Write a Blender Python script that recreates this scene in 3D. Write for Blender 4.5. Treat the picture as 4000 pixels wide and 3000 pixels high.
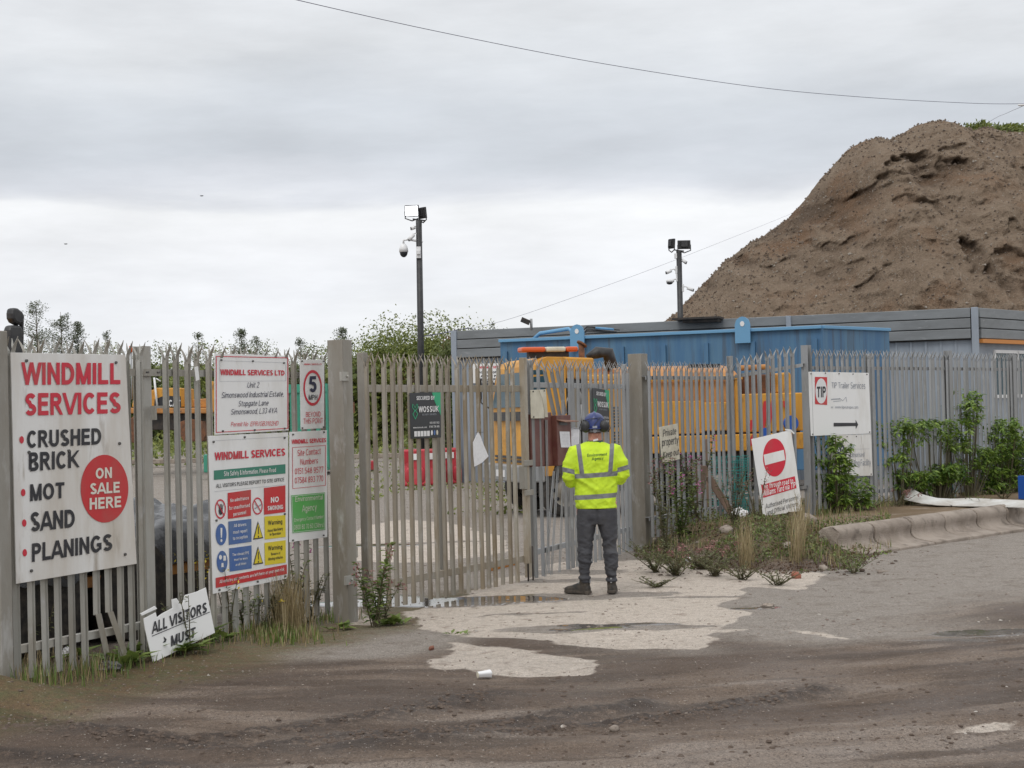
import bpy, bmesh, math, random
import numpy as np
from mathutils import Vector, Matrix, Euler
random.seed(7); rng = np.random.default_rng(7)
R = math.radians
for o in list(bpy.data.objects): bpy.data.objects.remove(o)
SC = bpy.context.scene; COL = SC.collection

# ------------------------------------------------------------------ camera
CAM_H = 1.85; FPX = 6300.0; W0, H0 = 4000.0, 3000.0
PITCH = math.atan(111/FPX); ROLL = -0.0245
cam_d = bpy.data.cameras.new('camera'); cam = bpy.data.objects.new('camera', cam_d); COL.objects.link(cam)
cam_d.sensor_fit = 'HORIZONTAL'; cam_d.sensor_width = 36.0; cam_d.lens = 36.0*FPX/W0
cam_d.clip_start = 0.1; cam_d.clip_end = 3000
CM = Matrix.Rotation(math.pi/2+PITCH, 3, 'X') @ Matrix.Rotation(ROLL, 3, 'Z')
CL = Vector((0, 0, CAM_H))
cam.matrix_world = Matrix.Translation(CL) @ CM.to_4x4()
SC.camera = cam

# ------------------------------------------------------------------ world, sun, exposure
SUN_EL, SUN_AZ = 52, 205      # azimuth clockwise from +Y
wd = bpy.data.worlds.new("World"); SC.world = wd; wd.use_nodes = True
wt = wd.node_tree; wt.nodes.clear()
def wn(t, **k):
    n = wt.nodes.new(t)
    for a, b in k.items(): setattr(n, a, b)
    return n
w_out = wn('ShaderNodeOutputWorld'); w_tc = wn('ShaderNodeTexCoord')
w_map = wn('ShaderNodeMapping'); w_map.inputs['Scale'].default_value = (1.0, 1.0, 4.6)
w_n1 = wn('ShaderNodeTexNoise'); w_n1.inputs['Scale'].default_value = 2.6; w_n1.inputs['Detail'].default_value = 6; w_n1.inputs['Roughness'].default_value = .55
w_n1.inputs['Distortion'].default_value = .3
w_sep = wn('ShaderNodeSeparateXYZ')
w_add = wn('ShaderNodeMath', operation='MULTIPLY_ADD'); w_add.inputs[1].default_value = 0.10
w_off = wn('ShaderNodeMath', operation='SUBTRACT'); w_off.inputs[1].default_value = 0.05
w_r = wn('ShaderNodeValToRGB')
cr = w_r.color_ramp
stops = [(0.0, (.74,.76,.80)), (.035, (.83,.845,.865)), (.075, (.80,.815,.85)), (.105, (.84,.85,.875)), (.128, (.865,.875,.89)), (.142, (.66,.68,.725)),
         (.158, (.58,.61,.655)), (.185, (.61,.64,.68)), (.22, (.71,.73,.755)), (.27, (.73,.745,.77)), (.5, (.95,.96,.98)), (1.0, (1.15,1.16,1.18))]
while len(cr.elements) < len(stops): cr.elements.new(0.5)
for e, (p, c) in zip(cr.elements, stops): e.position = p; e.color = (*c, 1)
w_n2 = wn('ShaderNodeTexNoise'); w_n2.inputs['Scale'].default_value = 5.0; w_n2.inputs['Detail'].default_value = 7; w_n2.inputs['Roughness'].default_value = .6
w_mr = wn('ShaderNodeMapRange'); w_mr.inputs['From Min'].default_value = .3; w_mr.inputs['From Max'].default_value = .7
w_mr.inputs['To Min'].default_value = .88; w_mr.inputs['To Max'].default_value = 1.10
w_mul = wn('ShaderNodeVectorMath', operation='SCALE')
w_bg = wn('ShaderNodeBackground'); w_bg.inputs['Strength'].default_value = 1.10
w_sky = wn('ShaderNodeTexSky', sky_type='NISHITA', sun_disc=False)
w_sky.sun_elevation = R(SUN_EL); w_sky.sun_rotation = R(SUN_AZ)
w_bg2 = wn('ShaderNodeBackground'); w_bg2.inputs['Strength'].default_value = 0.07
w_mix = wn('ShaderNodeMixShader'); w_mix.inputs[0].default_value = 0.94
L = wt.links.new
L(w_tc.outputs['Generated'], w_map.inputs['Vector']); L(w_map.outputs[0], w_n1.inputs['Vector']); L(w_map.outputs[0], w_n2.inputs['Vector'])
L(w_tc.outputs['Generated'], w_sep.inputs[0]); L(w_n1.outputs['Fac'], w_add.inputs[0]); L(w_sep.outputs['Z'], w_add.inputs[2])
L(w_add.outputs[0], w_off.inputs[0]); L(w_off.outputs[0], w_r.inputs[0]); L(w_n2.outputs['Fac'], w_mr.inputs[0])
L(w_r.outputs[0], w_mul.inputs[0]); L(w_mr.outputs[0], w_mul.inputs['Scale']); L(w_mul.outputs[0], w_bg.inputs['Color'])
L(w_sky.outputs[0], w_bg2.inputs['Color']); L(w_bg2.outputs[0], w_mix.inputs[1]); L(w_bg.outputs[0], w_mix.inputs[2]); L(w_mix.outputs[0], w_out.inputs[0])
sun_d = bpy.data.lights.new('sun', 'SUN'); sun_d.energy = 1.0; sun_d.angle = R(25); sun_d.color = (1, .97, .92)
sun = bpy.data.objects.new('sun', sun_d); COL.objects.link(sun)
sun.rotation_euler = Vector((math.sin(R(SUN_AZ))*math.cos(R(SUN_EL)), math.cos(R(SUN_AZ))*math.cos(R(SUN_EL)), math.sin(R(SUN_EL)))).to_track_quat('Z', 'Y').to_euler()
SC.view_settings.view_transform = 'Standard'; SC.view_settings.look = 'None'
SC.view_settings.exposure = 0.06; SC.view_settings.gamma = 1.0; SC.view_settings.use_curve_mapping = False
SC.render.engine = 'CYCLES'; SC.cycles.max_bounces = 6; SC.cycles.use_denoising = True

# ------------------------------------------------------------------ geometry from the photo (camera rays meeting real planes)
def ray(px, py): return (CM @ Vector(((px-W0/2)/FPX, (H0/2-py)/FPX, -1))).normalized()
def hit(px, py, P, n):
    d = ray(px, py); P = Vector(P); n = Vector(n)
    return CL + d*((P-CL).dot(n)/d.dot(n))
def gp(px, py, z=0.0): return hit(px, py, (0,0,z), (0,0,1))
def dp(px, py, Y): return hit(px, py, (0,Y,0), (0,1,0))

# ------------------------------------------------------------------ tagging
def tag(o, label=None, cat=None, group=None, kind=None):
    if label: o['label'] = label
    if cat: o['category'] = cat
    if group: o['group'] = group
    if kind: o['kind'] = kind
    return o
def thing(name, label, cat, loc=(0,0,0), rotz=0, group=None):
    o = bpy.data.objects.new(name, None); COL.objects.link(o); o.empty_display_size = .2
    o.location = loc; o.rotation_euler = (0,0,rotz); tag(o, label, cat, group); return o
def copy_tree(o, parent=None):
    c = o.copy(); COL.objects.link(c)
    if parent is not None: c.parent = parent
    for ch in [x for x in COL.objects if x.parent == o]: copy_tree(ch, c)
    return c

# ------------------------------------------------------------------ mesh builder
def frame(d):
    d = Vector(d).normalized(); a = Vector((0,0,1)) if abs(d.z) < .9 else Vector((1,0,0))
    x = d.cross(a).normalized(); return x, x.cross(d).normalized(), d
class MB:
    def __init__(s): s.v = []; s.f = []; s.sm = []
    def add(s, vs, fs, smooth=False):
        b = len(s.v); s.v += [tuple(v) for v in vs]; s.f += [tuple(i+b for i in f) for f in fs]; s.sm += [smooth]*len(fs); return s
    def obox(s, c, X, Y, Z):
        c = Vector(c); X = Vector(X)/2; Y = Vector(Y)/2; Z = Vector(Z)/2
        vs = [c+X*a+Y*b+Z*d for a, b, d in [(-1,-1,-1),(1,-1,-1),(1,1,-1),(-1,1,-1),(-1,-1,1),(1,-1,1),(1,1,1),(-1,1,1)]]
        return s.add(vs, [(0,3,2,1),(4,5,6,7),(0,1,5,4),(1,2,6,5),(2,3,7,6),(3,0,4,7)])
    def box(s, x0, x1, y0, y1, z0, z1): return s.obox(((x0+x1)/2,(y0+y1)/2,(z0+z1)/2), (x1-x0,0,0), (0,y1-y0,0), (0,0,z1-z0))
    def tube(s, pts, r, n=10, cap=True, smooth=True):
        pts = [Vector(p) for p in pts]; m = len(pts)
        rs = r if isinstance(r, (list, tuple)) else [r]*m
        x = None; vs = []
        for i in range(m):
            d = (pts[min(i+1,m-1)]-pts[max(i-1,0)]).normalized()
            if x is None: x, y, _ = frame(d); y = d.cross(x)
            else:
                x = (x-d*x.dot(d)).normalized(); y = d.cross(x)
            for k in range(n):
                a = 2*math.pi*k/n; vs.append(pts[i]+(x*math.cos(a)+y*math.sin(a))*rs[i])
        fs = [(i*n+k, i*n+(k+1)%n, (i+1)*n+(k+1)%n, (i+1)*n+k) for i in range(m-1) for k in range(n)]
        s.add(vs, fs, smooth)
        if cap:
            b = len(s.v)-m*n
            s.f += [tuple(b+k for k in range(n))[::-1], tuple(b+(m-1)*n+k for k in range(n))]; s.sm += [False, False]
        return s
    def cyl(s, p0, p1, r0, r1=None, n=16, smooth=True): return s.tube([p0, p1], [r0, r0 if r1 is None else r1], n, True, smooth)
    def loft(s, rings, cap=True, smooth=True):
        n = len(rings[0]); m = len(rings); vs = [p for r in rings for p in r]
        fs = [(i*n+k, i*n+(k+1)%n, (i+1)*n+(k+1)%n, (i+1)*n+k) for i in range(m-1) for k in range(n)]
        if cap: fs += [tuple(range(n))[::-1], tuple((m-1)*n+k for k in range(n))]
        return s.add(vs, fs, smooth)
    def ell(s, c, rx, ry, rz, nu=14, nv=9, M=None):
        vs = []; fs = []
        for i in range(nv+1):
            th = math.pi*i/nv
            for k in range(nu):
                a = 2*math.pi*k/nu; p = Vector((rx*math.sin(th)*math.cos(a), ry*math.sin(th)*math.sin(a), rz*math.cos(th)))
                if M is not None: p = M @ p
                vs.append(p+Vector(c))
        for i in range(nv):
            for k in range(nu): fs.append((i*nu+k, (i+1)*nu+k, (i+1)*nu+(k+1)%nu, i*nu+(k+1)%nu))
        return s.add(vs, fs, True)
    def prism(s, pts, off, smooth=False):      # planar outline pts (world) pushed by off
        off = Vector(off); n = len(pts); vs = [Vector(p) for p in pts]+[Vector(p)+off for p in pts]
        return s.add(vs, [tuple(range(n))[::-1], tuple(range(n, 2*n))]+[(k,(k+1)%n,n+(k+1)%n,n+k) for k in range(n)], smooth)
    def build(s, name, m, parent=None, origin=None, bevel=0, smooth=None, recalc=False):
        me = bpy.data.meshes.new(name); vs = s.v
        if origin is not None:
            ox, oy, oz = origin; vs = [(a-ox, b-oy, c-oz) for a, b, c in vs]
        me.from_pydata(vs, [], s.f); me.update()
        me.polygons.foreach_set('use_smooth', [bool(x) if smooth is None else smooth for x in s.sm])
        if recalc:
            bm = bmesh.new(); bm.from_mesh(me); bmesh.ops.recalc_face_normals(bm, faces=bm.faces); bm.to_mesh(me); bm.free()
        if m is not None: me.materials.append(m)
        o = bpy.data.objects.new(name, me); COL.objects.link(o)
        if parent is not None: o.parent = parent
        if bevel:
            b = o.modifiers.new('bevel', 'BEVEL'); b.width = bevel; b.segments = 2; b.limit_method = 'ANGLE'; b.angle_limit = R(40)
        return o

# ------------------------------------------------------------------ materials
def lin(c): return tuple(((x/255)/12.92 if x/255 <= .04045 else ((x/255+.055)/1.055)**2.4) for x in c)
def mat(name, col, col2=None, rough=.6, metal=0.0, scale=6.0, lo=.4, hi=.65, bump=0.0, bscale=40.0, spec=.5, stretch=(1,1,1), col3=None, s3=20.0, lo3=.55, hi3=.7, emit=None, trans=0, mixmax=1.0, vari=0.0):
    m = bpy.data.materials.new(name); m.use_nodes = True; t = m.node_tree; b = t.nodes['Principled BSDF']
    c1 = (*col, 1)
    b.inputs['Base Color'].default_value = c1; b.inputs['Roughness'].default_value = rough; b.inputs['Metallic'].default_value = metal
    b.inputs['Specular IOR Level'].default_value = spec
    if emit: b.inputs['Emission Color'].default_value = (*emit[0],1); b.inputs['Emission Strength'].default_value = emit[1]
    if trans: b.inputs['Transmission Weight'].default_value = trans
    tc = t.nodes.new('ShaderNodeTexCoord'); mp = t.nodes.new('ShaderNodeMapping'); mp.inputs['Scale'].default_value = stretch
    t.links.new(tc.outputs['Object'], mp.inputs[0])
    oi = t.nodes.new('ShaderNodeObjectInfo')
    ad = t.nodes.new('ShaderNodeVectorMath'); ad.operation = 'ADD'; t.links.new(mp.outputs[0], ad.inputs[0])
    ml = t.nodes.new('ShaderNodeMath'); ml.operation = 'MULTIPLY'; ml.inputs[1].default_value = 37.0; t.links.new(oi.outputs['Random'], ml.inputs[0]); t.links.new(ml.outputs[0], ad.inputs[1])
    src = None
    def layer(prev, c2, sc, l, h, mx=1.0):
        nz = t.nodes.new('ShaderNodeTexNoise'); nz.inputs['Scale'].default_value = sc; nz.inputs['Detail'].default_value = 8; nz.inputs['Roughness'].default_value = .62
        t.links.new(ad.outputs[0], nz.inputs['Vector'])
        r = t.nodes.new('ShaderNodeMapRange'); r.inputs['From Min'].default_value = l; r.inputs['From Max'].default_value = h; r.inputs['To Max'].default_value = mx
        t.links.new(nz.outputs['Fac'], r.inputs[0])
        x = t.nodes.new('ShaderNodeMix'); x.data_type = 'RGBA'; t.links.new(r.outputs[0], x.inputs['Factor'])
        if prev is None: x.inputs['A'].default_value = c1
        else: t.links.new(prev, x.inputs['A'])
        x.inputs['B'].default_value = (*c2, 1); return x.outputs['Result']
    if col2: src = layer(src, col2, scale, lo, hi, mixmax)
    if col3: src = layer(src, col3, s3, lo3, hi3)
    if vari:
        h = t.nodes.new('ShaderNodeHueSaturation'); rr = t.nodes.new('ShaderNodeMapRange'); rr.inputs['To Min'].default_value = 1-vari; rr.inputs['To Max'].default_value = 1+vari
        t.links.new(oi.outputs['Random'], rr.inputs[0]); t.links.new(rr.outputs[0], h.inputs['Value'])
        if src: t.links.new(src, h.inputs['Color'])
        else: h.inputs['Color'].default_value = c1
        src = h.outputs[0]
    if src: t.links.new(src, b.inputs['Base Color'])
    if bump:
        nz = t.nodes.new('ShaderNodeTexNoise'); nz.inputs['Scale'].default_value = bscale; nz.inputs['Detail'].default_value = 6
        t.links.new(ad.outputs[0], nz.inputs['Vector'])
        bp = t.nodes.new('ShaderNodeBump'); bp.inputs['Strength'].default_value = bump; bp.inputs['Distance'].default_value = .02
        t.links.new(nz.outputs['Fac'], bp.inputs['Height']); t.links.new(bp.outputs[0], b.inputs['Normal'])
    return m
def leafmat(name, c1, c2, rough=.5, scale=3.0, trans=.25):
    m = bpy.data.materials.new(name); m.use_nodes = True; t = m.node_tree; b = t.nodes['Principled BSDF']
    g = t.nodes.new('ShaderNodeNewGeometry'); tc = t.nodes.new('ShaderNodeTexCoord')
    nz = t.nodes.new('ShaderNodeTexNoise'); nz.inputs['Scale'].default_value = scale; nz.inputs['Detail'].default_value = 3; t.links.new(tc.outputs['Object'], nz.inputs['Vector'])
    a = t.nodes.new('ShaderNodeMath'); a.operation = 'ADD'; t.links.new(nz.outputs['Fac'], a.inputs[0])
    k = t.nodes.new('ShaderNodeMath'); k.operation = 'MULTIPLY_ADD'; k.inputs[1].default_value = .9; k.inputs[2].default_value = -.45; t.links.new(g.outputs['Random Per Island'], k.inputs[0]); t.links.new(k.outputs[0], a.inputs[1])
    x = t.nodes.new('ShaderNodeMix'); x.data_type = 'RGBA'; x.clamp_factor = True; t.links.new(a.outputs[0], x.inputs['Factor']); x.inputs['A'].default_value = (*c1,1); x.inputs['B'].default_value = (*c2,1)
    t.links.new(x.outputs['Result'], b.inputs['Base Color']); b.inputs['Roughness'].default_value = rough
    tr = t.nodes.new('ShaderNodeBsdfTranslucent'); t.links.new(x.outputs['Result'], tr.inputs['Color'])
    ms = t.nodes.new('ShaderNodeMixShader'); ms.inputs[0].default_value = trans; t.links.new(b.outputs[0], ms.inputs[1]); t.links.new(tr.outputs[0], ms.inputs[2])
    t.links.new(ms.outputs[0], t.nodes['Material Output'].inputs[0]); return m

M = {}
M['galv'] = mat('galvanised_steel', (.40,.392,.358), (.26,.222,.165), rough=.62, metal=.25, scale=3.5, lo=.42, hi=.72, bump=.15, stretch=(1,1,.35), col3=(.47,.47,.46), s3=14, lo3=.55, hi3=.75, vari=.14)
M['galv_warm'] = mat('stained_galvanised_steel', (.38,.352,.30), (.26,.205,.135), rough=.65, metal=.2, scale=3.0, lo=.40, hi=.68, bump=.15, stretch=(1,1,.3), col3=(.46,.44,.41), s3=14, lo3=.56, hi3=.75, vari=.13)
M['galv_grey'] = mat('galvanised_grey', (.335,.345,.355), (.27,.265,.25), rough=.6, metal=.3, scale=3.0, stretch=(1,1,.35), bump=.1, col3=(.42,.43,.44), s3=12, lo3=.55, hi3=.75, vari=.08)
M['galv_brown'] = mat('weathered_steel_post', (.31,.295,.262), (.215,.188,.148), rough=.7, metal=.15, scale=2.2, stretch=(1,1,.3), bump=.2, col3=(.42,.41,.39), s3=9, lo3=.56, hi3=.72)
M['rust'] = mat('rusty_steel', (.20,.085,.04), (.10,.05,.03), rough=.85, scale=12, bump=.3)
M['white'] = mat('white_board', (.80,.80,.79), (.58,.55,.49), rough=.45, scale=2.3, lo=.5, hi=.8, stretch=(1,1,.35), mixmax=.8, col3=(.42,.38,.32), s3=11, lo3=.68, hi3=.82)
M['white_dirty'] = mat('white_board_stained', (.77,.765,.745), (.56,.51,.44), rough=.5, scale=2.2, lo=.42, hi=.70, stretch=(1,1,.22), col3=(.33,.28,.22), s3=6, lo3=.59, hi3=.76)
M['cream'] = mat('cream_board', (.66,.62,.50), (.50,.46,.36), rough=.55, scale=4)
M['red'] = mat('red_print', (.60,.025,.05), (.48,.07,.07), rough=.5, scale=5, lo=.5, hi=.8)
M['red2'] = mat('red_disc', (.56,.03,.035), (.44,.08,.07), rough=.5, scale=4, lo=.45, hi=.8)
M['black'] = mat('black_print', (.022,.022,.028), (.06,.058,.055), rough=.5, scale=6, lo=.5, hi=.8)
M['navy'] = mat('navy_print', (.02,.022,.06), rough=.5)
M['greenp'] = mat('green_print', (.045,.22,.15), rough=.5)
M['green2'] = mat('bright_green_print', (.10,.40,.09), (.14,.42,.13), rough=.5)
M['green3'] = mat('emerald_print', (.02,.36,.17), rough=.4)
M['bluep'] = mat('blue_print', (.055,.13,.36), (.10,.17,.33), rough=.5)
M['yellowp'] = mat('yellow_print', (.72,.58,.03), rough=.5)
M['grey_print'] = mat('grey_print', (.30,.32,.36), rough=.5)
M['panelblack'] = mat('black_panel', (.02,.022,.026), rough=.35)
M['wash'] = mat('cream_print', (.72,.69,.60), rough=.5)
M['bolt'] = mat('dull_bolt', (.12,.115,.11), rough=.6, metal=.5)
M['blackpl'] = mat('black_plastic', (.018,.018,.02), (.04,.04,.04), rough=.5, scale=9)
M['darkmetal'] = mat('dark_metal', (.03,.028,.027), (.07,.055,.045), rough=.6, metal=.3, scale=8)
M['whitepl'] = mat('white_plastic', (.72,.72,.72), rough=.4)
M['yellow'] = mat('yellow_paint', (.66,.32,.035), (.46,.22,.04), rough=.55, scale=1.4, lo=.38, hi=.68, col3=(.16,.09,.04), s3=5, lo3=.56, hi3=.74, stretch=(1,1,.5))
M['yellow_worn'] = mat('worn_yellow_paint', (.50,.22,.05), (.33,.15,.06), rough=.6, scale=3, lo=.4, hi=.7, col3=(.12,.07,.045), s3=8, lo3=.6, hi3=.75)
M['orange'] = mat('orange_lens', (.62,.10,.02), rough=.3)
M['glass'] = mat('dark_glass', (.02,.06,.08), rough=.3, spec=.3)
M['rubber'] = mat('tyre_rubber', (.025,.024,.023), (.07,.06,.05), rough=.85, scale=14, bump=.2)
M['bluec'] = mat('blue_container_paint', (.05,.14,.265), (.085,.185,.29), rough=.55, scale=1.6, stretch=(2.5,2.5,.2), col3=(.06,.065,.075), s3=1.9, lo3=.52, hi3=.72)
M['bluel'] = mat('pale_blue_edge', (.13,.31,.50), rough=.5)
M['cladgrey'] = mat('grey_cladding', (.20,.215,.225), (.15,.16,.165), rough=.5, scale=1.6, stretch=(.5,.5,2), col3=(.26,.27,.28), s3=7, lo3=.6, hi3=.75)
M['cladpale'] = mat('pale_wall_cladding', (.30,.34,.39), (.24,.27,.31), rough=.6, scale=2, stretch=(1,1,.3))
M['orangetrim'] = mat('orange_trim', (.55,.22,.05), rough=.6)
M['brownbox'] = mat('brown_paint', (.115,.032,.025), (.16,.07,.05), rough=.5, scale=5)
M['cardboard'] = mat('brown_tape', (.19,.085,.05), (.26,.14,.09), rough=.45, scale=9)
M['paper'] = mat('white_paper', (.78,.78,.80), (.70,.70,.72), rough=.7, scale=30)
M['wood'] = mat('weathered_timber', (.21,.14,.10), (.12,.085,.065), rough=.85, scale=6, stretch=(1,1,.15), bump=.4)
M['kerb'] = mat('kerb_concrete', (.33,.28,.235), (.225,.185,.15), rough=.9, scale=3.2, bump=.8, bscale=60, col3=(.12,.095,.075), s3=4, lo3=.56, hi3=.70)
M['stone'] = mat('pale_stone', (.36,.31,.26), (.22,.18,.15), rough=.9, scale=8, bump=.4)
M['brick'] = mat('broken_brick', (.30,.11,.07), (.20,.09,.06), rough=.9, scale=9, bump=.4)
M['redplastic'] = mat('red_plastic', (.50,.025,.045), (.40,.05,.05), rough=.5, scale=6)
M['greenc'] = mat('green_paint', (.04,.30,.20), (.06,.24,.17), rough=.6)
M['tarp'] = mat('black_polythene', (.022,.024,.028), rough=.22, spec=.7, bump=.5, bscale=7)
M['white_sheet'] = mat('dirty_white_sheet', (.60,.60,.58), (.40,.37,.33), rough=.5, scale=3)
M['wire'] = mat('black_cable', (.012,.012,.02), rough=.6)
M['cable2'] = mat('thin_cable', (.26,.26,.31), rough=.7)
M['cable'] = mat('weathered_cable', (.10,.10,.15), rough=.7)
M['tealnet'] = mat('teal_net', (.03,.25,.23), rough=.7)
M['bluecrate'] = mat('blue_crate_plastic', (.02,.10,.42), rough=.5)
M['hedge1'] = leafmat('hedge_leaves', (.075,.10,.035), (.20,.235,.075))
M['hedge2'] = leafmat('bright_leaves', (.09,.125,.03), (.27,.30,.075))
M['hedge3'] = leafmat('russet_leaves', (.07,.055,.03), (.22,.13,.06))
M['conif'] = leafmat('dark_needles', (.09,.11,.075), (.17,.20,.12), trans=.4)
M['laurel'] = leafmat('glossy_laurel_leaves', (.055,.125,.02), (.28,.39,.07), rough=.4, scale=2.5)
M['weed'] = leafmat('weed_leaves', (.07,.12,.025), (.22,.29,.07), scale=5)
M['weed2'] = leafmat('dull_weed_leaves', (.075,.085,.035), (.19,.20,.08), scale=5)
M['dry'] = leafmat('dry_grass', (.20,.15,.075), (.42,.34,.19), scale=5)
M['pink'] = leafmat('pink_petals', (.45,.06,.28), (.6,.2,.4), scale=5)
M['pinkdry'] = leafmat('seed_heads', (.22,.10,.10), (.38,.20,.18), scale=5)
M['yflower'] = leafmat('yellow_petals', (.75,.55,.02), (.8,.65,.05), scale=5)
M['stem'] = mat('plant_stem', (.10,.085,.045), rough=.8)
M['bark'] = mat('bark', (.10,.08,.06), (.16,.13,.10), rough=.9, scale=6)
# ================================================================== GROUND
def vnoise(x, y, seed=0):
    xi = np.floor(x).astype(np.int64); yi = np.floor(y).astype(np.int64); xf = x-xi; yf = y-yi
    def h(a, b):
        n = (a*374761393 + b*668265263 + seed*1442695041) & 0xffffffff
        n = ((n ^ (n >> 13))*1274126177) & 0xffffffff
        return ((n ^ (n >> 16)) & 0xffff)/65535.0
    u = xf*xf*(3-2*xf); v = yf*yf*(3-2*yf)
    return (h(xi,yi)*(1-u)+h(xi+1,yi)*u)*(1-v)+(h(xi,yi+1)*(1-u)+h(xi+1,yi+1)*u)*v
def fbm(x, y, o=4, seed=0):
    s = np.zeros_like(x, dtype=float); a = .5
    for i in range(o): s += a*vnoise(x*2**i, y*2**i, seed+i); a *= .5
    return s/(1-.5**o)
def sstep(a, b, x): t = np.clip((x-a)/(b-a), 0, 1); return t*t*(3-2*t)
def sdpoly(x, y, poly):       # >0 inside
    d = np.full(np.shape(x), 1e9); ins = np.zeros(np.shape(x), bool); n = len(poly)
    for i in range(n):
        ax, ay = poly[i]; bx, by = poly[(i+1) % n]; ex, ey = bx-ax, by-ay
        t = np.clip(((x-ax)*ex+(y-ay)*ey)/(ex*ex+ey*ey), 0, 1)
        d = np.minimum(d, np.hypot(x-ax-t*ex, y-ay-t*ey))
        c = ((ay > y) != (by > y)) & (x < (bx-ax)*(y-ay)/(by-ay+1e-12)+ax); ins ^= c
    return np.where(ins, d, -d)
KP = Vector((4.37, 19.70, 0)); KD = Vector((.676, .737, 0)).normalized(); KN = Vector((-KD.y, KD.x, 0))
BANK = [(1.62,21.9),(1.52,20.1),(2.04,18.5),(2.97,17.9),(3.76,18.25),(4.30,19.55),(4.6,19.95),(14.4,30.6),(14.4,33),(1.9,33)]
TRK = [[tuple(gp(a_, b_).xy) for a_, b_ in pth] for pth in ([(850,2868),(1250,2812),(1700,2755),(1950,2705)], [(1100,2885),(1600,2850),(2050,2795),(2500,2740)], [(-50,2800),(500,2862),(1000,2925)], [(1300,2925),(1900,2865),(2500,2800),(3200,2690)], [(-50,2935),(600,2985)])]
def gh(x, y, detail=True):
    x = np.asarray(x, float); y = np.asarray(y, float)
    z = .55*sstep(45, 75, y)
    sd = sdpoly(x, y, BANK)
    kd = (x-KP.x)*KN.x+(y-KP.y)*KN.y; kt = (x-KP.x)*KD.x+(y-KP.y)*KD.y
    soft = .30*sstep(0, 1.7, sd); hard = .27*sstep(.38, .62, kd)*sstep(4.6, 3.4, kd)
    w = sstep(-.5, .1, kt)
    b = soft*(1-w)+hard*w
    b *= 1-.75*sstep(26.5, 29, y-.55*np.clip(x-3.3, 0, 9))
    z = z+b
    # low berm under the left fence
    fd = (x+1.746)*.889-(y-14.79)*.457     # distance in front of left fence
    bm = np.exp(-((fd+.1)/.45)**2)*(y < 14.6)*.05*(1-sstep(13.2,14.6,y)) + .16*np.exp(-((x+3.6)/.6)**2-((y-10.7)/.35)**2)
    z = z+bm
    z = z+.05*np.clip(soft*(1-w)*5,0,1)*(y < 26)
    if detail:
        near = 1-sstep(24, 40, y)
        z = z+(fbm(x*.6, y*.6, 3, 3)-.5)*.05*near
        r = np.hypot(x, y-20)
        r = np.hypot(x+.5, y-21); th_ = np.arctan2(x+.5, 21-y)
        tr = sstep(8.6, 10.0, r+(fbm(x*.8, y*.8, 3, 77)-.5)*1.5)*(y < 15)
        z = z+tr*((fbm(r*4, th_*5, 3, 9)-.5)*.07+(fbm(r*15, th_*22, 3, 19)-.5)*.03*sstep(.4,.65,fbm(r*1.3, th_*4, 3, 29))+(fbm(x*11, y*11, 3, 5)-.5)*.022)
        z = z+(fbm(x*14, y*14, 2, 21)-.5)*.006*near
        for TP in TRK:
            d_ = np.full(x.shape, 9.0)
            for (ax, ay), (bx, by) in zip(TP[:-1], TP[1:]):
                ex, ey = bx-ax, by-ay; t_ = np.clip(((x-ax)*ex+(y-ay)*ey)/(ex*ex+ey*ey), 0, 1); d_ = np.minimum(d_, np.hypot(x-ax-t_*ex, y-ay-t_*ey))
            rut = np.exp(-((d_+(fbm(x*4,y*4,2,14)-.5)*.12)/.11)**2)
            z = z+rut*(fbm(x*13, y*13, 3, 63)-.28)*.062-np.exp(-((d_-.24)/.1)**2)*.012
        bankm = np.clip(soft*(1-w)*6, 0, 1)*(y < 26)
        z = z+bankm*(fbm(x*3.2, y*3.2, 4, 31)-.45)*.16
    return z
def gz(x, y): return float(gh(np.array([x]), np.array([y]))[0])

xs = np.concatenate([[-600,-300,-150,-80,-50,-30,-20,-14,-10,-7.5], np.arange(-6,9.5,.045), [10,10.7,11.5,12.5,14,16,20,30,50,80,150,300,600]])
ys = np.concatenate([[-60,-30,-10,0,4,6.5], np.arange(7.6,25,.045), np.arange(25,60,.5), np.arange(60,112,2.5), [130,170,260,500,900]])
GX, GY = np.meshgrid(xs, ys); GZ = gh(GX, GY)
def gz(x, y):
    j = min(max(int(np.searchsorted(xs, x))-1, 0), len(xs)-2); i = min(max(int(np.searchsorted(ys, y))-1, 0), len(ys)-2)
    u = (x-xs[j])/(xs[j+1]-xs[j]); v = (y-ys[i])/(ys[i+1]-ys[i])
    return float((GZ[i,j]*(1-u)+GZ[i,j+1]*u)*(1-v)+(GZ[i+1,j]*(1-u)+GZ[i+1,j+1]*u)*v)
def pixpoly(pts, z=0): return [tuple(gp(a, b, z).xy) for a, b in pts]
concs = [pixpoly([(1560,2395),(1900,2290),(2080,2240),(2150,2205),(2500,2185),(2740,2220),(3240,2240),(3150,2300),(2930,2297),(2877,2325),(2800,2360),(2931,2393),(2877,2434),(2755,2542),(2400,2530),(2050,2500),(1800,2485),(1640,2460)]),
         pixpoly([(1772,2507),(2000,2517),(2343,2573),(2307,2624),(2050,2636),(1645,2605),(1700,2550)]),
         pixpoly([(1360,2095),(1440,2050),(1560,2030),(1740,2040),(1980,2100),(1990,2160),(1700,2200),(1380,2190)]),
         pixpoly([(1300,2420),(1420,2380),(1520,2440),(1330,2440)]),
         pixpoly([(3560,2800),(3800,2815),(4100,2780),(4100,2900),(3750,2860)]),
         pixpoly([(2660,2470),(2850,2450),(3150,2450),(3400,2490),(3300,2510),(3000,2465),(2700,2490)]),
         pixpoly([(2343,2540),(2560,2560),(2870,2598),(2860,2610),(2550,2580),(2350,2556)])]
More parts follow.
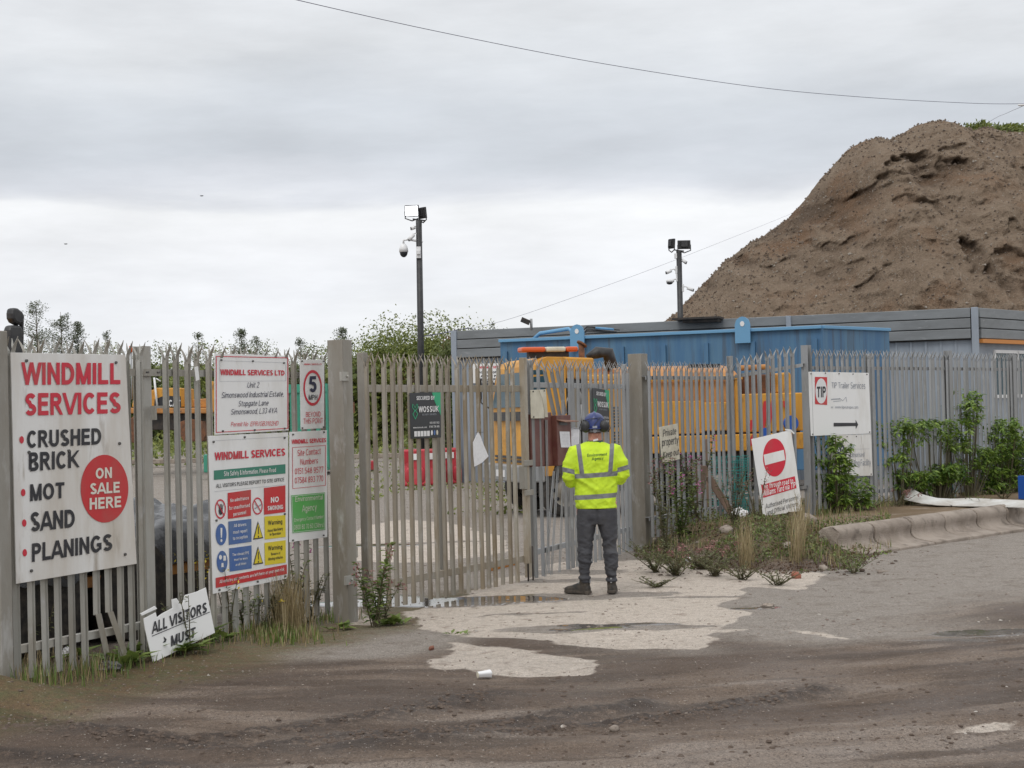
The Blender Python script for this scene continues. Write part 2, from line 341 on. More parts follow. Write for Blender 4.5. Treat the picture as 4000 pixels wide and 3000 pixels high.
cv = np.full(GX.shape, -5.0)
jx = GX+(fbm(GX*2.5, GY*2.5, 4, 40)-.5)*.4; jy = GY+(fbm(GX*2.5, GY*2.5, 4, 50)-.5)*.5
nearm = (GY < 40) & (GX > -14) & (GX < 14)
for i, p in enumerate(concs):
    s = sdpoly(jx, jy, p); s = s-(.12 if i >= 4 else 0); cv = np.maximum(cv, np.where(nearm, s, -5))
# muddy patches lying on the apron
for (px, py, ax, ay) in [(2330,2325,.85,.22),(2400,2452,.95,.22),(2230,2268,.5,.18),(1800,2345,1.3,.25),(2050,2395,.6,.06),(2750,2330,.5,.10),(1700,2250,2.2,.35),(1600,2120,1.2,.18)]:
    c = gp(px, py); q = 1-np.sqrt(((jx-c.x)/ax)**2+((jy-c.y)/ay)**2); cv = np.minimum(cv, np.where(q > -1, -q*.5*1.0, 5))
conc = np.clip(.5+cv*2.0, 0, 1)
wet = np.zeros(GX.shape)
for (px, py, ax, ay, st) in [(1720,2352,1.35,.42,1),(1500,2345,.4,.5,1),(2300,2455,.42,.10,1),(2420,2440,.6,.12,.8),(3850,2470,.7,.25,.62),(3700,2500,.5,.15,.55),(2960,2375,.3,.12,.7),(1450,2130,.9,.25,.8)]:
    c = gp(px, py); q = 1-np.sqrt(((jx*.6+GX*.4-c.x)/ax)**2+((jy*.6+GY*.4-c.y)/ay)**2); wet = np.maximum(wet, np.clip(.5+q*1.6, 0, 1)*st)
GZ = np.where(wet > .6, GZ*.25, GZ) if False else GZ
pud = sstep(.45, .7, wet)
GZ = GZ*(1-pud)+(.004)*pud
rr_ = np.hypot(GX, GY-20)
mud = 1.15*sstep(6.6, 8.9, rr_+(fbm(GX*.7, GY*.7, 3, 61)-.5)*3)*(GY < 16)
trk2 = fbm(np.hypot(GX+.5, GY-21)*6.5+(fbm(GX*.9,GY*.9,3,90)-.5)*1.0, np.arctan2(GX+.5, 21-GY)*9, 3, 195)
rut = np.zeros(GX.shape); fine = (GY > 7.5) & (GY < 16) & (GX > -6) & (GX < 9.4)
for TP in TRK:
    d_ = np.full(GX.shape, 9.0)
    for (ax, ay), (bx, by) in zip(TP[:-1], TP[1:]):
        ex, ey = bx-ax, by-ay; t_ = np.clip(((GX-ax)*ex+(GY-ay)*ey)/(ex*ex+ey*ey), 0, 1); d_ = np.minimum(d_, np.hypot(GX-ax-t_*ex, GY-ay-t_*ey))
    rut = np.maximum(rut, np.exp(-(d_/.17)**2)*fine)
trk = fbm(np.hypot(GX+.5, GY-21)*2.4+(fbm(GX*.9,GY*.9,3,90)-.5)*1.2, np.arctan2(GX+.5, 21-GY)*5, 4, 95)
mud = np.maximum(mud, sstep(-.1,.5,sdpoly(GX,GY,BANK))*(GY < 30)*1.2); mud = np.maximum(mud, np.exp(-((GX-5.3)/1.6)**2-((GY-13.3)/1.8)**2))
moss = np.exp(-((( (GX+1.746)*.889-(GY-14.79)*.457)-.5)/.8)**2)*(GY < 17)*(GY > 8)*(GX < .2)
sdb = sdpoly(GX, GY, BANK); moss = np.maximum(moss, sstep(.2, .8, sdb)*(GY < 33))
far = sstep(17, 22, GY)*(sdb < 0)
ny, nx = GX.shape
me = bpy.data.meshes.new('ground'); n = nx*ny
co = np.stack([GX.ravel(), GY.ravel(), GZ.ravel()], 1).astype(np.float32)
idx = np.arange(n).reshape(ny, nx); q = np.stack([idx[:-1,:-1].ravel(), idx[:-1,1:].ravel(), idx[1:,1:].ravel(), idx[1:,:-1].ravel()], 1)
me.vertices.add(n); me.vertices.foreach_set('co', co.ravel()); me.loops.add(q.size); me.loops.foreach_set('vertex_index', q.ravel().astype(np.int32))
me.polygons.add(len(q)); me.polygons.foreach_set('loop_start', np.arange(0, q.size, 4, dtype=np.int32)); me.polygons.foreach_set('use_smooth', np.ones(len(q), bool))
me.update(calc_edges=True)
for nm, arr in (('conc', conc), ('wet', wet), ('mud', mud), ('moss', moss), ('trk', trk), ('rut', rut), ('trk2', trk2)):
    a = me.attributes.new(nm, 'FLOAT', 'POINT'); a.data.foreach_set('value', arr.ravel().astype(np.float32))
ground = bpy.data.objects.new('ground', me); COL.objects.link(ground); ground['kind'] = 'structure'
gm = bpy.data.materials.new('muddy_ground'); gm.use_nodes = True; t = gm.node_tree; b = t.nodes['Principled BSDF']
def N(ty, **k):
    x = t.nodes.new(ty)
    for a, v in k.items(): setattr(x, a, v)
    return x
geo = N('ShaderNodeNewGeometry')
def noise(sc, det=6, rough=.6, vec=None):
    x = N('ShaderNodeTexNoise'); x.inputs['Scale'].default_value = sc; x.inputs['Detail'].default_value = det; x.inputs['Roughness'].default_value = rough
    t.links.new(vec or geo.outputs['Position'], x.inputs['Vector']); return x.outputs['Fac']
def attr(nm): x = N('ShaderNodeAttribute'); x.attribute_name = nm; return x.outputs['Fac']
def rng_(v, a, b_, c=0, d=1):
    x = N('ShaderNodeMapRange'); x.inputs[1].default_value = a; x.inputs[2].default_value = b_; x.inputs[3].default_value = c; x.inputs[4].default_value = d; t.links.new(v, x.inputs[0]); return x.outputs[0]
def mth(op, a, b_=None, c=None):
    x = N('ShaderNodeMath', operation=op)
    for i, v in enumerate((a, b_, c)):
        if v is None: continue
        if isinstance(v, (int, float)): x.inputs[i].default_value = v
        else: t.links.new(v, x.inputs[i])
    return x.outputs[0]
def mixc(f, a, b_):
    x = N('ShaderNodeMix', data_type='RGBA'); x.clamp_factor = True
    if isinstance(f, (int, float)): x.inputs['Factor'].default_value = f
    else: t.links.new(f, x.inputs['Factor'])
    for k, v in (('A', a), ('B', b_)):
        if isinstance(v, tuple): x.inputs[k].default_value = (*v, 1)
        else: t.links.new(v, x.inputs[k])
    return x.outputs['Result']
nf = noise(55, 4, .7); nm_ = noise(9, 6, .65); nl = noise(1.3, 5, .6); nff = noise(190, 3, .7)
asp = mixc(rng_(nm_, .35, .65), (.185,.155,.13), (.245,.215,.187))
asp = mixc(rng_(nff, .42, .60), asp, mixc(.6, asp, (.40,.37,.33)))
asp = mixc(rng_(nf, .55, .66), asp, (.11,.09,.075))
asp = mixc(rng_(noise(3.1, 7, .7), .52, .66, 0, .7), asp, (.155,.125,.10))
mudc = mixc(rng_(nm_, .35, .68), (.14,.100,.072), (.205,.157,.12))
mudc = mixc(rng_(mth('ADD', attr('trk'), mth('MULTIPLY_ADD', nm_, .35, -.17)), .44, .62), mudc, (.105,.074,.054))
mudc = mixc(rng_(mth('ADD', attr('trk'), mth('MULTIPLY_ADD', nm_, .3, -.15)), .42, .28), mudc, (.235,.19,.155))
mudc = mixc(rng_(nf, .54, .66), mudc, (.075,.052,.038))
mudc = mixc(rng_(mth('ADD', attr('trk2'), mth('MULTIPLY_ADD', nf, .25, -.125)), .53, .64, 0, .75), mudc, (.078,.055,.04))
mudc = mixc(mth('MULTIPLY', attr('rut'), rng_(noise(16, 5, .7), .36, .50)), mudc, (.048,.034,.026))
mf = rng_(mth('ADD', mth('MULTIPLY', attr('mud'), .9), mth('MULTIPLY', nl, .55)), .38, .85)
base = mixc(mf, asp, mudc)
mossc = mixc(rng_(nm_, .4, .65), (.135,.085,.035), (.09,.095,.03))
base = mixc(mth('MULTIPLY', rng_(mth('ADD', mth('MULTIPLY', attr('moss'), .7), mth('MULTIPLY', nl, .6)), .55, .95), .75), base, mossc)
cn = mth('ADD', mth('MULTIPLY_ADD', attr('conc'), 1.5, -.27), mth('MULTIPLY_ADD', nm_, .26, -.13)); cn = mth('ADD', cn, mth('MULTIPLY_ADD', noise(2.6, 6, .7), .34, -.17))
cf = rng_(cn, .46, .56)
cc = mixc(rng_(nm_, .4, .7), (.54,.475,.41), (.44,.38,.32))
cc = mixc(rng_(nff, .56, .64), cc, (.22,.18,.15))
cc = mixc(rng_(noise(4.5, 7, .75), .54, .66, 0, .75), cc, (.27,.215,.175))
base = mixc(mth('MULTIPLY', cf, .95), base, cc)
spk = rng_(noise(75, 2, .5), .70, .72); base = mixc(spk, base, (.45,.41,.37))
wf = rng_(mth('ADD', attr('wet'), mth('MULTIPLY_ADD', nm_, .3, -.15)), .45, .62)
base = mixc(mth('MULTIPLY', wf, .75), base, (.055,.045,.038))
gv = N('ShaderNodeHueSaturation'); t.links.new(base, gv.inputs['Color'])
gr1 = rng_(noise(120, 3, .75), .36, .64, -.30, .34); gr2 = rng_(noise(38, 3, .7), .38, .62, -.14, .15)
t.links.new(mth('MULTIPLY_ADD', wf, 0.0, mth('ADD', mth('ADD', gr1, gr2), 1.0)), gv.inputs['Value'])
t.links.new(gv.outputs[0], b.inputs['Base Color'])
b.inputs['Specular IOR Level'].default_value = .35
mudr = rng_(mth('MULTIPLY', mf, nl), .30, .62, .92, .5)
t.links.new(mixc(wf, mixc(1.0, (.9,.9,.9), mudr) if False else mudr, (.03,.03,.03)), b.inputs['Roughness'])
hsum = mth('ADD', mth('MULTIPLY', nm_, .9), mth('MULTIPLY', nf, .45)); hsum = mth('ADD', hsum, mth('MULTIPLY', cf, -.15)); hsum = mth('ADD', hsum, mth('MULTIPLY', nff, .22))
hsum = mth('ADD', hsum, mth('MULTIPLY', mth('MULTIPLY', noise(26, 4, .7), mf), 1.1))
bp = N('ShaderNodeBump'); bp.inputs['Distance'].default_value = .03; t.links.new(mth('MULTIPLY_ADD', wf, -.89, .9), bp.inputs['Strength']); t.links.new(hsum, bp.inputs['Height'])
t.links.new(bp.outputs[0], b.inputs['Normal'])
me.materials.append(gm)

# pebbles, clods of mud: nobody could count them
def rock(mb, x, y, z, s, k=0):
    a = random.random()*6.28; ca, sa = math.cos(a), math.sin(a); n = 6; vs = []
    sx, sy, sz = s*random.uniform(.7,1.3), s*random.uniform(.6,1), s*random.uniform(.35,.7)
    for hh, rr in ((-.3, .8), (.35, 1.0), (1.0, .55)):
        for i in range(n):
            t_ = 2*math.pi*(i+hh*.3)/n; q_ = rr*random.uniform(.75,1.15)
            px_, py_ = math.cos(t_)*sx*q_, math.sin(t_)*sy*q_
            vs.append((x+px_*ca-py_*sa, y+px_*sa+py_*ca, z+sz*hh*random.uniform(.85,1.1)))
    fs = [(i*n+j, i*n+(j+1)%n, (i+1)*n+(j+1)%n, (i+1)*n+j) for i in range(2) for j in range(n)]+[tuple(2*n+j for j in range(n))]
    mb.add(vs, fs, False)
clods = MB(); peb = MB()
for i in range(2600):
    px, py = random.uniform(-50,4050), 2440+560*random.random()**1.0
    if px < 1300 and py < 2560: py += 120
    g = gp(px, min(py,2995)); x, y = g.x, g.y; r = math.hypot(x, y-20)
    k = random.random()
    if k < .68 and r > 8.6: rock(clods, x, y, gz(x,y)-.002, random.choice([.004,.006,.007,.009,.013,.02])) if vnoise(np.array([r*1.6]), np.array([math.atan2(x,20-y)*7]), 4)[0] > .38 else None
    else: rock(peb, x, y, gz(x,y), random.choice([.004,.005,.007,.011]))
# tracks of thrown-up clods
for path in ([(850,2868),(1250,2810),(1700,2752),(1900,2712)], [(1150,2880),(1600,2850),(2000,2800)], [(0,2830),(500,2870),(1000,2920)], [(1200,2900),(1700,2868),(2100,2830)], [(2000,2870),(2600,2800),(3100,2700)]):
    for i in range(330):
        k = random.random()*(len(path)-1); j = int(k); f = k-j; px = path[j][0]*(1-f)+path[j+1][0]*f; py = path[j][1]*(1-f)+path[j+1][1]*f+random.gauss(0, 13)*(.4+vnoise(np.array([k*9.0]), np.array([1.0]), 3)[0])
        g = gp(px, py); rock(clods, g.x, g.y, gz(g.x,g.y)-.004, random.choice([.008,.011,.015,.022]))
for i in range(900):       # yard + apron + bank litter
    g = gp(random.uniform(1300,4000), random.uniform(1950,2480)); rock(peb, g.x, g.y, gz(g.x,g.y), random.choice([.008,.012,.018]))
for i in range(600):
    g = gp(random.uniform(2480,3500), random.uniform(2100,2250)); rock(random.choice([peb,clods]), g.x, g.y, gz(g.x,g.y), random.choice([.01,.012,.018,.03]))
M['clod'] = mat('mud_clods', (.085,.06,.045), (.12,.09,.07), rough=.9, scale=5)
M['pebble'] = mat('pebbles', (.28,.24,.20), (.17,.13,.11), rough=.9, scale=3, col3=(.42,.39,.35), s3=5, lo3=.58, hi3=.62)
tag(clods.build('mud_clods', M['clod']), 'small dark clods of mud thrown up along the tyre tracks', 'mud', kind='stuff')
tag(peb.build('gravel', M['pebble']), 'small pale stones and grit scattered over the road and verge', 'gravel', kind='stuff')

# pavement behind the kerb
def kpt(t_, d, z=0): return Vector((KP.x+KD.x*t_+KN.x*d, KP.y+KD.y*t_+KN.y*d, z))
pv = MB(); nt, nd = 60, 14; vs = []
for i in range(nt+1):
    for j in range(nd+1):
        t_ = -.2+i*(14.5/nt); d = .60+j*(2.2/nd)
        if i == 0: t_ += .25*math.sin(j*1.9)
        p = kpt(t_, d); p.z = .305+.012*math.sin(t_*2.1+d*3)+(.02*vnoise(np.array([p.x*2.0]), np.array([p.y*2.0]))[0]-.01)
        if i == 0: p.z -= .06
        vs.append(p)
pv.add(vs, [(i*(nd+1)+j, i*(nd+1)+j+1, (i+1)*(nd+1)+j+1, (i+1)*(nd+1)+j) for i in range(nt) for j in range(nd)], True)
M['pave'] = mat('mossy_pavement', (.17,.115,.065), (.115,.075,.035), rough=.8, scale=1.1, lo=.35, hi=.6, bump=.5, bscale=30, col3=(.27,.22,.175), s3=1.7, lo3=.56, hi3=.7)
po = pv.build('pavement', M['pave'], recalc=True); po['kind'] = 'structure'
for p_ in [po]:
    if p_.data.polygons[5].normal.z < 0:
        p_.data.flip_normals()

# kerb stones with the big containment profile
prof = [(0,-.05),(0,.045),(.19,.07),(.27,.085),(.325,.115),(.35,.16),(.345,.21),(.335,.255),(.35,.30),(.39,.335),(.45,.352),(.52,.35),(.59,.33),(.63,.29),(.64,-.05)]
for i in range(14):
    t0 = -.32+i*.93; mb = MB(); g = .017; tl = -.10 if i == 0 else 0
    a = [kpt(t0+g+(random.uniform(.0,.12) if i == 0 else 0), d, z) for d, z in prof]; c = [kpt(t0+.93-g, d, z) for d, z in prof]
    jit = random.uniform(-.01,.01); dz = random.uniform(-.006,.006)
    a = [p+KN*jit+Vector((0,0,dz)) for p in a]; c = [p+KN*jit+Vector((0,0,dz)) for p in c]
    if i == 8: a = [p+Vector((0,0,-.01)) for p in a]
    mb.loft([a, c], smooth=False)
    lab = ['first kerb stone with a broken pale end beside the weedy bank', 'second containment kerb stone from the broken end', 'third containment kerb stone from the broken end, crack of mud at its foot',
           'fourth containment kerb stone from the broken end', 'fifth containment kerb stone from the broken end, debris on its foot', 'sixth containment kerb stone from the broken end, green weed beside it',
           'seventh containment kerb stone from the broken end', 'eighth containment kerb stone, near the right edge of the photo'][min(i,7)]
    if i > 7: lab = 'far containment kerb stone running off the right of the photo'
    o = mb.build('kerb_stone', M['kerb'], origin=kpt(t0,0), bevel=.012, recalc=True); o.location = kpt(t0,0)
    for pl in o.data.polygons: pl.use_smooth = len(pl.vertices) == 4
    tag(o, lab, 'kerb stone', 'kerb stones along the pavement')
# ================================================================== FENCES
def pale_mesh(Ht, name='pale', splay=1.0):
    prof = [(-.034,.010),(-.026,.002),(-.014,-.014),(-.005,.004),(.005,.004),(.014,-.014),(.026,.002),(.034,.010)]
    th = .0028; vs = []; fs = []; zs = [0, Ht*.33, Ht*.66, Ht-.13]
    n = len(prof)
    for z in zs:
        for x, y in prof: vs.append((x, y, z))
        for x, y in prof: vs.append((x, y+th, z))
    for i in range(len(zs)-1):
        b0, b1 = i*2*n, (i+1)*2*n
        for k in range(n-1):
            fs.append((b0+k, b0+k+1, b1+k+1, b1+k)); fs.append((b0+n+k+1, b0+n+k, b1+n+k, b1+n+k+1))
        fs.append((b0+n, b0, b1, b1+n)); fs.append((b0+n-1, b0+2*n-1, b1+2*n-1, b1+n-1))
    fs.append(tuple(range(n))+tuple(range(2*n-1, n-1, -1)))
    mb = MB(); mb.add(vs, fs, False)
    zt = Ht-.13
    def prong(x0, x1, pts):      # pts: (x,y,z,halfwidth)
        v = []; m = len(pts)
        for (x, y, z, w) in pts:
            v += [(x-w, y, z), (x+w, y, z), (x+w, y+th, z), (x-w, y+th, z)]
        f = []
        for i in range(m-1):
            a, c = i*4, (i+1)*4; f += [(a,a+1,c+1,c),(a+1,a+2,c+2,c+1),(a+2,a+3,c+3,c+2),(a+3,a,c,c+3)]
        f.append((0,3,2,1)); f.append(tuple((m-1)*4+k for k in range(4))); mb.add(v, f, False)
    s = splay
    prong(0, 0, [(0,-.006,zt-.02,.020),(0,-.012*s,zt+.03,.021),(0,-.026*s,zt+.065,.017),(0,-.045*s,zt+.10,.010),(0,-.060*s,zt+.135,.001)])
    prong(0, 0, [(-.022,.001,zt-.01,.013),(-.026,.006,zt+.035,.014),(-.034,.022*s,zt+.075,.011),(-.052,.042*s,zt+.125,.001)])
    prong(0, 0, [(.022,.001,zt-.01,.013),(.026,.006,zt+.035,.014),(.034,.022*s,zt+.075,.011),(.052,.042*s,zt+.125,.001)])
    me = bpy.data.meshes.new(name); me.from_pydata(mb.v, [], mb.f); me.update()
    bm = bmesh.new(); bm.from_mesh(me); bmesh.ops.recalc_face_normals(bm, faces=bm.faces); bm.to_mesh(me); bm.free()
    return me
class Fence:
    def __init__(s, A, B, name, label, cat, m, Ht=2.43, group=None):
        s.A = Vector((A[0],A[1],0)); s.B = Vector((B[0],B[1],0)); s.d = (s.B-s.A).normalized(); s.n = Vector((s.d.y,-s.d.x,0)); s.m = m
        if s.n.y > 0: s.n = -s.n
        s.rz = math.atan2(s.d.y, s.d.x); s.L = (s.B-s.A).length
        s.root = thing(name, label, cat, s.A, s.rz, group); s.Ht = Ht; s.me = None
    def loc(s, w): w = Vector(w)-s.A; return Vector((w.dot(s.d), -w.dot(s.n), w.z))
    def at_px(s, px, py): w = hit(px, py, s.A, s.n); return (w-s.A).dot(s.d), w.z
    def pale(s, t, z0=.03, lean=0, Ht=None, label=None, dy=-.03, me=None):
        if Ht or me: msh = me or pale_mesh(Ht)
        else:
            if s.me is None: s.me = pale_mesh(s.Ht); s.me.materials.append(s.m)
            msh = s.me
        if not msh.materials: msh.materials.append(s.m)
        o = bpy.data.objects.new('pale', msh); COL.objects.link(o); o.parent = s.root; o.location = (t, dy, z0+random.uniform(-.008,.008)); o.rotation_euler = (random.gauss(0,.003), lean+random.gauss(0,.0045), random.gauss(0,.06))
        if label: o['label'] = label
        return o
    def rail(s, z, t0=0, t1=None, z1=None, h=.05):
        t1 = s.L if t1 is None else t1; z1 = z if z1 is None else z1; mb = MB()
        a = Vector((t0,.012,z)); b_ = Vector((t1,.012,z1)); d = b_-a
        mb.obox((a+b_)/2+Vector((0,-.018,0)), d, (0,.005,0), (0,0,h)); mb.obox((a+b_)/2+Vector((0,.009,h/2-.0025)), d, (0,.048,0), (0,0,.005))
        return mb.build('rail', s.m, s.root)
    def post(s, t, z0, z1, w=.1, dp_=.055, m=None, dy=.06, name='post'):
        mb = MB(); c = dp_/2+dy-.03
        # I-section post
        mb.box(t-w/2,t+w/2,c-dp_/2,c-dp_/2+.007,z0,z1); mb.box(t-w/2,t+w/2,c+dp_/2-.007,c+dp_/2,z0,z1); mb.box(t-.004,t+.004,c-dp_/2+.007,c+dp_/2-.007,z0,z1)
        return mb.build(name, m or s.m, s.root)
    def boxpost(s, t, z0, z1, w=.1, dep=.1, m=None, dy=.0, name='post'):
        mb = MB(); mb.box(t-w/2,t+w/2,dy,dy+dep,z0,z1); return mb.build(name, m or s.m, s.root, bevel=.006)
    def bolts(s, ts, z):
        for t in ts: mb = MB(); mb.cyl((t,-.052,z),(t,-.03,z),.009,n=6); mb.build('bolt', M['bolt'], s.root)

Lf = Fence((-3.72,10.89), (-1.80,14.68), 'palisade_fence', 'tall weathered galvanised palisade fence at left carrying the cluster of site signs', 'fence', M['galv'], 2.40)
LPX = [(-6,1275),(36,1290),(94,1292),(147,1294),(197,1297),(251,1300),(301,1302),(349,1303),(396,1305),(442,1307),(486,1308),(530,1309),(633,1311),(679,1312),(719,1314),(761,1316),(805,1318),(848,1320),(890,1322),(932,1324),(974,1326),(1014,1328),(1054,1329),(1095,1330),(1133,1331),(1170,1332),(1208,1334),(1249,1336)]
for i, (px, py) in enumerate(LPX):
    t, z = Lf.at_px(px, py+60)
    if i in (7, 8):
        short = pale_mesh(2.05); o = Lf.pale(t, .42, me=short)
        k = MB(); k.obox((t+(.05 if i==7 else .09), -.045, .21), (.062,0,0), (0,.004,0), (-.12 if i==7 else -.2,0,.44)); k.build('pale', M['galv'], Lf.root)['label'] = 'bent lower end of a pale below the bottom rail'
    else: Lf.pale(t, .06)
z_t = [Lf.at_px(px, py)[1] for px, py in ((290,1462),(1250,1457))]; z_b = [Lf.at_px(px, py)[1] for px, py in ((48,2554),(289,2503),(506,2462),(935,2365),(1256,2287))]
Lf.rail(sum(z_t)/2, -.3, Lf.L+.1, h=.055); Lf.rail(.36 if not z_b else sum(z_b)/5, -.3, Lf.L+.1, h=.055)
tp = Lf.at_px(580, 1450)[0]; Lf.post(tp, -.1, 2.44, .10, .10, M['galv'], .045); 
Lf.bolts([tp-.06, tp+.07], sum(z_t)/2)
t0_, _ = Lf.at_px(-14, 1800)
Lf.boxpost(t0_-.02, -.1, 2.5, .11, .10, M['galv_brown'], -.09)
mb = MB(); mb.box(tp+.0,tp+.12,-.075,-.03,1.95,1.97); mb.box(tp-.02,tp+.0,-.075,-.03,1.86,1.97); mb.build('bracket', M['galv'], Lf.root)
# a scrap of white plastic tag and wire ties
t_, z_ = Lf.at_px(748,1460); mb = MB(); mb.obox((t_,-.055,z_), (.045,0,.01), (0,.003,0), (-.015,0,.11)); tag(mb.build('plastic_tag', M['white']), 'small white plastic tag caught between pales left of the address sign', 'tag')
bpy.data.objects['plastic_tag'].matrix_world = Matrix.Translation(Lf.A) @ Matrix.Rotation(Lf.rz, 4, 'Z')

# big square gate posts
def gate_post(px0, px1, ytop, ybase, w, label, rot=None, m=None, h=None):
    g = gp((px0+px1)/2, ybase); root = thing('gate_post', label, 'gate post', (g.x, g.y, 0), rot if rot is not None else Lf.rz)
    top = dp((px0+px1)/2, ytop, g.y).z if h is None else h
    mb = MB(); e = .006
    for sx in (-1, 1):
        mb.box(sx*w/2-(e if sx > 0 else 0), sx*w/2+(0 if sx > 0 else e), -w/2, w/2, -.1, top)
    mb.box(-w/2+e, w/2-e, -w/2, -w/2+e, -.1, top); mb.box(-w/2+e, w/2-e, w/2-e, w/2, -.1, top); mb.box(-w/2+e,w/2-e,-w/2+e,w/2-e,top-.012,top-.004)
    mb.build('shaft', m or M['galv_brown'], root, bevel=.004); return root, g, top
gpl, ggl, topl = gate_post(1306, 1396, 1328, 2432, .160, 'large brown weathered square steel post at the left hinge of the gate')
for z in (.62, 1.93):
    mb = MB(); mb.cyl((.07,.0,z),(.15,.02,z),.017); mb.box(.125,.165,-.04,.06,z-.05,z+.05); mb.build('hinge', M['rust' if z > 1 else 'galv'], gpl)
for z in (.40, 2.22):
    mb = MB(); mb.box(-.12,.0,-.09,-.0695,z-.05,z+.03); mb.cyl((-.03,-.11,z-.01),(-.03,-.09,z-.01),.012,n=6); mb.build('bracket', M['galv'], gpl)

# main gate leaf
GA = gp(1408, 2420); GAx = (-1.455, 15.25) 
u1 = hit(1472, 1519, (0,0,0), (0,1,0))
def fit_line(px1, u1_, px2, u2_):
    z1, z2 = FPX/u1_, FPX/u2_; return ((px1-2000)/u1_, z1), ((px2-2000)/u2_, z2)
(a1, a2) = fit_line(1415, 421, 2058, 357)
G1 = Fence(a1, a2, 'palisade_gate', 'wide closed palisade gate leaf hung on the left post, black security board on it', 'gate', M['galv_warm'], 2.41)
for px in (1422,1456,1492,1524,1555,1589,1621,1654,1684,1716,1745,1775,1804,1832,1859,1884,1910,1938,1970,1996):
    t, z = G1.at_px(px, 1500); G1.pale(t, .03)
zt = G1.at_px(1700,1518)[1]; zb = G1.at_px(1472,2287)[1]
for z in (zt, zb):
    mb = MB(); mb.box(.03,G1.L-.04,-.025,.03,z-.035,z+.035); mb.build('rail', M['galv_warm'], G1.root, bevel=.004)
G1.boxpost(.02, .06, 2.44, .075, .075, M['galv_brown'], -.03, 'stile'); G1.boxpost(G1.L-.05, .05, 2.42, .06, .06, M['galv_warm'], -.02, 'stile'); G1.boxpost(G1.at_px(1738,1800)[0], zb+.03, zt-.03, .06, .05, M['galv_brown'], .035, 'brace')
t_, _ = G1.at_px(2034, 1700)
mb = MB(); mb.box(t_-.035,t_+.035,-.08,-.02,zb-.05,2.44); mb.build('lock_stile', M['galv_warm'], G1.root, bevel=.004)
mb = MB()
for z in (.98, 1.30): mb.box(t_-.10,t_+.08,-.10,-.082,z-.03,z+.03)
mb.box(t_-.09,t_-.03,-.09,-.02,1.02,1.27); mb.build('lock_case', M['galv_brown'], G1.root, bevel=.003)
mb = MB(); mb.cyl((G1.L-.16,-.05,.5),(G1.L-.16,-.05,.02),.009); mb.cyl((t_+.02,-.1,.4),(t_+.02,-.1,.03),.009); mb.build('drop_bolt', M['darkmetal'], G1.root)

# second leaf, battered
(b1, b2) = fit_line(2072, 355, 2452, 300)
G2 = Fence(b1, b2, 'palisade_gate', 'battered palisade gate leaf with bent and cut pales behind the person in yellow', 'gate', M['galv_grey'], 2.43)
zt2 = G2.at_px(2200,1506)[1]; zb2 = G2.at_px(2100,2155)[1]
for px in (2067,2094,2191,2212,2229,2248,2267,2282,2299,2318,2335,2347,2364,2377,2394,2411,2427,2441):
    t, z = G2.at_px(px, 1450); o = G2.pale(t, .03 if px > 2330 or px < 2100 else .02, lean=random.gauss(0,.006))
for (pt, pb) in (((2117,1412),(2157,1625)),((2141,1412),(2178,1621)),((2163,1412),(2200,1617))):
    ta, za = G2.at_px(*pt); tb, zb_ = G2.at_px(*pb); h = za-zb_+.06; lean = math.atan2(ta-tb, za-zb_)
    G2.pale(tb, zb_, lean=lean, Ht=h, label='pale cut short above the letter box and pushed over sideways')
for (pt, pb) in (((2166,1820),(2140,2245)),((2188,1830),(2172,2235)),((2209,1835),(2215,2225)),((2120,1640),(2130,2240)),((2150,1840),(2116,2252))):
    ta, za = G2.at_px(*pt); tb, zb_ = G2.at_px(*pb); mb = MB(); c = Vector(((ta+tb)/2,-.035,(za+zb_)/2))
    mb.obox(c, (.026,0,0), (0,.004,0), (ta-tb,0,za-zb_)); mb.obox(c+Vector((-.022,-.008,0)), (.016,0,0), (0,.004,0), (ta-tb,0,za-zb_)); mb.obox(c+Vector((.022,-.008,0)), (.016,0,0), (0,.004,0), (ta-tb,0,za-zb_))
    mb.build('pale', M['galv_grey'], G2.root)['label'] = 'bent lower piece of a cut pale'
for z in (zt2, zb2):
    mb = MB(); mb.box(-.02,G2.L,-.022,.022,z-.03,z+.03); mb.build('rail', M['galv_grey'], G2.root, bevel=.004)
G2.boxpost(-.03, .05, 2.42, .07, .06, M['galv_grey'], -.03, 'stile'); G2.boxpost(G2.L-.05, .04, 2.44, .07, .06, M['galv_grey'], -.0, 'stile'); G2.boxpost(G2.at_px(2275,1700)[0], zb2+.03, zt2-.03, .06, .05, M['galv_brown'], .03, 'brace')

gpr, ggr, topr = gate_post(2478, 2542, 1382, 2150, .195, 'large grey square steel post at the right of the gate beside the person', rot=R(60), m=M['galv_brown'])

# right fence: two bays, then a long raised run past the yard
def uline(px, u): return ((px-2000)/u, FPX/u)
F2 = Fence(uline(2520,300), uline(2868,268), 'palisade_fence', 'short run of grey palisade fence between the right gate post and the turned corner', 'fence', M['galv_grey'], 2.30)
for i, zx in enumerate((60,105,150,198,246,292,340,386,430,475,518,563,607,650,694,738,785)):
    t, _ = F2.at_px(2500+zx/2.212+1, 1500)
    F2.pale(t, .18 if i not in (4,6) else .18)
za, zb_ = F2.at_px(2527,1476)[1], F2.at_px(2857,1476)[1]; F2.rail(za, 0, None, zb_); F2.rail(.42, 0, None, .42); F2.post(F2.L, -.1, F2.at_px(2868,1390)[1], .09, .06)
F3 = Fence(uline(2872,268), uline(3140,277), 'palisade_fence', 'bay of grey palisade fence stepping up to the right behind the leaning no entry sign', 'fence', M['galv_grey'], 2.30)
xs3 = [865,922,978,1037,1093,1150,1207,1260,1315]; ys3 = [437,422,408,395,382,370,360,350,342]
for zx, zy in zip(xs3, ys3):
    t, z = F3.at_px(2500+zx/2.212, 1200+(zy-6)/2.212); F3.pale(t, z-2.30)
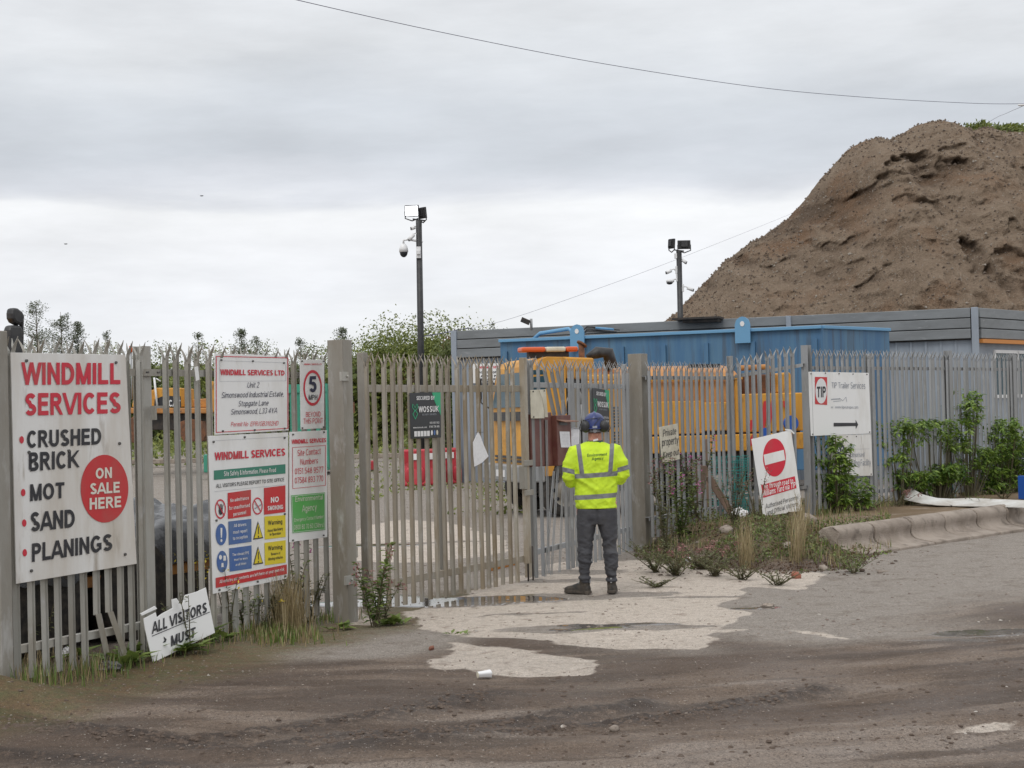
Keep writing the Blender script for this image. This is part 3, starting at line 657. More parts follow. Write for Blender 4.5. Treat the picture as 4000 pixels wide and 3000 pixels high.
za, zb_ = F3.at_px(2880,1470)[1], F3.at_px(3128,1426)[1]; F3.rail(za, 0, None, zb_); F3.rail(za-1.75, 0, None, zb_-1.72)
F3.post(F3.L, 0, F3.at_px(3140,1348)[1], .11, .10)
F4 = Fence(uline(3150,276), uline(4300,207), 'palisade_fence', 'long grey palisade fence along the raised pavement with leafy laurel growing through', 'fence', M['galv_grey'], 2.28)
nb = int(F4.L/.145)
for i in range(nb):
    t = .08+i*.145
    F4.pale(t, .37)
z4 = F4.at_px(3433,1439)[1]; F4.rail(z4); F4.rail(F4.at_px(3753,1886)[1], h=.06)
for px, py in ((3695,1370),(3945,1384)):
    t, z = F4.at_px(px, py); F4.post(t, .2, z, .11, .1, dy=-.05)
# narrow dark post beside the TIP board, seen doubled
t, z = F4.at_px(3418, 1500); F4.post(t, .2, 2.6, .10, .1)
# ================================================================== SIGNS
# ================================================================== a plain grotesque alphabet drawn with strokes
def _arc(cx, cy, rx, ry, a0, a1, n=12): return [(cx+rx*math.cos(R(a0+(a1-a0)*i/n)), cy+ry*math.sin(R(a0+(a1-a0)*i/n))) for i in range(n+1)]
def glyph(ch, t):
    a = t/2; T_ = 1-a; o = 'open'; X_ = .72; q = X_-a       # X_: x height
    def seg(*p): return (list(p), False)
    def ring(cx, cy, rx, ry): return (_arc(cx, cy, rx, ry, 0, 360, 26)[:-1], True)
    def arc(*k): return (_arc(*k), False)
    e = .14
    D = {
    'A': lambda: (.74, [seg((a*.4-.05,-e),(.37-a*.12,1+e*.35)), seg((.74-a*.4+.05,-e),(.37+a*.12,1+e*.35)), seg((.17,.30),(.57,.30))]),
    'B': lambda: (.68, [(([(a,a),(a,T_)]+_arc(.38,.745,.255-a,.255-a,90,-90)+[(a,.49)]), False), ((_arc(.38,.26,.30-a,.26-a,90,-90)+[(a,a)]), False)]),
    'C': lambda: (.72, [arc(.38,.5,.38-a,.5-a,42,318,22)]),
    'D': lambda: (.72, [(([(a,a),(a,T_),(.30,T_)]+_arc(.30,.5,.42-a,.5-a,90,-90,14)), True)]),
    'E': lambda: (.62, [seg((a,0),(a,1)), seg((a,T_),(.61,T_)), seg((a,.52),(.57,.52)), seg((a,a),(.62,a))]),
    'F': lambda: (.58, [seg((a,0),(a,1)), seg((a,T_),(.58,T_)), seg((a,.50),(.51,.50))]),
    'G': lambda: (.77, [arc(.39,.5,.39-a,.5-a,42,312,22), seg((.44,.45),(.77,.45)), seg((.77-a,.47),(.77-a,.14))]),
    'H': lambda: (.70, [seg((a,0),(a,1)), seg((.70-a,0),(.70-a,1)), seg((a,.52),(.70-a,.52))]),
    'I': lambda: (t, [seg((a,0),(a,1))]),
    'J': lambda: (.52, [([(.52-a,1),(.52-a,.30)]+_arc(.26,.28,.26-a,.28-a,0,-180), False)]),
    'K': lambda: (.70, [seg((a,0),(a,1)), seg((.62+e*.6,1+e),(a,.38)), seg((.30,.52),(.66+e*.5,-e))]),
    'L': lambda: (.58, [seg((a,0),(a,1)), seg((a,a),(.58,a))]),
    'M': lambda: (.84, [seg((a,0),(a,1)), seg((.84-a,0),(.84-a,1)), seg((a*1.1,1+e*.5),(.42,-e*.1)), seg((.84-a*1.1,1+e*.5),(.42,-e*.1))]),
    'N': lambda: (.70, [seg((a,0),(a,1)), seg((.70-a,0),(.70-a,1)), seg((a*.8,1+e*.5),(.70-a*.8,-e*.5))]),
    'O': lambda: (.80, [ring(.40,.5,.40-a,.5-a)]),
    'P': lambda: (.65, [seg((a,0),(a,1)), ([(a,T_)]+_arc(.35,.70,.30-a,.30-a,90,-90)+[(a,.40+a)], False)]),
    'Q': lambda: (.80, [ring(.40,.5,.40-a,.5-a), seg((.45,.25),(.80,-.02))]),
    'R': lambda: (.72, [seg((a,0),(a,1)), ([(a,T_)]+_arc(.37,.715,.285-a,.285-a,90,-90)+[(a,.43+a)], False), seg((.36,.46),(.66,-e))]),
    'S': lambda: (.66, [(_arc(.33,.735,.31-a,.265-a,22,270,14)[:-1]+_arc(.33,.265,.33-a,.265-a+.0,90,-158,14), False)]),
    'T': lambda: (.64, [seg((.32,0),(.32,1)), seg((0,T_),(.64,T_))]),
    'U': lambda: (.70, [([(a,1),(a,.33)]+_arc(.35,.33,.35-a,.33-a,180,360)+[(.70-a,1)], False)]),
    'V': lambda: (.70, [seg((a*.3-.05,1+e),(.35-a*.1,-e*.3)), seg((.70-a*.3+.05,1+e),(.35+a*.1,-e*.3))]),
    'W': lambda: (1.0, [seg((a*.4-.03,1+e),(.265,-e*.4)), seg((.245,-e*.4),(.50,1+e*.2)), seg((.50,1+e*.2),(.755,-e*.4)), seg((.735,-e*.4),(1-a*.4+.03,1+e))]),
    'X': lambda: (.68, [seg((.0,-e),(.66,1+e)), seg((.66,-e),(.0,1+e))]),
    'Y': lambda: (.68, [seg((.34,0),(.34,.45)), seg((.02,1+e),(.34,.40)), seg((.66,1+e),(.34,.40))]),
    'Z': lambda: (.62, [seg((0,T_),(.60,T_)), seg((.60,1-a),(.03,a)), seg((0,a),(.62,a))]),
    '0': lambda: (.56, [ring(.28,.5,.28-a,.5-a)]), '1': lambda: (.36, [seg((.30-a,0),(.30-a,1)), seg((.30-a,1-a*.6),(.02,.76))]),
    '2': lambda: (.56, [(_arc(.28,.72,.27-a,.28-a,165,-35,12)+[(.05,a)], False), seg((.02,a),(.56,a))]),
    '3': lambda: (.56, [(_arc(.27,.74,.26-a,.26-a,150,-80,12), False), (_arc(.27,.27,.29-a,.27-a,80,-150,12), False)]),
    '4': lambda: (.58, [seg((.44-a*.5,0),(.44-a*.5,1)), seg((.42,1),(.03,.28)), seg((.02,.27),(.58,.27))]),
    '5': lambda: (.56, [([(.52,T_),(.12,T_),(.07,.50)], False), (_arc(.27,.33,.29-a,.33-a,125,-155,14), False)]),
    '6': lambda: (.56, [ring(.285,.32,.285-a,.32-a), (_arc(.34,.5,.34-a,.5-a,55,180,10), False)]),
    '7': lambda: (.54, [seg((0,T_),(.54,T_)), seg((.52,1-a),(.16,-e))]),
    '8': lambda: (.56, [ring(.28,.74,.25-a,.26-a), ring(.28,.275,.28-a,.275-a)]), '9': lambda: (.56, [ring(.275,.68,.275-a,.32-a), (_arc(.22,.5,.34-a,.5-a,0,-125,10), False)]),
    'a': lambda: (.54, [(_arc(.27,.51,.24-a*.6,.21-a,160,0,10)+[(.51-a,0)], False), ring(.25,.20,.24-a,.20-a)]),
    'b': lambda: (.56, [seg((a,0),(a,1)), ring(.29,.36,.27-a,.36-a)]), 'c': lambda: (.52, [arc(.27,.36,.27-a,.36-a,45,315,16)]), 'd': lambda: (.56, [seg((.56-a,0),(.56-a,1)), ring(.27,.36,.27-a,.36-a)]),
    'e': lambda: (.55, [([(.04,.36),(.54-a*.4,.36)]+_arc(.28,.36,.27-a,.36-a,0,312,18), False)]), 'f': lambda: (.34, [([(.13,0),(.13,.80)]+_arc(.28,.80,.15,.20-a,180,90,5)+[(.36,1-a)], False), seg((0,q),(.34,q))]),
    'g': lambda: (.56, [ring(.27,.36,.27-a,.36-a), ([(.56-a,X_),(.56-a,-.05)]+_arc(.28,-.05,.28-a,.19-a*.5,0,-150,8), False)]), 'h': lambda: (.54, [seg((a,0),(a,1)), (_arc(.27,.43,.27-a,.29-a,170,0,8)+[(.54-a,0)], False)]),
    'i': lambda: (t, [seg((a,0),(a,X_)), seg((a,.86),(a,1))]), 'j': lambda: (t, [seg((a,-.2),(a,X_)), seg((a,.86),(a,1))]), 'k': lambda: (.52, [seg((a,0),(a,1)), seg((.46,X_),(a,.26)), seg((.22,.36),(.48,0))]), 'l': lambda: (t, [seg((a,0),(a,1))]),
    'm': lambda: (.86, [seg((a,0),(a,X_)), (_arc(.25,.46,.25-a,.26-a,170,0,7)+[(.43+a*.3,0)], False), (_arc(.64,.46,.22-a*.4,.26-a,170,0,7)+[(.86-a,0)], False)]), 'n': lambda: (.54, [seg((a,0),(a,X_)), (_arc(.27,.43,.27-a,.29-a,170,0,8)+[(.54-a,0)], False)]),
    'o': lambda: (.56, [ring(.28,.36,.28-a,.36-a)]), 'p': lambda: (.56, [seg((a,-.26),(a,X_)), ring(.29,.36,.27-a,.36-a)]), 'r': lambda: (.36, [seg((a,0),(a,X_)), (_arc(.30,.40,.30-a,.32-a,170,75,5), False)]),
    's': lambda: (.48, [(_arc(.24,.53,.22-a,.19-a,25,260,10)[:-1]+_arc(.24,.19,.24-a,.19-a,85,-155,10), False)]), 't': lambda: (.34, [([(.15,.92),(.15,.14)]+_arc(.29,.16,.14,.16-a,180,270,4)+[(.34,a)], False), seg((0,q),(.33,q))]),
    'u': lambda: (.54, [([(a,X_),(a,.27)]+_arc(.27,.28,.27-a,.28-a,180,360,8), False), seg((.54-a,0),(.54-a,X_))]), 'v': lambda: (.50, [seg((.02,X_),(.25,0)), seg((.48,X_),(.25,0))]), 'w': lambda: (.76, [seg((.03,X_),(.20,0)), seg((.20,0),(.38,X_)), seg((.38,X_),(.56,0)), seg((.56,0),(.73,X_))]),
    'x': lambda: (.5, [seg((.02,0),(.48,X_)), seg((.48,0),(.02,X_))]), 'y': lambda: (.5, [seg((.03,X_),(.26,.04)), seg((.48,X_),(.17,-.26))]), 'z': lambda: (.48, [seg((0,q),(.46,q)), seg((.45,q),(.03,a)), seg((0,a),(.48,a))]),
    '.': lambda: (t, [seg((a,0),(a,t))]), ',': lambda: (t, [seg((a,-.12),(a,t))]), ':': lambda: (t, [seg((a,0),(a,t)), seg((a,.5),(a,.5+t))]), '/': lambda: (.34, [seg((.03,0),(.31,1))]),
    '&': lambda: (.70, [ring(.28,.78,.18-a*.5,.20-a*.5), (_arc(.28,.27,.27-a,.26-a,100,330,12)+[(.66,.42)], False), seg((.16,.66),(.66,.0))]), '(': lambda: (.28, [arc(.34,.45,.30,.62,130,230,8)]), ')': lambda: (.28, [arc(-.06,.45,.30,.62,-50,50,8)]), '-': lambda: (.3, [seg((0,.36),(.3,.36))]),
    }
    if ch not in D: return (.32, [])
    return D[ch]()
def stroke_mesh(pts, closed, t):
    n = len(pts); vs = []; P = [Vector(p) for p in pts]
    for i in range(n):
        if closed: d0 = (P[i]-P[i-1]); d1 = (P[(i+1) % n]-P[i])
        else: d0 = P[i]-P[i-1] if i > 0 else P[1]-P[0]; d1 = P[i+1]-P[i] if i < n-1 else P[i]-P[i-1]
        d0.normalize(); d1.normalize(); n0 = Vector((-d0.y, d0.x)); n1 = Vector((-d1.y, d1.x)); m_ = (n0+n1); m_ = m_.normalized() if m_.length > 1e-3 else n0
        k = min(1/max(m_.dot(n0), .3), 2.2)*t/2; vs += [tuple(P[i]+m_*k), tuple(P[i]-m_*k)]
    fs = [(2*i, 2*i+1, 2*((i+1) % n)+1, 2*((i+1) % n)) for i in range(n if closed else n-1)]
    return vs, fs
def text2d(txt, bold=0.0):
    """returns vertices (u 0..1 along, v 0..1 over the cap height, layer) and faces"""
    t = {0: .105}.get(bold, .11) if bold < .005 else (.15 if bold < .025 else .20)
    x = 0; V = []; F = []; sp = .13 if bold < .025 else .105; lay = 0
    for ch in txt:
        w, st = glyph(ch, t)
        lo = -.30 if ch in 'gjpqy,()' else 0.0
        for pts, cl_ in st:
            vs, fs = stroke_mesh(pts, cl_, t); b = len(V); lay = (lay+1) % 5
            V += [(x+a, min(max(c, lo), 1.0), lay) for a, c in vs]; F += [tuple(i+b for i in f) for f in fs]
        x += w+(sp if ch != ' ' else 0)
    x -= sp
    return [(a/x, c, l) for a, c, l in V], F
class Board:
    """A sign lying in a real plane (P, n points to the viewer); its marks are laid out on that plane."""
    def __init__(s, P, n, name, label, base, cat='sign', group=None, conv=None, off=.0):
        s.n = Vector(n).normalized(); s.P = Vector(P)+s.n*off; s.org = Vector(base); s.root = thing(name, label, cat, s.org, 0, group); s.acc = {}; s.conv = conv or (lambda a, b: (a, b))
    def pt(s, a, b, lift=0): px, py = s.conv(a, b); return hit(px, py, s.P, s.n)+s.n*lift
    def slab(s, pts, th, m, name='panel', bevel=.002):
        P = [s.pt(*p) for p in pts]; mb = MB(); mb.prism([p-s.n*th for p in P], s.n*th); return mb.build(name, m, s.root, origin=s.org, bevel=bevel, recalc=True)
    def A(s, name, m, lift):
        s.k = getattr(s, 'k', 0)+1
        one = name in ('pictogram','warning_symbol','print','emblem','prohibition_symbol','border','plate_outline','scuff','tie')
        return s.acc.setdefault((name, m, lift if one else (lift, s.k)), MB())
    def poly(s, name, m, pts, lift=.003):
        P = [s.pt(*p, lift) for p in pts]; s.A(name, m, lift).add(P, [tuple(range(len(P)))])
    def disc(s, name, m, c, rx, ry, lift=.003, n=40, inner=None, shear=0):
        ring = lambda k, a_, b_: (c[0]+a_*math.cos(k), c[1]-b_*math.sin(k)+shear*a_*math.cos(k))
        if inner is None: s.poly(name, m, [ring(2*math.pi*i/n, rx, ry) for i in range(n)], lift)
        else:
            P = [s.pt(*ring(2*math.pi*i/n, rx, ry), lift) for i in range(n)]+[s.pt(*ring(2*math.pi*i/n, rx*inner, ry*inner), lift) for i in range(n)]
            s.A(name, m, lift).add(P, [(i, (i+1) % n, n+(i+1) % n, n+i) for i in range(n)])
    def line(s, name, m, pts, w, lift=.003, closed=False):
        pts = [Vector((*p, 0)) for p in pts]; k = len(pts)
        for i in range(k if closed else k-1):
            a, b_ = pts[i], pts[(i+1) % k]; d = (b_-a).normalized(); nn = Vector((-d.y, d.x, 0))*w/2; e = d*w/2
            s.poly(name, m, [tuple((a-nn-e).xy), tuple((b_-nn+e).xy), tuple((b_+nn+e).xy), tuple((a+nn-e).xy)], lift+random.uniform(0,.0004))
    def text(s, txt, bl, br, h, m, bold=.0, lift=.005, slant=0, name='lettering'):
        """bl, br = baseline ends, h = cap height upward (picture units); slant shifts the top"""
        vs, fs = text2d(txt, bold)
        if not vs: return
        h0, h1 = (h if isinstance(h, tuple) else (h, h)); P = []
        for u, v, l in vs:
            hh = h0*(1-u)+h1*u; x = bl[0]*(1-u)+br[0]*u+slant*v; y = bl[1]*(1-u)+br[1]*u-hh*v; P.append(s.pt(x, y, lift+l*.00012))
        s.A(name, m, lift).add(P, fs)
    def bolts(s, pts, r=.011):
        for p in pts: mb = MB(); a = s.pt(*p); mb.cyl(a, a+s.n*.012, r, n=8); mb.build('bolt', M['bolt'], s.root, origin=s.org)
    def done(s):
        for (name, m, lift), mb in s.acc.items():
            mb.build(name, m, s.root, origin=s.org)
def zc(ox, oy, sc): return lambda a, b: (ox+a/sc, oy+b/sc)
LN = Lf.n; LP = Lf.A
def base_on(pl, n, px, py):
    p = hit(px, py, pl, n); return (p.x, p.y, p.z)

# --- large WINDMILL SERVICES board
Z = zc(0, 1150, 1.951)
b1_ = Board(LP, LN, 'site_sign', 'large white WINDMILL SERVICES board listing crushed brick, MOT, sand, planings', base_on(LP, LN, 290, 2240), off=.065, conv=Z)
def s2(x, y):      # second zoom frame (0,1900,2.073) to first frame units
    return (x/2.0733*1.951, (1900+y/2.0733-1150)*1.951)
def s3(x, y):      # third zoom frame (0,1700, 2.37)
    return (x/2.37*1.951, (1700+y/2.37-1150)*1.951)
b1_.slab([(82,443),(957,460),s2(1108,627),s2(133,790)], .010, M['white_dirty'])
b1_.text('WINDMILL', (170,690), (914,684), (173,160), M['red'], .05); b1_.text('SERVICES', (188,925), (916,905), (172,160), M['red'], .05)
b1_.text('CRUSHED', (203,1172), (768,1142), (134,124), M['black'], .06); b1_.text('BRICK', (217,1350), (592,1318), (145,130), M['black'], .06)
b1_.text('MOT', s3(275,612), s3(592,580), (158*.823,146*.823), M['black'], .06); b1_.text('SAND', s3(279,895), s3(688,850), (182*.823,165*.823), M['black'], .06)
b1_.text('PLANINGS', s3(292,1175), s3(1035,1065), (172*.823,155*.823), M['black'], .06)
for c in ((163,1108),(175,1510),s3(222,813),s3(227,1088)): b1_.disc('bullet', M['red'], c, 17, 28)
b1_.disc('sale_disc', M['red2'], s3(965,495), 221*.823, 314*.823, .003, 56)
b1_.text('ON', s3(880,405), s3(1030,395), (100*.823,100*.823), M['wash'], .06, .006); b1_.text('SALE', s3(828,550), s3(1103,530), (105*.823,100*.823), M['wash'], .06, .006); b1_.text('HERE', s3(824,690), s3(1116,665), (108*.823,102*.823), M['wash'], .06, .006)
b1_.bolts([(198,506),(880,520),(908,1136),(217,1203),(521,1192),s2(250,683),s2(1010,550)]); b1_.done()

# --- address board
Z = zc(700, 1300, 2.37)
b2_ = Board(LP, LN, 'site_sign', 'white red-bordered board with the WINDMILL SERVICES LTD address and permit number', base_on(LP, LN, 985, 1690), off=.058, conv=Z)
b2_.slab([(330,192),(1013,212),(1013,903),(330,945)], .008, M['white'])
b2_.line('border', M['red'], [(341,218),(1003,232),(1004,884),(341,922)], 7, closed=True)
b2_.line('plate_outline', M['grey_print'], [(372,258),(985,278),(985,445),(374,450)], 2, closed=True)
b2_.text('WINDMILL SERVICES LTD', (380,392), (972,396), (55,48), M['red'], .05)
b2_.text('Unit 2', (626,510), (733,507), 52, M['navy'], 0, slant=8); b2_.text('Simonswood Industrial Estate,', (387,604), (962,590), (54,50), M['navy'], .0, slant=9)
b2_.text('Stopgate Lane', (543,682), (820,672), (52,50), M['navy'], .0, slant=9); b2_.text('Simonswood, L33 4YA', (474,758), (900,743), (52,50), M['navy'], .0, slant=9)
b2_.text('Permit No  EPR/GB3102HD', (473,868), (912,858), (42,42), M['red'], 0, slant=8)
b2_.bolts([(386,252),(678,262),(965,280),(400,910),(695,900),(972,886)], .008); b2_.done()

# --- 5 mph
b3_ = Board(LP, LN, 'speed_sign', 'narrow white 5 MPH BEYOND THIS POINT sign on fence next to the left gate post', base_on(LP, LN, 1220, 1675), off=.058, conv=Z)
b3_.slab([(1118,248),(1343,250),(1343,882),(1128,895)], .006, M['white'])
b3_.disc('speed_ring', M['red'], (1234,510), 86, 166, inner=.84)
b3_.text('5', (1203,552), (1268,550), 150, M['navy'], .04); b3_.text('MPH', (1196,622), (1275,620), 48, M['black'], .01)
b3_.text('BEYOND', (1170,780), (1306,774), 46, M['red'], .0); b3_.text('THIS POINT', (1147,842), (1328,836), 48, M['red'], .0); b3_.text('WINDMILL SERVICES LTD', (1153,298), (1315,298), 14, M['red'], .03)
b3_.bolts([(1134,262),(1333,263),(1136,882),(1334,872)], .007); b3_.done()

# --- safety board
def s4(x, y): return ((700+x/2.5525-700)*2.37, (1950+y/2.5525-1300)*2.37)
b4_ = Board(LP, LN, 'safety_sign', 'white WINDMILL SERVICES site safety board with hazard pictograms and red bottom strip', base_on(LP, LN, 980, 2290), off=.062, conv=Z)
b4_.slab([(270,955),(1010,922),s4(1085,790),s4(340,945)], .008, M['white'])
b4_.line('plate_outline', M['grey_print'], [(310,1000),(1005,962)], 2)
b4_.text('WINDMILL SERVICES', (328,1182), (978,1137), (75,68), M['red'], .05)
b4_.poly('green_strip', M['greenp'], [(319,1275),(981,1216),(981,1302),(320,1362)])
b4_.text('Site Safety & Information. Please Read', (409,1328), (890,1288), (46,40), M['white'], .02, .006)
b4_.text('ALL VISITORS PLEASE REPORT TO SITE OFFICE', (340,1436), (968,1374), (36,33), M['black'], .01)
b4_.line('plate_outline', M['grey_print'], [(326,1470),(984,1405)], 2)
def icon_bar(c, rx, ry):
    b4_.disc('prohibition_symbol', M['red'], c, rx, ry, .004, inner=.83)
    b4_.line('prohibition_symbol', M['red'], [(c[0]-rx*.66, c[1]-ry*.66), (c[0]+rx*.66, c[1]+ry*.66)], 8, .0065)
c1 = s4(408,98); icon_bar(c1, 50, 92); b4_.disc('pictogram', M['black'], (c1[0]+2,c1[1]+20), 18, 34, .0052)
for k in range(4): b4_.line('pictogram', M['black'], [(c1[0]-10+k*9, c1[1]), (c1[0]-16+k*13, c1[1]-48+abs(k-1.5)*6)], 6, .0052)
c2 = s4(778,68); icon_bar(c2, 47, 80); b4_.line('pictogram', M['grey_print'], [(c2[0]-22,c2[1]+22),(c2[0]+30,c2[1]-12)], 9, .0052); b4_.line('pictogram', M['grey_print'], [(c2[0]-24,c2[1]-20),(c2[0]-6,c2[1]-2)], 3, .0052)
for c in (s4(415,352), s4(425,622)): b4_.disc('mandatory_symbol', M['bluep'], c, 50, 100, .004)
c = s4(415,352); b4_.poly('pictogram', M['white'], [(c[0]-9,c[1]-62),(c[0]+9,c[1]-62),(c[0]+5,c[1]+30),(c[0]-5,c[1]+30)], .006); b4_.disc('pictogram', M['white'], (c[0],c[1]+56), 9, 14, .006)
c = s4(425,622); b4_.disc('pictogram', M['white'], (c[0]-18,c[1]-40), 14, 22, .006); b4_.poly('pictogram', M['white'], [(c[0]+10,c[1]-55),(c[0]+32,c[1]-55),(c[0]+34,c[1]-10),(c[0]+8,c[1]-8)], .006); b4_.poly('pictogram', M['white'], [(c[0]-8,c[1]+14),(c[0]+10,c[1]+12),(c[0]+12,c[1]+50),(c[0]-10,c[1]+52)], .006)
def rbox(m, p, nm='notice_panel'): b4_.poly(nm, m, [s4(*q) for q in p], .004)
rbox(M['red2'], [(480,-62),(712,-95),(712,165),(483,197)]); rbox(M['red2'], [(842,-112),(1056,-138),(1056,128),(843,155)])
rbox(M['bluep'], [(487,222),(716,196),(718,424),(492,456)]); rbox(M['bluep'], [(495,490),(718,460),(720,690),(500,722)])
rbox(M['yellowp'], [(847,172),(1056,158),(1058,376),(850,402)]); rbox(M['yellowp'], [(847,435),(1058,408),(1060,632),(852,660)])
def tx(s_, x0, y0, x1, y1, h, m, bo=.01): b4_.text(s_, s4(x0,y0), s4(x1,y1), h*2.37/2.5525*.88, m, bo, .006)
tx('No admittance', 503,30,688,2, 40, M['white']); tx('for unauthorised', 492,108,697,76, 42, M['white']); tx('personnel', 535,168,660,146, 42, M['white'])
tx('NO', 908,36,987,26, 62, M['white'], .03); tx('SMOKING', 876,112,1030,98, 50, M['white'], .03)
tx('All drivers', 540,280,663,264, 36, M['white']); tx('must report', 532,346,672,328, 38, M['white']); tx('to reception', 530,408,676,386, 38, M['white'])
tx('The relevant PPE', 525,568,690,546, 32, M['white']); tx('must be worn', 542,615,675,598, 28, M['white']); tx('at all times', 556,666,662,648, 28, M['white'])
for (y, a, bb) in ((0,'Heavy Machinery','In Operation'), (252,'Beware of','Moving vehicles')):
    tx('Warning', 882,260+y,1022,244+y, 52, M['black'], .015)
    if y == 0: tx(a, 878,330,1028,306, 34, M['black']); tx(bb, 898,364,1008,350, 30, M['black'])
    else: tx(a, 912,560,1002,548, 30, M['black']); tx(bb, 884,612,1028,590, 34, M['black'])
    P = [s4(782,218+y), s4(834,388+y), s4(734,404+y)]; b4_.poly('warning_symbol', M['black'], P, .004)
    cx = sum(p[0] for p in P)/3; cy = sum(p[1] for p in P)/3; b4_.poly('warning_symbol', M['yellowp'], [(cx+(p[0]-cx)*.80, cy+(p[1]-cy)*.80) for p in P], .0055)
    b4_.line('warning_symbol', M['black'], [s4(783,275+y), s4(784,345+y)], 7, .007); b4_.disc('warning_symbol', M['black'], s4(784,372+y), 5, 9, .007)
rbox(M['red2'], [(360,785),(1070,650),(1070,745),(362,886)], 'red_strip')
tx('All vehicles and contents are left here at your own risk', 397,840,1042,712, 38, M['white'])
b4_.bolts([(314,1010),(602,966),(972,972),s4(367,212),s4(1048,148),s4(397,904),s4(778,822),s4(1052,768)], .009); b4_.done()

# --- contact numbers
b5_ = Board(LP, LN, 'contact_sign', 'narrow white site contact numbers board with green Environmental Agency panel', base_on(LP, LN, 1205, 2108), off=.058, conv=Z)
b5_.slab([(1022,918),(1368,903),s4(1478,378),s4(1100,430)], .008, M['white'])
b5_.text('WINDMILL SERVICES', (1040,1030), (1356,1012), (42,38), M['red'], .03)
b5_.line('border', M['red'], [(1047,1062),(1352,1042),(1352,1412),(1049,1442)], 4, closed=True)
for s_, x0, y0, x1, y1, h in (('Site Contact',1092,1142,1306,1122,58),('Numbers',1120,1224,1280,1208,56),('0151 548 9577',1068,1310,1330,1292,55),('07584 893 770',1068,1396,1330,1374,55)): b5_.text(s_, (x0,y0), (x1,y1), h, M['red'], 0)
b5_.poly('green_panel', M['green2'], [s4(1112,-38),s4(1452,-68),s4(1455,305),s4(1128,340)], .003)
b5_.line('green_panel', M['white'], [s4(1118,-28),s4(1446,-58),s4(1447,296),s4(1134,330)], 3, .0045, closed=True)
for s_, x0, y0, x1, y1, h in (('Environmental',1152,25,1426,2,52),('Agency',1222,128,1364,108,68),('Emergency Contact Number',1142,226,1434,188,36),('0800 80 70 60 (24hrs)',1140,306,1437,278,50)): b5_.text(s_, s4(x0,y0), s4(x1,y1), h*.9, M['wash'], .0, .006)
b5_.bolts([(1050,942),(1337,920),s4(1130,410),s4(1436,360)], .008); b5_.done()

# --- broken ALL VISITORS board leaning on the fence foot
Z2 = zc(0, 1900, 2.0733)
q0 = hit(598, 2592, LP+LN*.20, LN); nv = (LN+Vector((0,0,.13))).normalized()
b6_ = Board(q0, nv, 'broken_sign', 'cracked white ALL VISITORS MUST board leaning against the foot of the left fence', q0, conv=Z2)
b6_.slab([(1240,1428),(1742,1185),(1668,818),(1600,850),(1500,880),(1482,945),(1470,962),(1432,905),(1392,915),(1398,985),(1312,1030),(1272,1060),(1262,1020),(1165,1070),(1178,1160)], .008, M['white'])
b6_.slab([(1140,1030),(1255,968),(1275,990),(1150,1048)], .012, M['white'], 'broken_edge')
b6_.text('ALL VISITORS', (1232,1195), (1672,1020), (95,85), M['black'], .025); b6_.line('underline', M['black'], [(1232,1212),(1695,1018)], 6)
b6_.text('MUST', (1382,1298), (1580,1218), (88,80), M['black'], .03); b6_.poly('hole', M['panelblack'], [(1322,1215),(1348,1238),(1340,1262),(1316,1268),(1330,1245)])
b6_.done()

# --- security boards
for j, (bz, F_, pts, lab) in enumerate(((zc(1300,1250,2.37), G1, [(712,675),(997,667),(1003,1088),(722,1100)], 'black and green WOSSUK security board on the wide left gate leaf, fully visible'),
                                   (zc(1900,1250,2.37), G2, [(982,627),(1137,650),(1141,1035),(985,1025)], 'black and green WOSSUK security board behind the helmet, partly hidden'))):
    bb = Board(F_.A, F_.n, 'security_sign', lab, base_on(F_.A, F_.n, 1660 if j == 0 else 2348, 1712 if j == 0 else 1690), off=.06, conv=bz)
    bb.slab(pts, .005, M['panelblack'])
    (xa, ya), (xb, yb), (xc, yc), (xd, yd) = pts
    def q(u, v): 
        x = (xa*(1-u)+xb*u)*(1-v)+(xd*(1-u)+xc*u)*v; y = (ya*(1-u)+yb*u)*(1-v)+(yd*(1-u)+yc*u)*v; return (x, y)
    hgt = yd-ya
    bb.poly('green_corner', M['green3'], [q(.72,.005), q(.995,.005), q(.995,.52), q(.93,.40), q(.80,.2)], .002)
    bb.text('SECURED BY', q(.20,.16), q(.79,.165), hgt*.085, M['whitepl'], .03); bb.text('WOSSUK', q(.27,.43), q(.91,.43), hgt*.13, M['whitepl'], .05)
    bb.text('SECURITY SERVICES', q(.37,.50), q(.84,.50), hgt*.035, M['grey_print'], .01)
    for cyv in (.31,): 
        bb.line('emblem', M['green3'], [q(.07,.25),q(.07,.32),q(.155,.40),q(.24,.32),q(.24,.25)], 5); bb.line('emblem', M['green3'], [q(.10,.25),q(.155,.33),q(.21,.25)], 4)
        bb.line('emblem', M['green3'], [q(.155,.38),q(.235,.46),q(.155,.57),q(.08,.46)], 6, closed=True)
    bb.text('0151 903 1162', q(.62,.69), q(.93,.69), hgt*.045, M['whitepl'], .02); bb.text('www.wossuk.com', q(.07,.775), q(.52,.775), hgt*.035, M['whitepl'], .02); bb.text('07487 786 990', q(.60,.775), q(.93,.775), hgt*.045, M['whitepl'], .02)
    for k in range(5): bb.poly('logo_strip', M['whitepl'], [q(.11+k*.105,.84),q(.20+k*.105,.84),q(.20+k*.105,.955),q(.11+k*.105,.955)], .003)
    for k in range(3): bb.disc('logo_strip', M[['whitepl','bluep','cream'][k]], q(.69+k*.088,.885), 9 if j == 0 else 5, 24 if j == 0 else 20, .003, 20)
    bb.done()

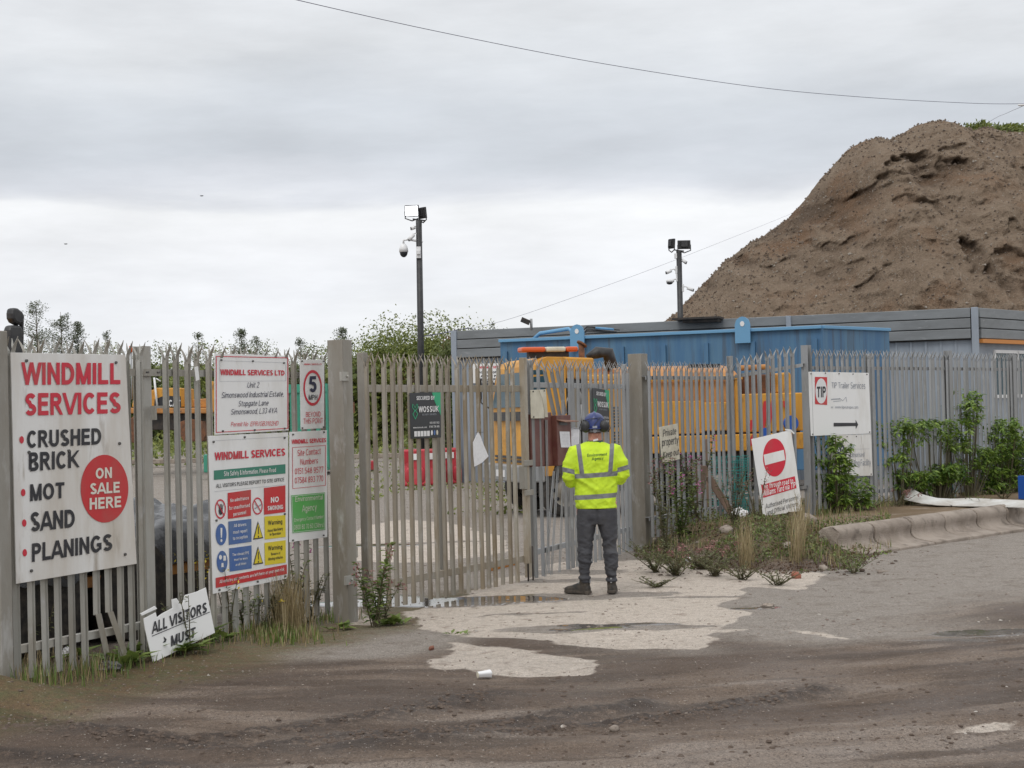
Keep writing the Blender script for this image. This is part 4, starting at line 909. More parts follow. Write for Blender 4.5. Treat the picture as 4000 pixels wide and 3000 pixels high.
# --- blank board, papers and white bag
bb = Board(G2.A, G2.n, 'blank_board', 'blank cream-white cracked board fixed high on the battered gate leaf', base_on(G2.A, G2.n, 2106, 1635), 'board', off=.065, conv=zc(1780,1380,2.676))
bb.slab([(782,385),(868,380),(905,480),(925,600),(928,680),(790,682)], .006, M['cream']); bb.slab([(872,380),(943,378),(966,668),(932,668),(930,600),(908,480)], .006, M['cream'], 'cracked_half')
bb.bolts([(806,400),(812,665),(922,392)], .008); bb.done()
bb = Board(G2.A, G2.n, 'paper_notice', 'curling white paper notice tied to pales left of the person', base_on(G2.A, G2.n, 2245, 1744), 'paper', off=.06, conv=zc(1780,1380,2.676))
bb.slab([(1200,785),(1292,778),(1290,974),(1210,978)], .002, M['paper'], 'sheet', 0); bb.slab([(1202,783),(1288,776),(1280,860),(1206,868)], .004, M['paper'], 'folded_sheet', 0)
for k in range(7): bb.line('print', M['grey_print'], [(1218,885+k*12),(1278,880+k*12)], 1.2, .0025)
bb.line('tie', M['wire'], [(1168,795),(1360,772)], 3, .004); bb.line('tie', M['wire'], [(1175,972),(1215,976)], 3, .004); bb.done()
bb = Board(G1.A, G1.n, 'white_bag', 'loose white translucent plastic sheet hanging from a pale of the wide gate leaf', base_on(G1.A, G1.n, 1870, 1820), 'plastic sheet', off=.07, conv=zc(1300,1250,2.37))
bb.slab([(1348,1035),(1368,1075),(1395,1150),(1442,1262),(1380,1322),(1312,1358),(1304,1250),(1300,1135),(1325,1080)], .004, M['paper'], 'sheet', 0); bb.line('tie', M['wire'], [(1320,1045),(1390,1038)], 3, .004); bb.done()

# --- letter box
b7 = Board(G2.A, G2.n, 'letter_box', 'brown steel letter box taped up on the battered gate with notice sheet on its front', base_on(G2.A, G2.n, 2140, 1822), 'letter box', off=.03, conv=zc(1780,1380,2.676))
P = [b7.pt(*p) for p in ((775,640),(1003,615),(1022,1178),(800,1188))]; mb = MB(); mb.prism(P, -b7.n*.12); mb.build('housing', M['brownbox'], b7.root, origin=b7.org, bevel=.01, recalc=True)
Pf = [b7.pt(*p) for p in ((1003,650),(1150,645),(1168,1150),(1020,1178))]; mb = MB(); mb.prism([p-b7.n*.10 for p in Pf], b7.n*.16); mb.build('front_box', M['brownbox'], b7.root, origin=b7.org, bevel=.006, recalc=True)
b7.poly('slot', M['panelblack'], [(1028,722),(1112,724),(1114,752),(1030,752)], .064)
P = [b7.pt(1000,700,.062), b7.pt(1160,706,.062), b7.pt(1168,716,.14), b7.pt(1032,724,.14)]; mb = MB(); mb.prism(P, (0,0,.008)); mb.build('flap', M['cardboard'], b7.root, origin=b7.org, recalc=True)
b7.poly('notice', M['paper'], [(1028,818),(1135,820),(1146,985),(1045,985)], .066)
for k in range(8): b7.line('print', M['grey_print'], [(1050,850+k*15),(1125,850+k*15)], 1.2, .0675)
b7.slab([(1045,1000),(1160,995),(1166,1105),(1100,1130),(1052,1110)], .05, M['cardboard'], 'tape', 0).location.y -= .05
o = b7.slab([(1050,1110),(1160,1100),(1162,1160),(1052,1170)], .02, M['paper'], 'torn_paper', 0)
mb = MB(); mb.tube([b7.pt(1095,1010,.08), b7.pt(1120,1030,.10), b7.pt(1105,1080,.10), b7.pt(1130,1150,.09), b7.pt(1170,1230,.08), b7.pt(1140,1250,.08)], .006, 6); mb.build('loose_tape', M['cardboard'], b7.root, origin=b7.org)
b7.done()

# --- Private property
b8 = Board(F2.A, F2.n, 'warning_sign', 'small cream Private property Keep out sign among the pink fireweed', base_on(F2.A, F2.n, 2616, 1805), off=.06, conv=zc(2500,1650,2.37))
b8.slab([(175,45),(350,10),(370,340),(205,378)], .006, M['cream'])
for s_, x0, y0, x1, y1, h in (('Private',212,133,333,110,66),('property',203,222,352,196,74),('Keep out',212,334,360,298,62)): b8.text(s_, (x0,y0), (x1,y1), h, M['black'], .0)
b8.done()

# --- No entry board leaning on the bank
q0 = gp(2990,2020,.30); q1 = gp(3134,2000,.30)
n9 = (F3.n+Vector((0,0,.10))).normalized(); P9 = hit(3060, 2000, F3.A+F3.n*.20, F3.n)
b9 = Board(P9, n9, 'no_entry_sign', 'tilted white board with red no entry disc leaning against the right fence', P9, conv=zc(2500,1650,2.37))
b9.slab([(1030,155),(1395,70),(1440,360),(1503,825),(1380,828),(1355,840),(1140,872),(1080,500)], .008, M['white'])
b9.disc('no_entry_disc', M['red'], (1245,325), 106, 176, .003, 56); b9.poly('no_entry_bar', M['white'], [(1146,300),(1333,254),(1346,348),(1160,397)], .005)
b9.poly('red_strip', M['red'], [(1122,580),(1434,498),(1450,608),(1142,698)], .003)
b9.text('No through road to', (1152,620), (1420,560), (50,46), M['white'], .02); b9.text('Williams Yard via TIP', (1142,686), (1442,602), (58,52), M['white'], .02)
b9.text('Authorised Personnel', (1165,800), (1465,710), (46,40), M['black'], 0); b9.text('and Official Visitors', (1180,858), (1460,770), (44,40), M['black'], 0)
b9.poly('cable_tie', M['white'], [(1345,60),(1400,66),(1435,100),(1425,108),(1395,80),(1345,72)], .006)
b9.done()

# --- TIP trailer services
b10 = Board(F4.A, F4.n, 'company_sign', 'white TIP Trailer Services board with black arrow on the right fence', base_on(F4.A, F4.n, 3285, 1700), off=.07, conv=zc(3250,1150,2.0733))
def s5(x, y): return ((2500+x/2.212-3250)*2.0733, (1200+y/2.212-1150)*2.0733)
b10.slab([s5(1453,557),(298,636),(318,1127),s5(1477,1113)], .006, M['white'])
sq = [s5(1510,602),s5(1616,604),s5(1616,845),s5(1511,838)]; b10.poly('logo_square', M['red2'], sq, .003); c = s5(1563,724); b10.disc('logo_disc', M['whitepl'], c, 46, 102, .0045, 48)
b10.text('TIP', s5(1526,780), s5(1603,778), 88, M['black'], .04, .006)
b10.text('TIP Trailer Services', (-5,758), (268,766), (46,56), M['grey_print'], 0); b10.text('www.tipeurope.com', (24,922), (210,926), (22,26), M['grey_print'], 0)
b10.text('w:', (-10,922), (10,922), 20, M['grey_print'], 0); b10.line('scuff', M['grey_print'], [(-5,850),(20,848),(60,846)], 8); b10.line('scuff', M['grey_print'], [(60,840),(85,862),(112,832),(118,870)], 3); b10.line('scuff', M['grey_print'], [(10,868),(70,862)], 4)
b10.poly('arrow', M['black'], [(12,1040),(190,1040),(190,1016),(211,1054),(192,1090),(190,1066),(12,1070)], .003)
b10.bolts([s5(1475,575),s5(1600,570),(55,642),(168,645),(280,648),(303,1115),s5(1490,1098)], .009); b10.done()
b11 = Board(F4.A, F4.n, 'testing_sign', 'dirty white Authorised Testing Facility board below the arrow board, behind laurel', base_on(F4.A, F4.n, 3330, 1855), off=.066, conv=zc(3250,1150,2.0733))
b11.slab([(-10,1140),(318,1131),(330,1468),(130,1474),(-6,1440)], .006, M['white_dirty'])
b11.disc('emblem', M['navy'], (62,1262), 42, 58); b11.text('AA', (36,1285), (92,1280), 44, M['whitepl'], .02, .006)
b11.text('VOSA', (124,1244), (178,1242), 28, M['greenp'], 0); b11.line('rule', M['grey_print'], [(110,1256),(300,1250)], 1.5)
b11.text('Authorised', (130,1320), (260,1314), 38, M['grey_print'], .0); b11.text('Testing Facility', (132,1390), (312,1384), (50,50), M['grey_print'], .0); b11.bolts([(120,1152),(195,1150),(315,1455)], .008); b11.done()
# ================================================================== MOUND
SIL = [(2380,1425),(2470,1345),(2554,1261),(2642,1187),(2724,1105),(2825,990),(2893,942),(2981,888),(3083,814),(3151,739),(3219,658),(3300,563),(3348,525),(3395,517),(3415,525),(3449,523),(3483,505),(3544,475),(3626,462),(3660,471),(3707,488),(3761,495),(3829,488),(3897,491),(4000,508),(4200,560),(4500,760),(4900,1150),(5200,1400)]
MY = 66.0
sx = [dp(a, b, MY).x for a, b in SIL]; sz = [dp(a, b, MY).z for a, b in SIL]
nx_, nt_ = 560, 300
X = np.linspace(sx[0]-3, sx[-1]+3, nx_); Hh = np.interp(X, sx, sz, left=.5, right=.5)
U = np.linspace(0, 1.45, nt_); XX, UU = np.meshgrid(X, U); HH = np.tile(Hh, (nt_, 1))
slope = 1.25
up = np.minimum(UU, 1.0)
prof_ = np.where(UU <= 1, np.sin(np.clip(UU,0,1)*math.pi/2)**.92, 1-(UU-1)*.9)
DD = 17.0
YY = MY-DD*(1-up)*(.35+.65*HH/max(Hh))+np.maximum(UU-1, 0)*14
HH = HH-.35*sstep(0,6,HH); ZZ = .4+(HH-.4)*prof_
# slip scars: recesses under a lip, measured across the face
def ridge(x, y, o=4, seed=0):
    s = 0; a = .5
    for i in range(o): s = s+a*(1-np.abs(2*vnoise(x*2**i, y*2**i, seed+i)-1)); a *= .5
    return s
F5n = fbm(XX*5.5, ZZ*6.5, 3, 121); F6n = ridge(XX*3.6, ZZ*4.4, 3, 131); F7n = ridge(XX*.9+.6*fbm(XX*.5,ZZ*.5,2,9), ZZ*.12, 4, 141)
F1 = fbm(XX*.35, ZZ*.55, 5, 71); F2_ = ridge(XX*.55+ZZ*.3, ZZ*.9-XX*.15, 5, 83); F3_ = fbm(XX*2.1, ZZ*2.6, 4, 91)
F4n = ridge(XX*1.7+ZZ*.6, ZZ*2.3-XX*.5, 4, 103)
push = (F1-.5)*1.5+(F2_-.55)*.7+(F3_-.5)*.42+(F4n-.55)*.30+(F5n-.5)*.11+(F6n-.55)*.09+(F7n-.55)*.55
def px_at(p, q): v = dp(p, q, MY-5); return v.x, v.z
def scar(cx, cz, ax, az, depth, lip=.16, rot=0):
    global push
    x0, z0 = px_at(cx, cz); a_ = ax*(MY-5)/FPX; b_ = az*(MY-5)/FPX
    dx = XX-x0+(fbm(XX*.9, ZZ*.9, 4, int(cx))-.5)*2.2; dz = ZZ-z0+(fbm(XX*.9+9, ZZ*.9, 4, int(cz))-.5)*1.6
    u = (dx*math.cos(rot)+dz*math.sin(rot))/a_; v = (-dx*math.sin(rot)+dz*math.cos(rot))/b_
    top = sstep(1.0, 1.0-lip, v+.35*u*u)            # sharp upper lip
    push = push+depth*.40*top*sstep(-1.3, .7, v)*sstep(1.2, .75, np.abs(u))*(.55+.8*F4n)
scar(3520,760,260,120,1.5,.2,.28); scar(3150,850,170,110,1.1,.2,.55); scar(3720,640,110,60,.7,.2,.5); scar(2860,1080,150,90,.9,.2,.7); scar(3640,1080,60,110,1.1,.12,.15); scar(3720,1130,35,90,.7,.15,-.6)
scar(3350,1170,90,70,.6,.2,.1); scar(3770,1010,50,60,.6,.2,0); scar(3080,1060,90,50,.5,.25,.2); scar(3230,970,70,40,.6,.2,-.3); scar(3900,560,110,60,.7,.2,-.5); scar(3940,780,90,150,.5,.2,-.6); scar(2950,1020,60,40,.5,.2,.2)
scar(3560,860,170,50,.4,.2,.1)
fade = sstep(0, .12, UU)*sstep(1.08, .92, UU)
YY = YY+push*fade; ZZ = ZZ+((F3_-.5)*.2+(F5n-.5)*.06+(F6n-.5)*.04)*fade+np.where(UU > .8, (fbm(XX*1.1, XX*0+3.3, 3, 12)-.5)*.35, 0)
vs = np.stack([XX.ravel(), YY.ravel(), ZZ.ravel()], 1)
idx = np.arange(nx_*nt_).reshape(nt_, nx_); q = np.stack([idx[:-1,:-1].ravel(), idx[:-1,1:].ravel(), idx[1:,1:].ravel(), idx[1:,:-1].ravel()], 1)
me = bpy.data.meshes.new('spoil_heap'); me.vertices.add(len(vs)); me.vertices.foreach_set('co', vs.astype(np.float32).ravel()); me.loops.add(q.size); me.loops.foreach_set('vertex_index', q.ravel().astype(np.int32))
me.polygons.add(len(q)); me.polygons.foreach_set('loop_start', np.arange(0, q.size, 4, dtype=np.int32)); me.polygons.foreach_set('use_smooth', np.ones(len(q), bool)); me.update(calc_edges=True)
heap_shade = np.clip((push-np.percentile(push,45))/1.25, 0, 1)      # shade of the hollows, painted darker into the soil colour, slightly more orange
a = me.attributes.new('shaded', 'FLOAT', 'POINT'); a.data.foreach_set('value', heap_shade.ravel().astype(np.float32))
heap = bpy.data.objects.new('spoil_heap', me); COL.objects.link(heap)
tag(heap, 'huge brown spoil heap of soil and rubble with slip scars towering behind the grey cabin', 'spoil heap')
hm = bpy.data.materials.new('spoil'); hm.use_nodes = True; t = hm.node_tree; b = t.nodes['Principled BSDF']
geo = N('ShaderNodeNewGeometry')
n1 = noise(.35, 5, .6, geo.outputs['Position']); n2 = noise(2.4, 7, .7, geo.outputs['Position']); n3 = noise(9, 4, .7, geo.outputs['Position']); n4 = noise(11, 2, .5, geo.outputs['Position'])
base = mixc(rng_(n2, .35, .68), (.275,.205,.146), (.375,.29,.215))
fr = attr('shaded')
base = mixc(mth('MULTIPLY', rng_(mth('ADD', fr, mth('MULTIPLY_ADD', n2, .9, -.45)), .25, .6), .8), base, (.125,.088,.062))  # darkens the recesses in place of deep shadow
base = mixc(rng_(mth('ADD', n1, mth('MULTIPLY', fr, .12)), .52, .68, 0, .6), base, (.29,.175,.105))
base = mixc(rng_(n3, .58, .74, 0, .5), base, (.065,.050,.038))
base = mixc(rng_(n4, .66, .69), base, (.40,.36,.31))
t.links.new(base, b.inputs['Base Color']); b.inputs['Roughness'].default_value = .95; b.inputs['Specular IOR Level'].default_value = .1
bp = N('ShaderNodeBump'); bp.inputs['Distance'].default_value = .45; bp.inputs['Strength'].default_value = 1.0; t.links.new(mth('ADD', n2, mth('ADD', mth('MULTIPLY', n3, .45), mth('MULTIPLY', noise(30, 3, .7, geo.outputs['Position']), .15))), bp.inputs['Height']); t.links.new(bp.outputs[0], b.inputs['Normal'])
me.materials.append(hm)

# ================================================================== VEGETATION HELPERS
random.seed(8); hr_ = MB(); rr2 = np.argwhere((UU > .1) & (UU < .99) & (ZZ > 3.2) & (XX < dp(4150,480,MY).x))
def rock_(mb, x, y, z, s_):
    a = random.random()*6.28; d = [Vector((math.cos(a+k*2.09)*s_*random.uniform(.6,1.2), math.sin(a+k*2.09)*s_*.7, random.uniform(-.3,.3)*s_)) for k in range(3)]; c = Vector((x,y,z)); mb.add([c+d[0],c+d[1],c+d[2],c+Vector((0,-.3*s_,s_*random.uniform(.5,1))),c-Vector((0,0,s_*.4))], [(0,1,3),(1,2,3),(2,0,3),(1,0,4),(2,1,4),(0,2,4)], False)
for k in range(4500):
    r0, c0 = rr2[random.randrange(len(rr2))]; rock_(hr_, XX[r0,c0], YY[r0,c0]-.03, ZZ[r0,c0]+.02, random.choice([.025,.03,.04,.05,.08]))
M['heaprock'] = mat('heap_stones', (.20,.155,.12), (.12,.09,.068), rough=.95, scale=1.2, col3=(.40,.36,.31), s3=1.9, lo3=.56, hi3=.62)
tag(hr_.build('heap_stones', M['heaprock']), 'loose clods and pale stones scattered over the face of the spoil heap', 'stones', kind='stuff')
def leaf(mb, p, d, up, L_, w, fold=.25):
    d = Vector(d).normalized(); s_ = d.cross(Vector(up)); s_ = s_.normalized() if s_.length > 1e-3 else Vector((1,0,0)); nn = s_.cross(d)
    p = Vector(p); a = p; m_ = p+d*L_*.45; e = p+d*L_-nn*L_*.12
    mb.add([a, m_+s_*w*.5+nn*w*fold, e, m_-s_*w*.5+nn*w*fold, m_], [(0,4,1),(4,2,1),(0,3,4),(4,3,2)], False)
def quadleaf(mb, p, s):
    a = rng.normal(size=3); a /= np.linalg.norm(a); b_ = rng.normal(size=3); b_ -= a*a.dot(b_); b_ /= np.linalg.norm(b_)
    p = np.array(p); mb.add([p-a*s*.8, p+b_*s*.38, p+a*s*.8, p-b_*s*.38], [(0,1,2,3)], False)
def rdir(upb=0.0):
    v = Vector((random.gauss(0,1), random.gauss(0,1), random.gauss(0,1)+upb)); return v.normalized()
def bush_tree(name, label, base, h, w, m, n=2600, ls=.16, trunk=.12, group=None, seed=0, lob=9, spiky=False, cat='tree', zlow=.12):
    random.seed(seed); root = thing(name, label, cat, base, 0, group)
    tr = MB(); cr = MB()
    tops = []
    for k in range(lob):
        a = random.random()*6.28; r = w*.5*random.uniform(.15,.95)**.7; hz = h*random.uniform(zlow+.1,.93)*(1-.25*(r/(w*.5))**2)
        tops.append(Vector((math.cos(a)*r, math.sin(a)*r*.7, hz)))
    tops.append(Vector((0,0,h*.93)))
    for tp_ in tops:
        pts = [Vector((0,0,0)), Vector((tp_.x*.25, tp_.y*.25, tp_.z*.35)), Vector((tp_.x*.7, tp_.y*.7, tp_.z*.75)), tp_]
        tr.tube(pts, [trunk*.6, trunk*.42, trunk*.22, trunk*.06], 5)
    per = n//len(tops)
    if zlow < .1:
        for k in range(int(n*.45)):
            a = random.random()*6.28; r = w*.5*random.random()**.5; zz = h*random.random()*.86*(1-.25*(r/(w*.5))**2); quadleaf(cr, (math.cos(a)*r, math.sin(a)*r*.6, zz), ls*3.0)
    for tp_ in tops:
        rad = w*random.uniform(.14,.27)
        for k in range(per):
            v = rdir(); rr = rad*random.random()**.45
            p = tp_+Vector((v.x*rr*1.1, v.y*rr, v.z*rr*.8)); 
            if random.random() < .10: p += rdir(1.0)*rad*random.uniform(.1,.4)
            if p.z < h*zlow*.3: p.z = h*zlow*.3+random.random()*.3
            quadleaf(cr, p, ls*random.uniform(.6,1.2))
    tr.build('trunk', M['bark'], root); cr.build('crown', m, root); return root
def conifer(label, base, h, w, m, n=1500, seed=0, group=None, ls=.12):
    random.seed(seed); root = thing('young_tree', label, 'tree', base, 0, group); tr = MB(); cr = MB()
    tr.tube([(0,0,0),(.05,0,h*.5),(0,.03,h)], [.07,.045,.008], 6)
    nb_ = int(n/34)
    for k in range(nb_):
        f = random.random()**.8; z = h*(.05+.93*f); L_ = w*.5*(1-f)**.52*random.uniform(.45,1.15)+.08; a = random.random()*6.28
        tip = Vector((math.cos(a)*L_, math.sin(a)*L_, z+L_*.55)); b0 = Vector((0,0,z)); tr.tube([b0, (b0+tip)/2-Vector((0,0,L_*.06)), tip], [.012,.008,.003], 4, False)
        for i in range(34):
            g_ = random.uniform(.2,1.05); p = b0+(tip-b0)*g_+rdir()*.09*(1+L_); quadleaf(cr, p, ls*random.uniform(.5,1.1))
    tr.build('trunk', M['bark'], root); cr.build('crown', m, root); return root
TG = 'trees along the far edge of the yard'
def far(px, ybase, Y): v = dp(px, ybase, Y); return (v.x, v.y, .5)
def toph(px, py, Y): return dp(px, py, Y).z-.5
# green growth on the heap top at the right
random.seed(6); hg = MB(); jj = np.argwhere((UU > .86) & (UU < 1.12) & (XX > dp(3690,480,MY).x) & (XX < dp(4300,480,MY).x))
for k in range(9000):
    r0, c0 = jj[random.randrange(len(jj))]; xx = XX[r0,c0]; w_ = (xx-dp(3690,480,MY).x)/3.0
    if UU[r0,c0] < 1.0-.12*min(1,w_)*(.3+vnoise(np.array([xx*.7]), np.array([UU[r0,c0]*20]), 3)[0]*1.3): continue
    quadleaf(hg, (xx+random.gauss(0,.1), YY[r0,c0], ZZ[r0,c0]+random.random()**2*.35), .13)
tag(hg.build('heap_grass', M['hedge2']), 'bright green weeds growing along the top right of the spoil heap', 'weeds', kind='stuff')
# continuous hedgerow behind, then the ones that stand out
hb = [(-60,1345,84,'hedge1',9),(190,1335,86,'hedge1',9),(420,1345,88,'hedge2',9),(640,1345,85,'hedge1',9),(840,1350,83,'hedge2',9),(1020,1340,86,'hedge1',8),(1230,1345,84,'hedge1',8),(1420,1350,86,'hedge2',8)]
labs = ['dense green hedgerow tree behind the dark mirrors at the far left', 'dense hedgerow tree above the WINDMILL lettering', 'brighter green hedgerow tree behind the fence post between the boards', 'dark hedgerow tree above the yellow excavator', 'bright green hedgerow tree above the address board', 'dark rounded hedgerow tree behind the 5 MPH sign', 'hedgerow tree behind the left gate post', 'low green hedgerow tree just right of the left gate post']
for i, (px, py, Y, m_, w) in enumerate(hb):
    bush_tree('hedgerow_tree', labs[i], far(px, 1700, Y), toph(px, py+16, Y), w*.62, M[m_], n=8000, ls=.09, seed=20+i, group=TG, lob=16, zlow=.02)
big = [(1545,1300,70,6.2,'hedge2','leafy pale green tree left of the lit floodlight pole'),(1700,1262,72,6.6,'hedge2','tall leafy green tree directly behind the lit floodlight pole'),(1795,1318,68,3.6,'hedge3','russet bush beside the end of the grey cabin'),(1760,1345,64,2.6,'hedge1','dark green bush in front of the russet bush by the cabin end')]
for i, (px, py, Y, w, m_, lab) in enumerate(big): bush_tree('leafy_tree', lab, far(px, 1700, Y), toph(px, py, Y), w, M[m_], n=17000, ls=.09, seed=50+i, group=TG, lob=22, zlow=.02)
sap = [(150,1172,70,3.6,'tall wispy young tree behind the first big board'),(245,1218,70,3.0,'second wispy young tree, right of the tallest one'),(310,1255,71,1.8,'small thin sapling right of the two wispy trees'),(425,1290,70,1.6,'thin sapling tip above the right end of the big board'),(780,1300,70,1.6,'bare-looking sapling above the fence left of the address board'),(950,1283,74,2.0,'thin spiky sapling above the address board'),(1010,1310,76,1.6,'small sapling behind the address board'),(1345,1280,70,2.3,'leafy sapling just right of the left gate post'),(1180,1318,75,1.6,'small sapling above the 5 MPH sign')]
for i, (px, py, Y, w, lab) in enumerate(sap): conifer(lab, far(px, 1700, Y), toph(px, py, Y), w, M['conif'], n=4200 if w > 1.7 else 1900, seed=80+i, group=TG, ls=.058)
# sapling poking above the cabin roof
conifer('twiggy treetop just visible over the roof of the grey cabin', (dp(1937,1600,60).x, 60, .4), toph(1937,1250,60), 1.2, M['conif'], n=1600, seed=99, group=TG, ls=.055)
# strip of rough grass below the hedge and in the yard
random.seed(5); gr = MB()
for k in range(5200):
    px = random.uniform(-60,1900); Y = random.uniform(58,80); x = (px-2000)/FPX*Y
    p = Vector((x, Y, gz(x,Y))); quadleaf(gr, (x, Y, p.z+random.random()**2*.75), .16)
for k in range(2600):
    g = gp(random.uniform(1380,2060), random.uniform(1790,2010)); 
    if vnoise(np.array([g.x*.5]), np.array([g.y*.35]), 5)[0] > .5: quadleaf(gr, (g.x, g.y, gz(g.x,g.y)+random.random()*.12), .07)
tag(gr.build('rough_grass', M['hedge2']), 'rough green grass and scrub along the far side of the yard', 'grass', kind='stuff')
# far yard kerb line
mb = MB(); 
for i in range(26):
    x0 = -27+i*1.0; mb.obox((x0+.48, 57+.03*i, .30+gz(x0,57)*.6), (.95,.02,0), (0,.2,0), (0,0,.16))
tag(mb.build('far_kerb', M['stone'], bevel=.02), 'long pale concrete edging along the far side of the yard', 'kerb', kind='structure')

# ================================================================== GREY CABIN BUILDING
def cl(px, py, Y): return dp(px, py, Y)
cR = Vector((11.03, 38.6, 0)); cLft = Vector((-1.46, 43.5, 0)); cF = Vector((14.9, 43.0, 0))
bR = thing('site_cabin', 'long single-storey grey clad site building with horizontal fascia boards behind the blue container', 'building', cR)
def wall(mb, A_, B_, z0, z1, th=.12, out=0):
    d = (B_-A_).normalized(); n_ = Vector((d.y,-d.x,0)); n_ = n_ if n_.y < 0 else -n_
    mb.obox((A_+B_)/2+n_*out+Vector((0,0,(z0+z1)/2)), (B_-A_), n_*th, (0,0,z1-z0)); return d, n_
hL, hR = dp(1790,1292,cLft.y).z, dp(3765,1206,cR.y).z; HT = (hL+hR)/2
mb = MB(); wall(mb, cLft, cR, 0, HT-.7); mb.build('front_wall', M['cladpale'], bR, origin=cR)
d_, n_ = wall(MB(), cLft, cR, 0, 1); mb = MB(); L1 = (cR-cLft).length
for i in range(int(L1/.35)): mb.obox(cLft+d_*(i*.35+.1)+n_*.075+Vector((0,0,(HT-.75)/2)), d_*.05, n_*.03, (0,0,HT-.76))
mb.build('wall_rib', M['cladpale'], bR, origin=cR)
for k in range(3):
    z0 = HT-.74+k*.25; mb = MB(); wall(mb, cLft-d_*.05, cR, z0+.012, z0+.24, .10, .16-.012*k); mb.build('fascia_board', M['cladgrey'], bR, origin=cR, bevel=.012)
mb = MB(); wall(mb, cLft, cR, HT-.76, HT-.02, .08, .08); mb.build('fascia_backing', M['darkmetal'], bR, origin=cR)
mb = MB(); wall(mb, cR+Vector((.08,.10,0)), cF, 0, HT-.7); mb.build('side_wall', M['cladpale'], bR, origin=cR)
d2, n2_ = wall(MB(), cR, cF, 0, 1)
for k in range(3):
    z0 = HT-.74+k*.25; mb = MB(); wall(mb, cR+d2*.10, cF, z0+.012, z0+.24, .10, .16-.012*k); mb.build('fascia_board', M['cladgrey'], bR, origin=cR, bevel=.012)
mb = MB(); wall(mb, cR+d2*.1, cF, HT-.84, HT-.745, .14, .17); mb.build('orange_trim', M['orangetrim'], bR, origin=cR)
for c_, w_, z_, h_ in ((cR+n_*.13+d_*.10, .16, HT/2, HT+.02), (cLft+n_*.17, .16, HT/2, HT), (cR-d_*4.35+n_*.2, .12, HT-.3, .6)):
    mb = MB(); mb.obox(c_+Vector((0,0,z_)), d_*w_, n_*.12, (0,0,h_)); mb.build('corner_post', M['cladpale'], bR, origin=cR, bevel=.01)
mb = MB(); P = [cLft, cR, cF, cF+Vector((-1.5,6,0)), cLft+Vector((1.5,7,0))]; mb.prism([p+Vector((0,0,HT-.12)) for p in P], (0,0,.06)); mb.build('roof', M['darkmetal'], bR, origin=cR, recalc=True)
mb = MB(); wall(mb, cLft, cLft+Vector((1.5,7,0)), 0, HT-.1); wall(mb, cF, cF+Vector((-1.5,6,0)), 0, HT-.1); mb.build('end_wall', M['cladpale'], bR, origin=cR)
# side window seen through the fence
wA = cR+d2*1.05; wB = cR+d2*5; mb = MB()
for z in (1.95, 3.05): mb.obox((wA+wB)/2+n2_*.08+Vector((0,0,z)), wB-wA, n2_*.05, (0,0,.08))
for k in range(4): mb.obox(wA+(wB-wA)*(k/3)+n2_*.08+Vector((0,0,2.5)), d2*.08, n2_*.05, (0,0,1.15))
fr_ = mb.build('window', M['whitepl'], bR, origin=cR); mb = MB(); mb.obox((wA+wB)/2+n2_*.065+Vector((0,0,2.5)), wB-wA, n2_*.01, (0,0,1.05)); mb.build('pane', M['glass'], fr_, origin=cR)
# roof hatch and wall lamp
v = dp(2735,1272,cR.y+1.6); mb = MB(); mb.obox(Vector((v.x, 40.6, HT+.02)), (1.15,-.3,0), (.2,.6,0), (0,0,.05)); mb.obox(Vector((v.x+.1, 40.6, HT-.03)), (.85,-.25,0), (.15,.4,0), (0,0,.10)); mb.build('roof_vent', M['darkmetal'], bR, origin=cR)
mb = MB(); p = cR-d_*3.2+n_*.16+Vector((0,0,HT-.98)); mb.obox(p, d_*.52, n_*.16, (0,0,.16)); mb.obox(p-Vector((0,0,.14)), d_*.40, n_*.1, (0,0,.09)); tag(mb.build('bulkhead_lamp', M['cream'], bevel=.02), 'yellowed bulkhead lamp on the cabin wall under the fascia', 'lamp')
# sign on cabin left
n0 = n_; bs = Board(cLft, n0, 'weighbridge_sign', 'white stop sign with red heading on the left end of the cabin wall', cLft+d_*.8, off=.14, conv=zc(1300,1250,2.37))
bs.slab([(1295,405),(1640,398),(1640,582),(1295,585)], .01, M['white'])
bs.text('WINDMILL SERVICES', (1350,450), (1610,444), 22, M['red'], .03)
for s_, y, a_, e_ in (('WAGONS STOP AT AREA',495,1330,1630),('ABOVE POINT',530,1370,1590),('WEIGHBRIDGE',560,1335,1600),('BEFORE LEAVING',583,1340,1620)): bs.text(s_, (a_,y), (e_,y-2), 20, M['black'], .03)
bs.done()
# small floodlight on cabin roof
v = dp(2062,1278,42); r_ = thing('roof_floodlight', 'small floodlight on a stub pole above the cabin roof', 'floodlight', (v.x,42,HT))
mb = MB(); mb.cyl((.09,0,-.1),(.09,0,.20),.035); mb.build('stub', M['galv_grey'], r_); mb = MB(); mb.obox((-.06,-.05,.14), (.22,0,-.10), (0,.08,.0), (.05,0,.12)); mb.build('lamp_head', M['darkmetal'], r_, bevel=.01)

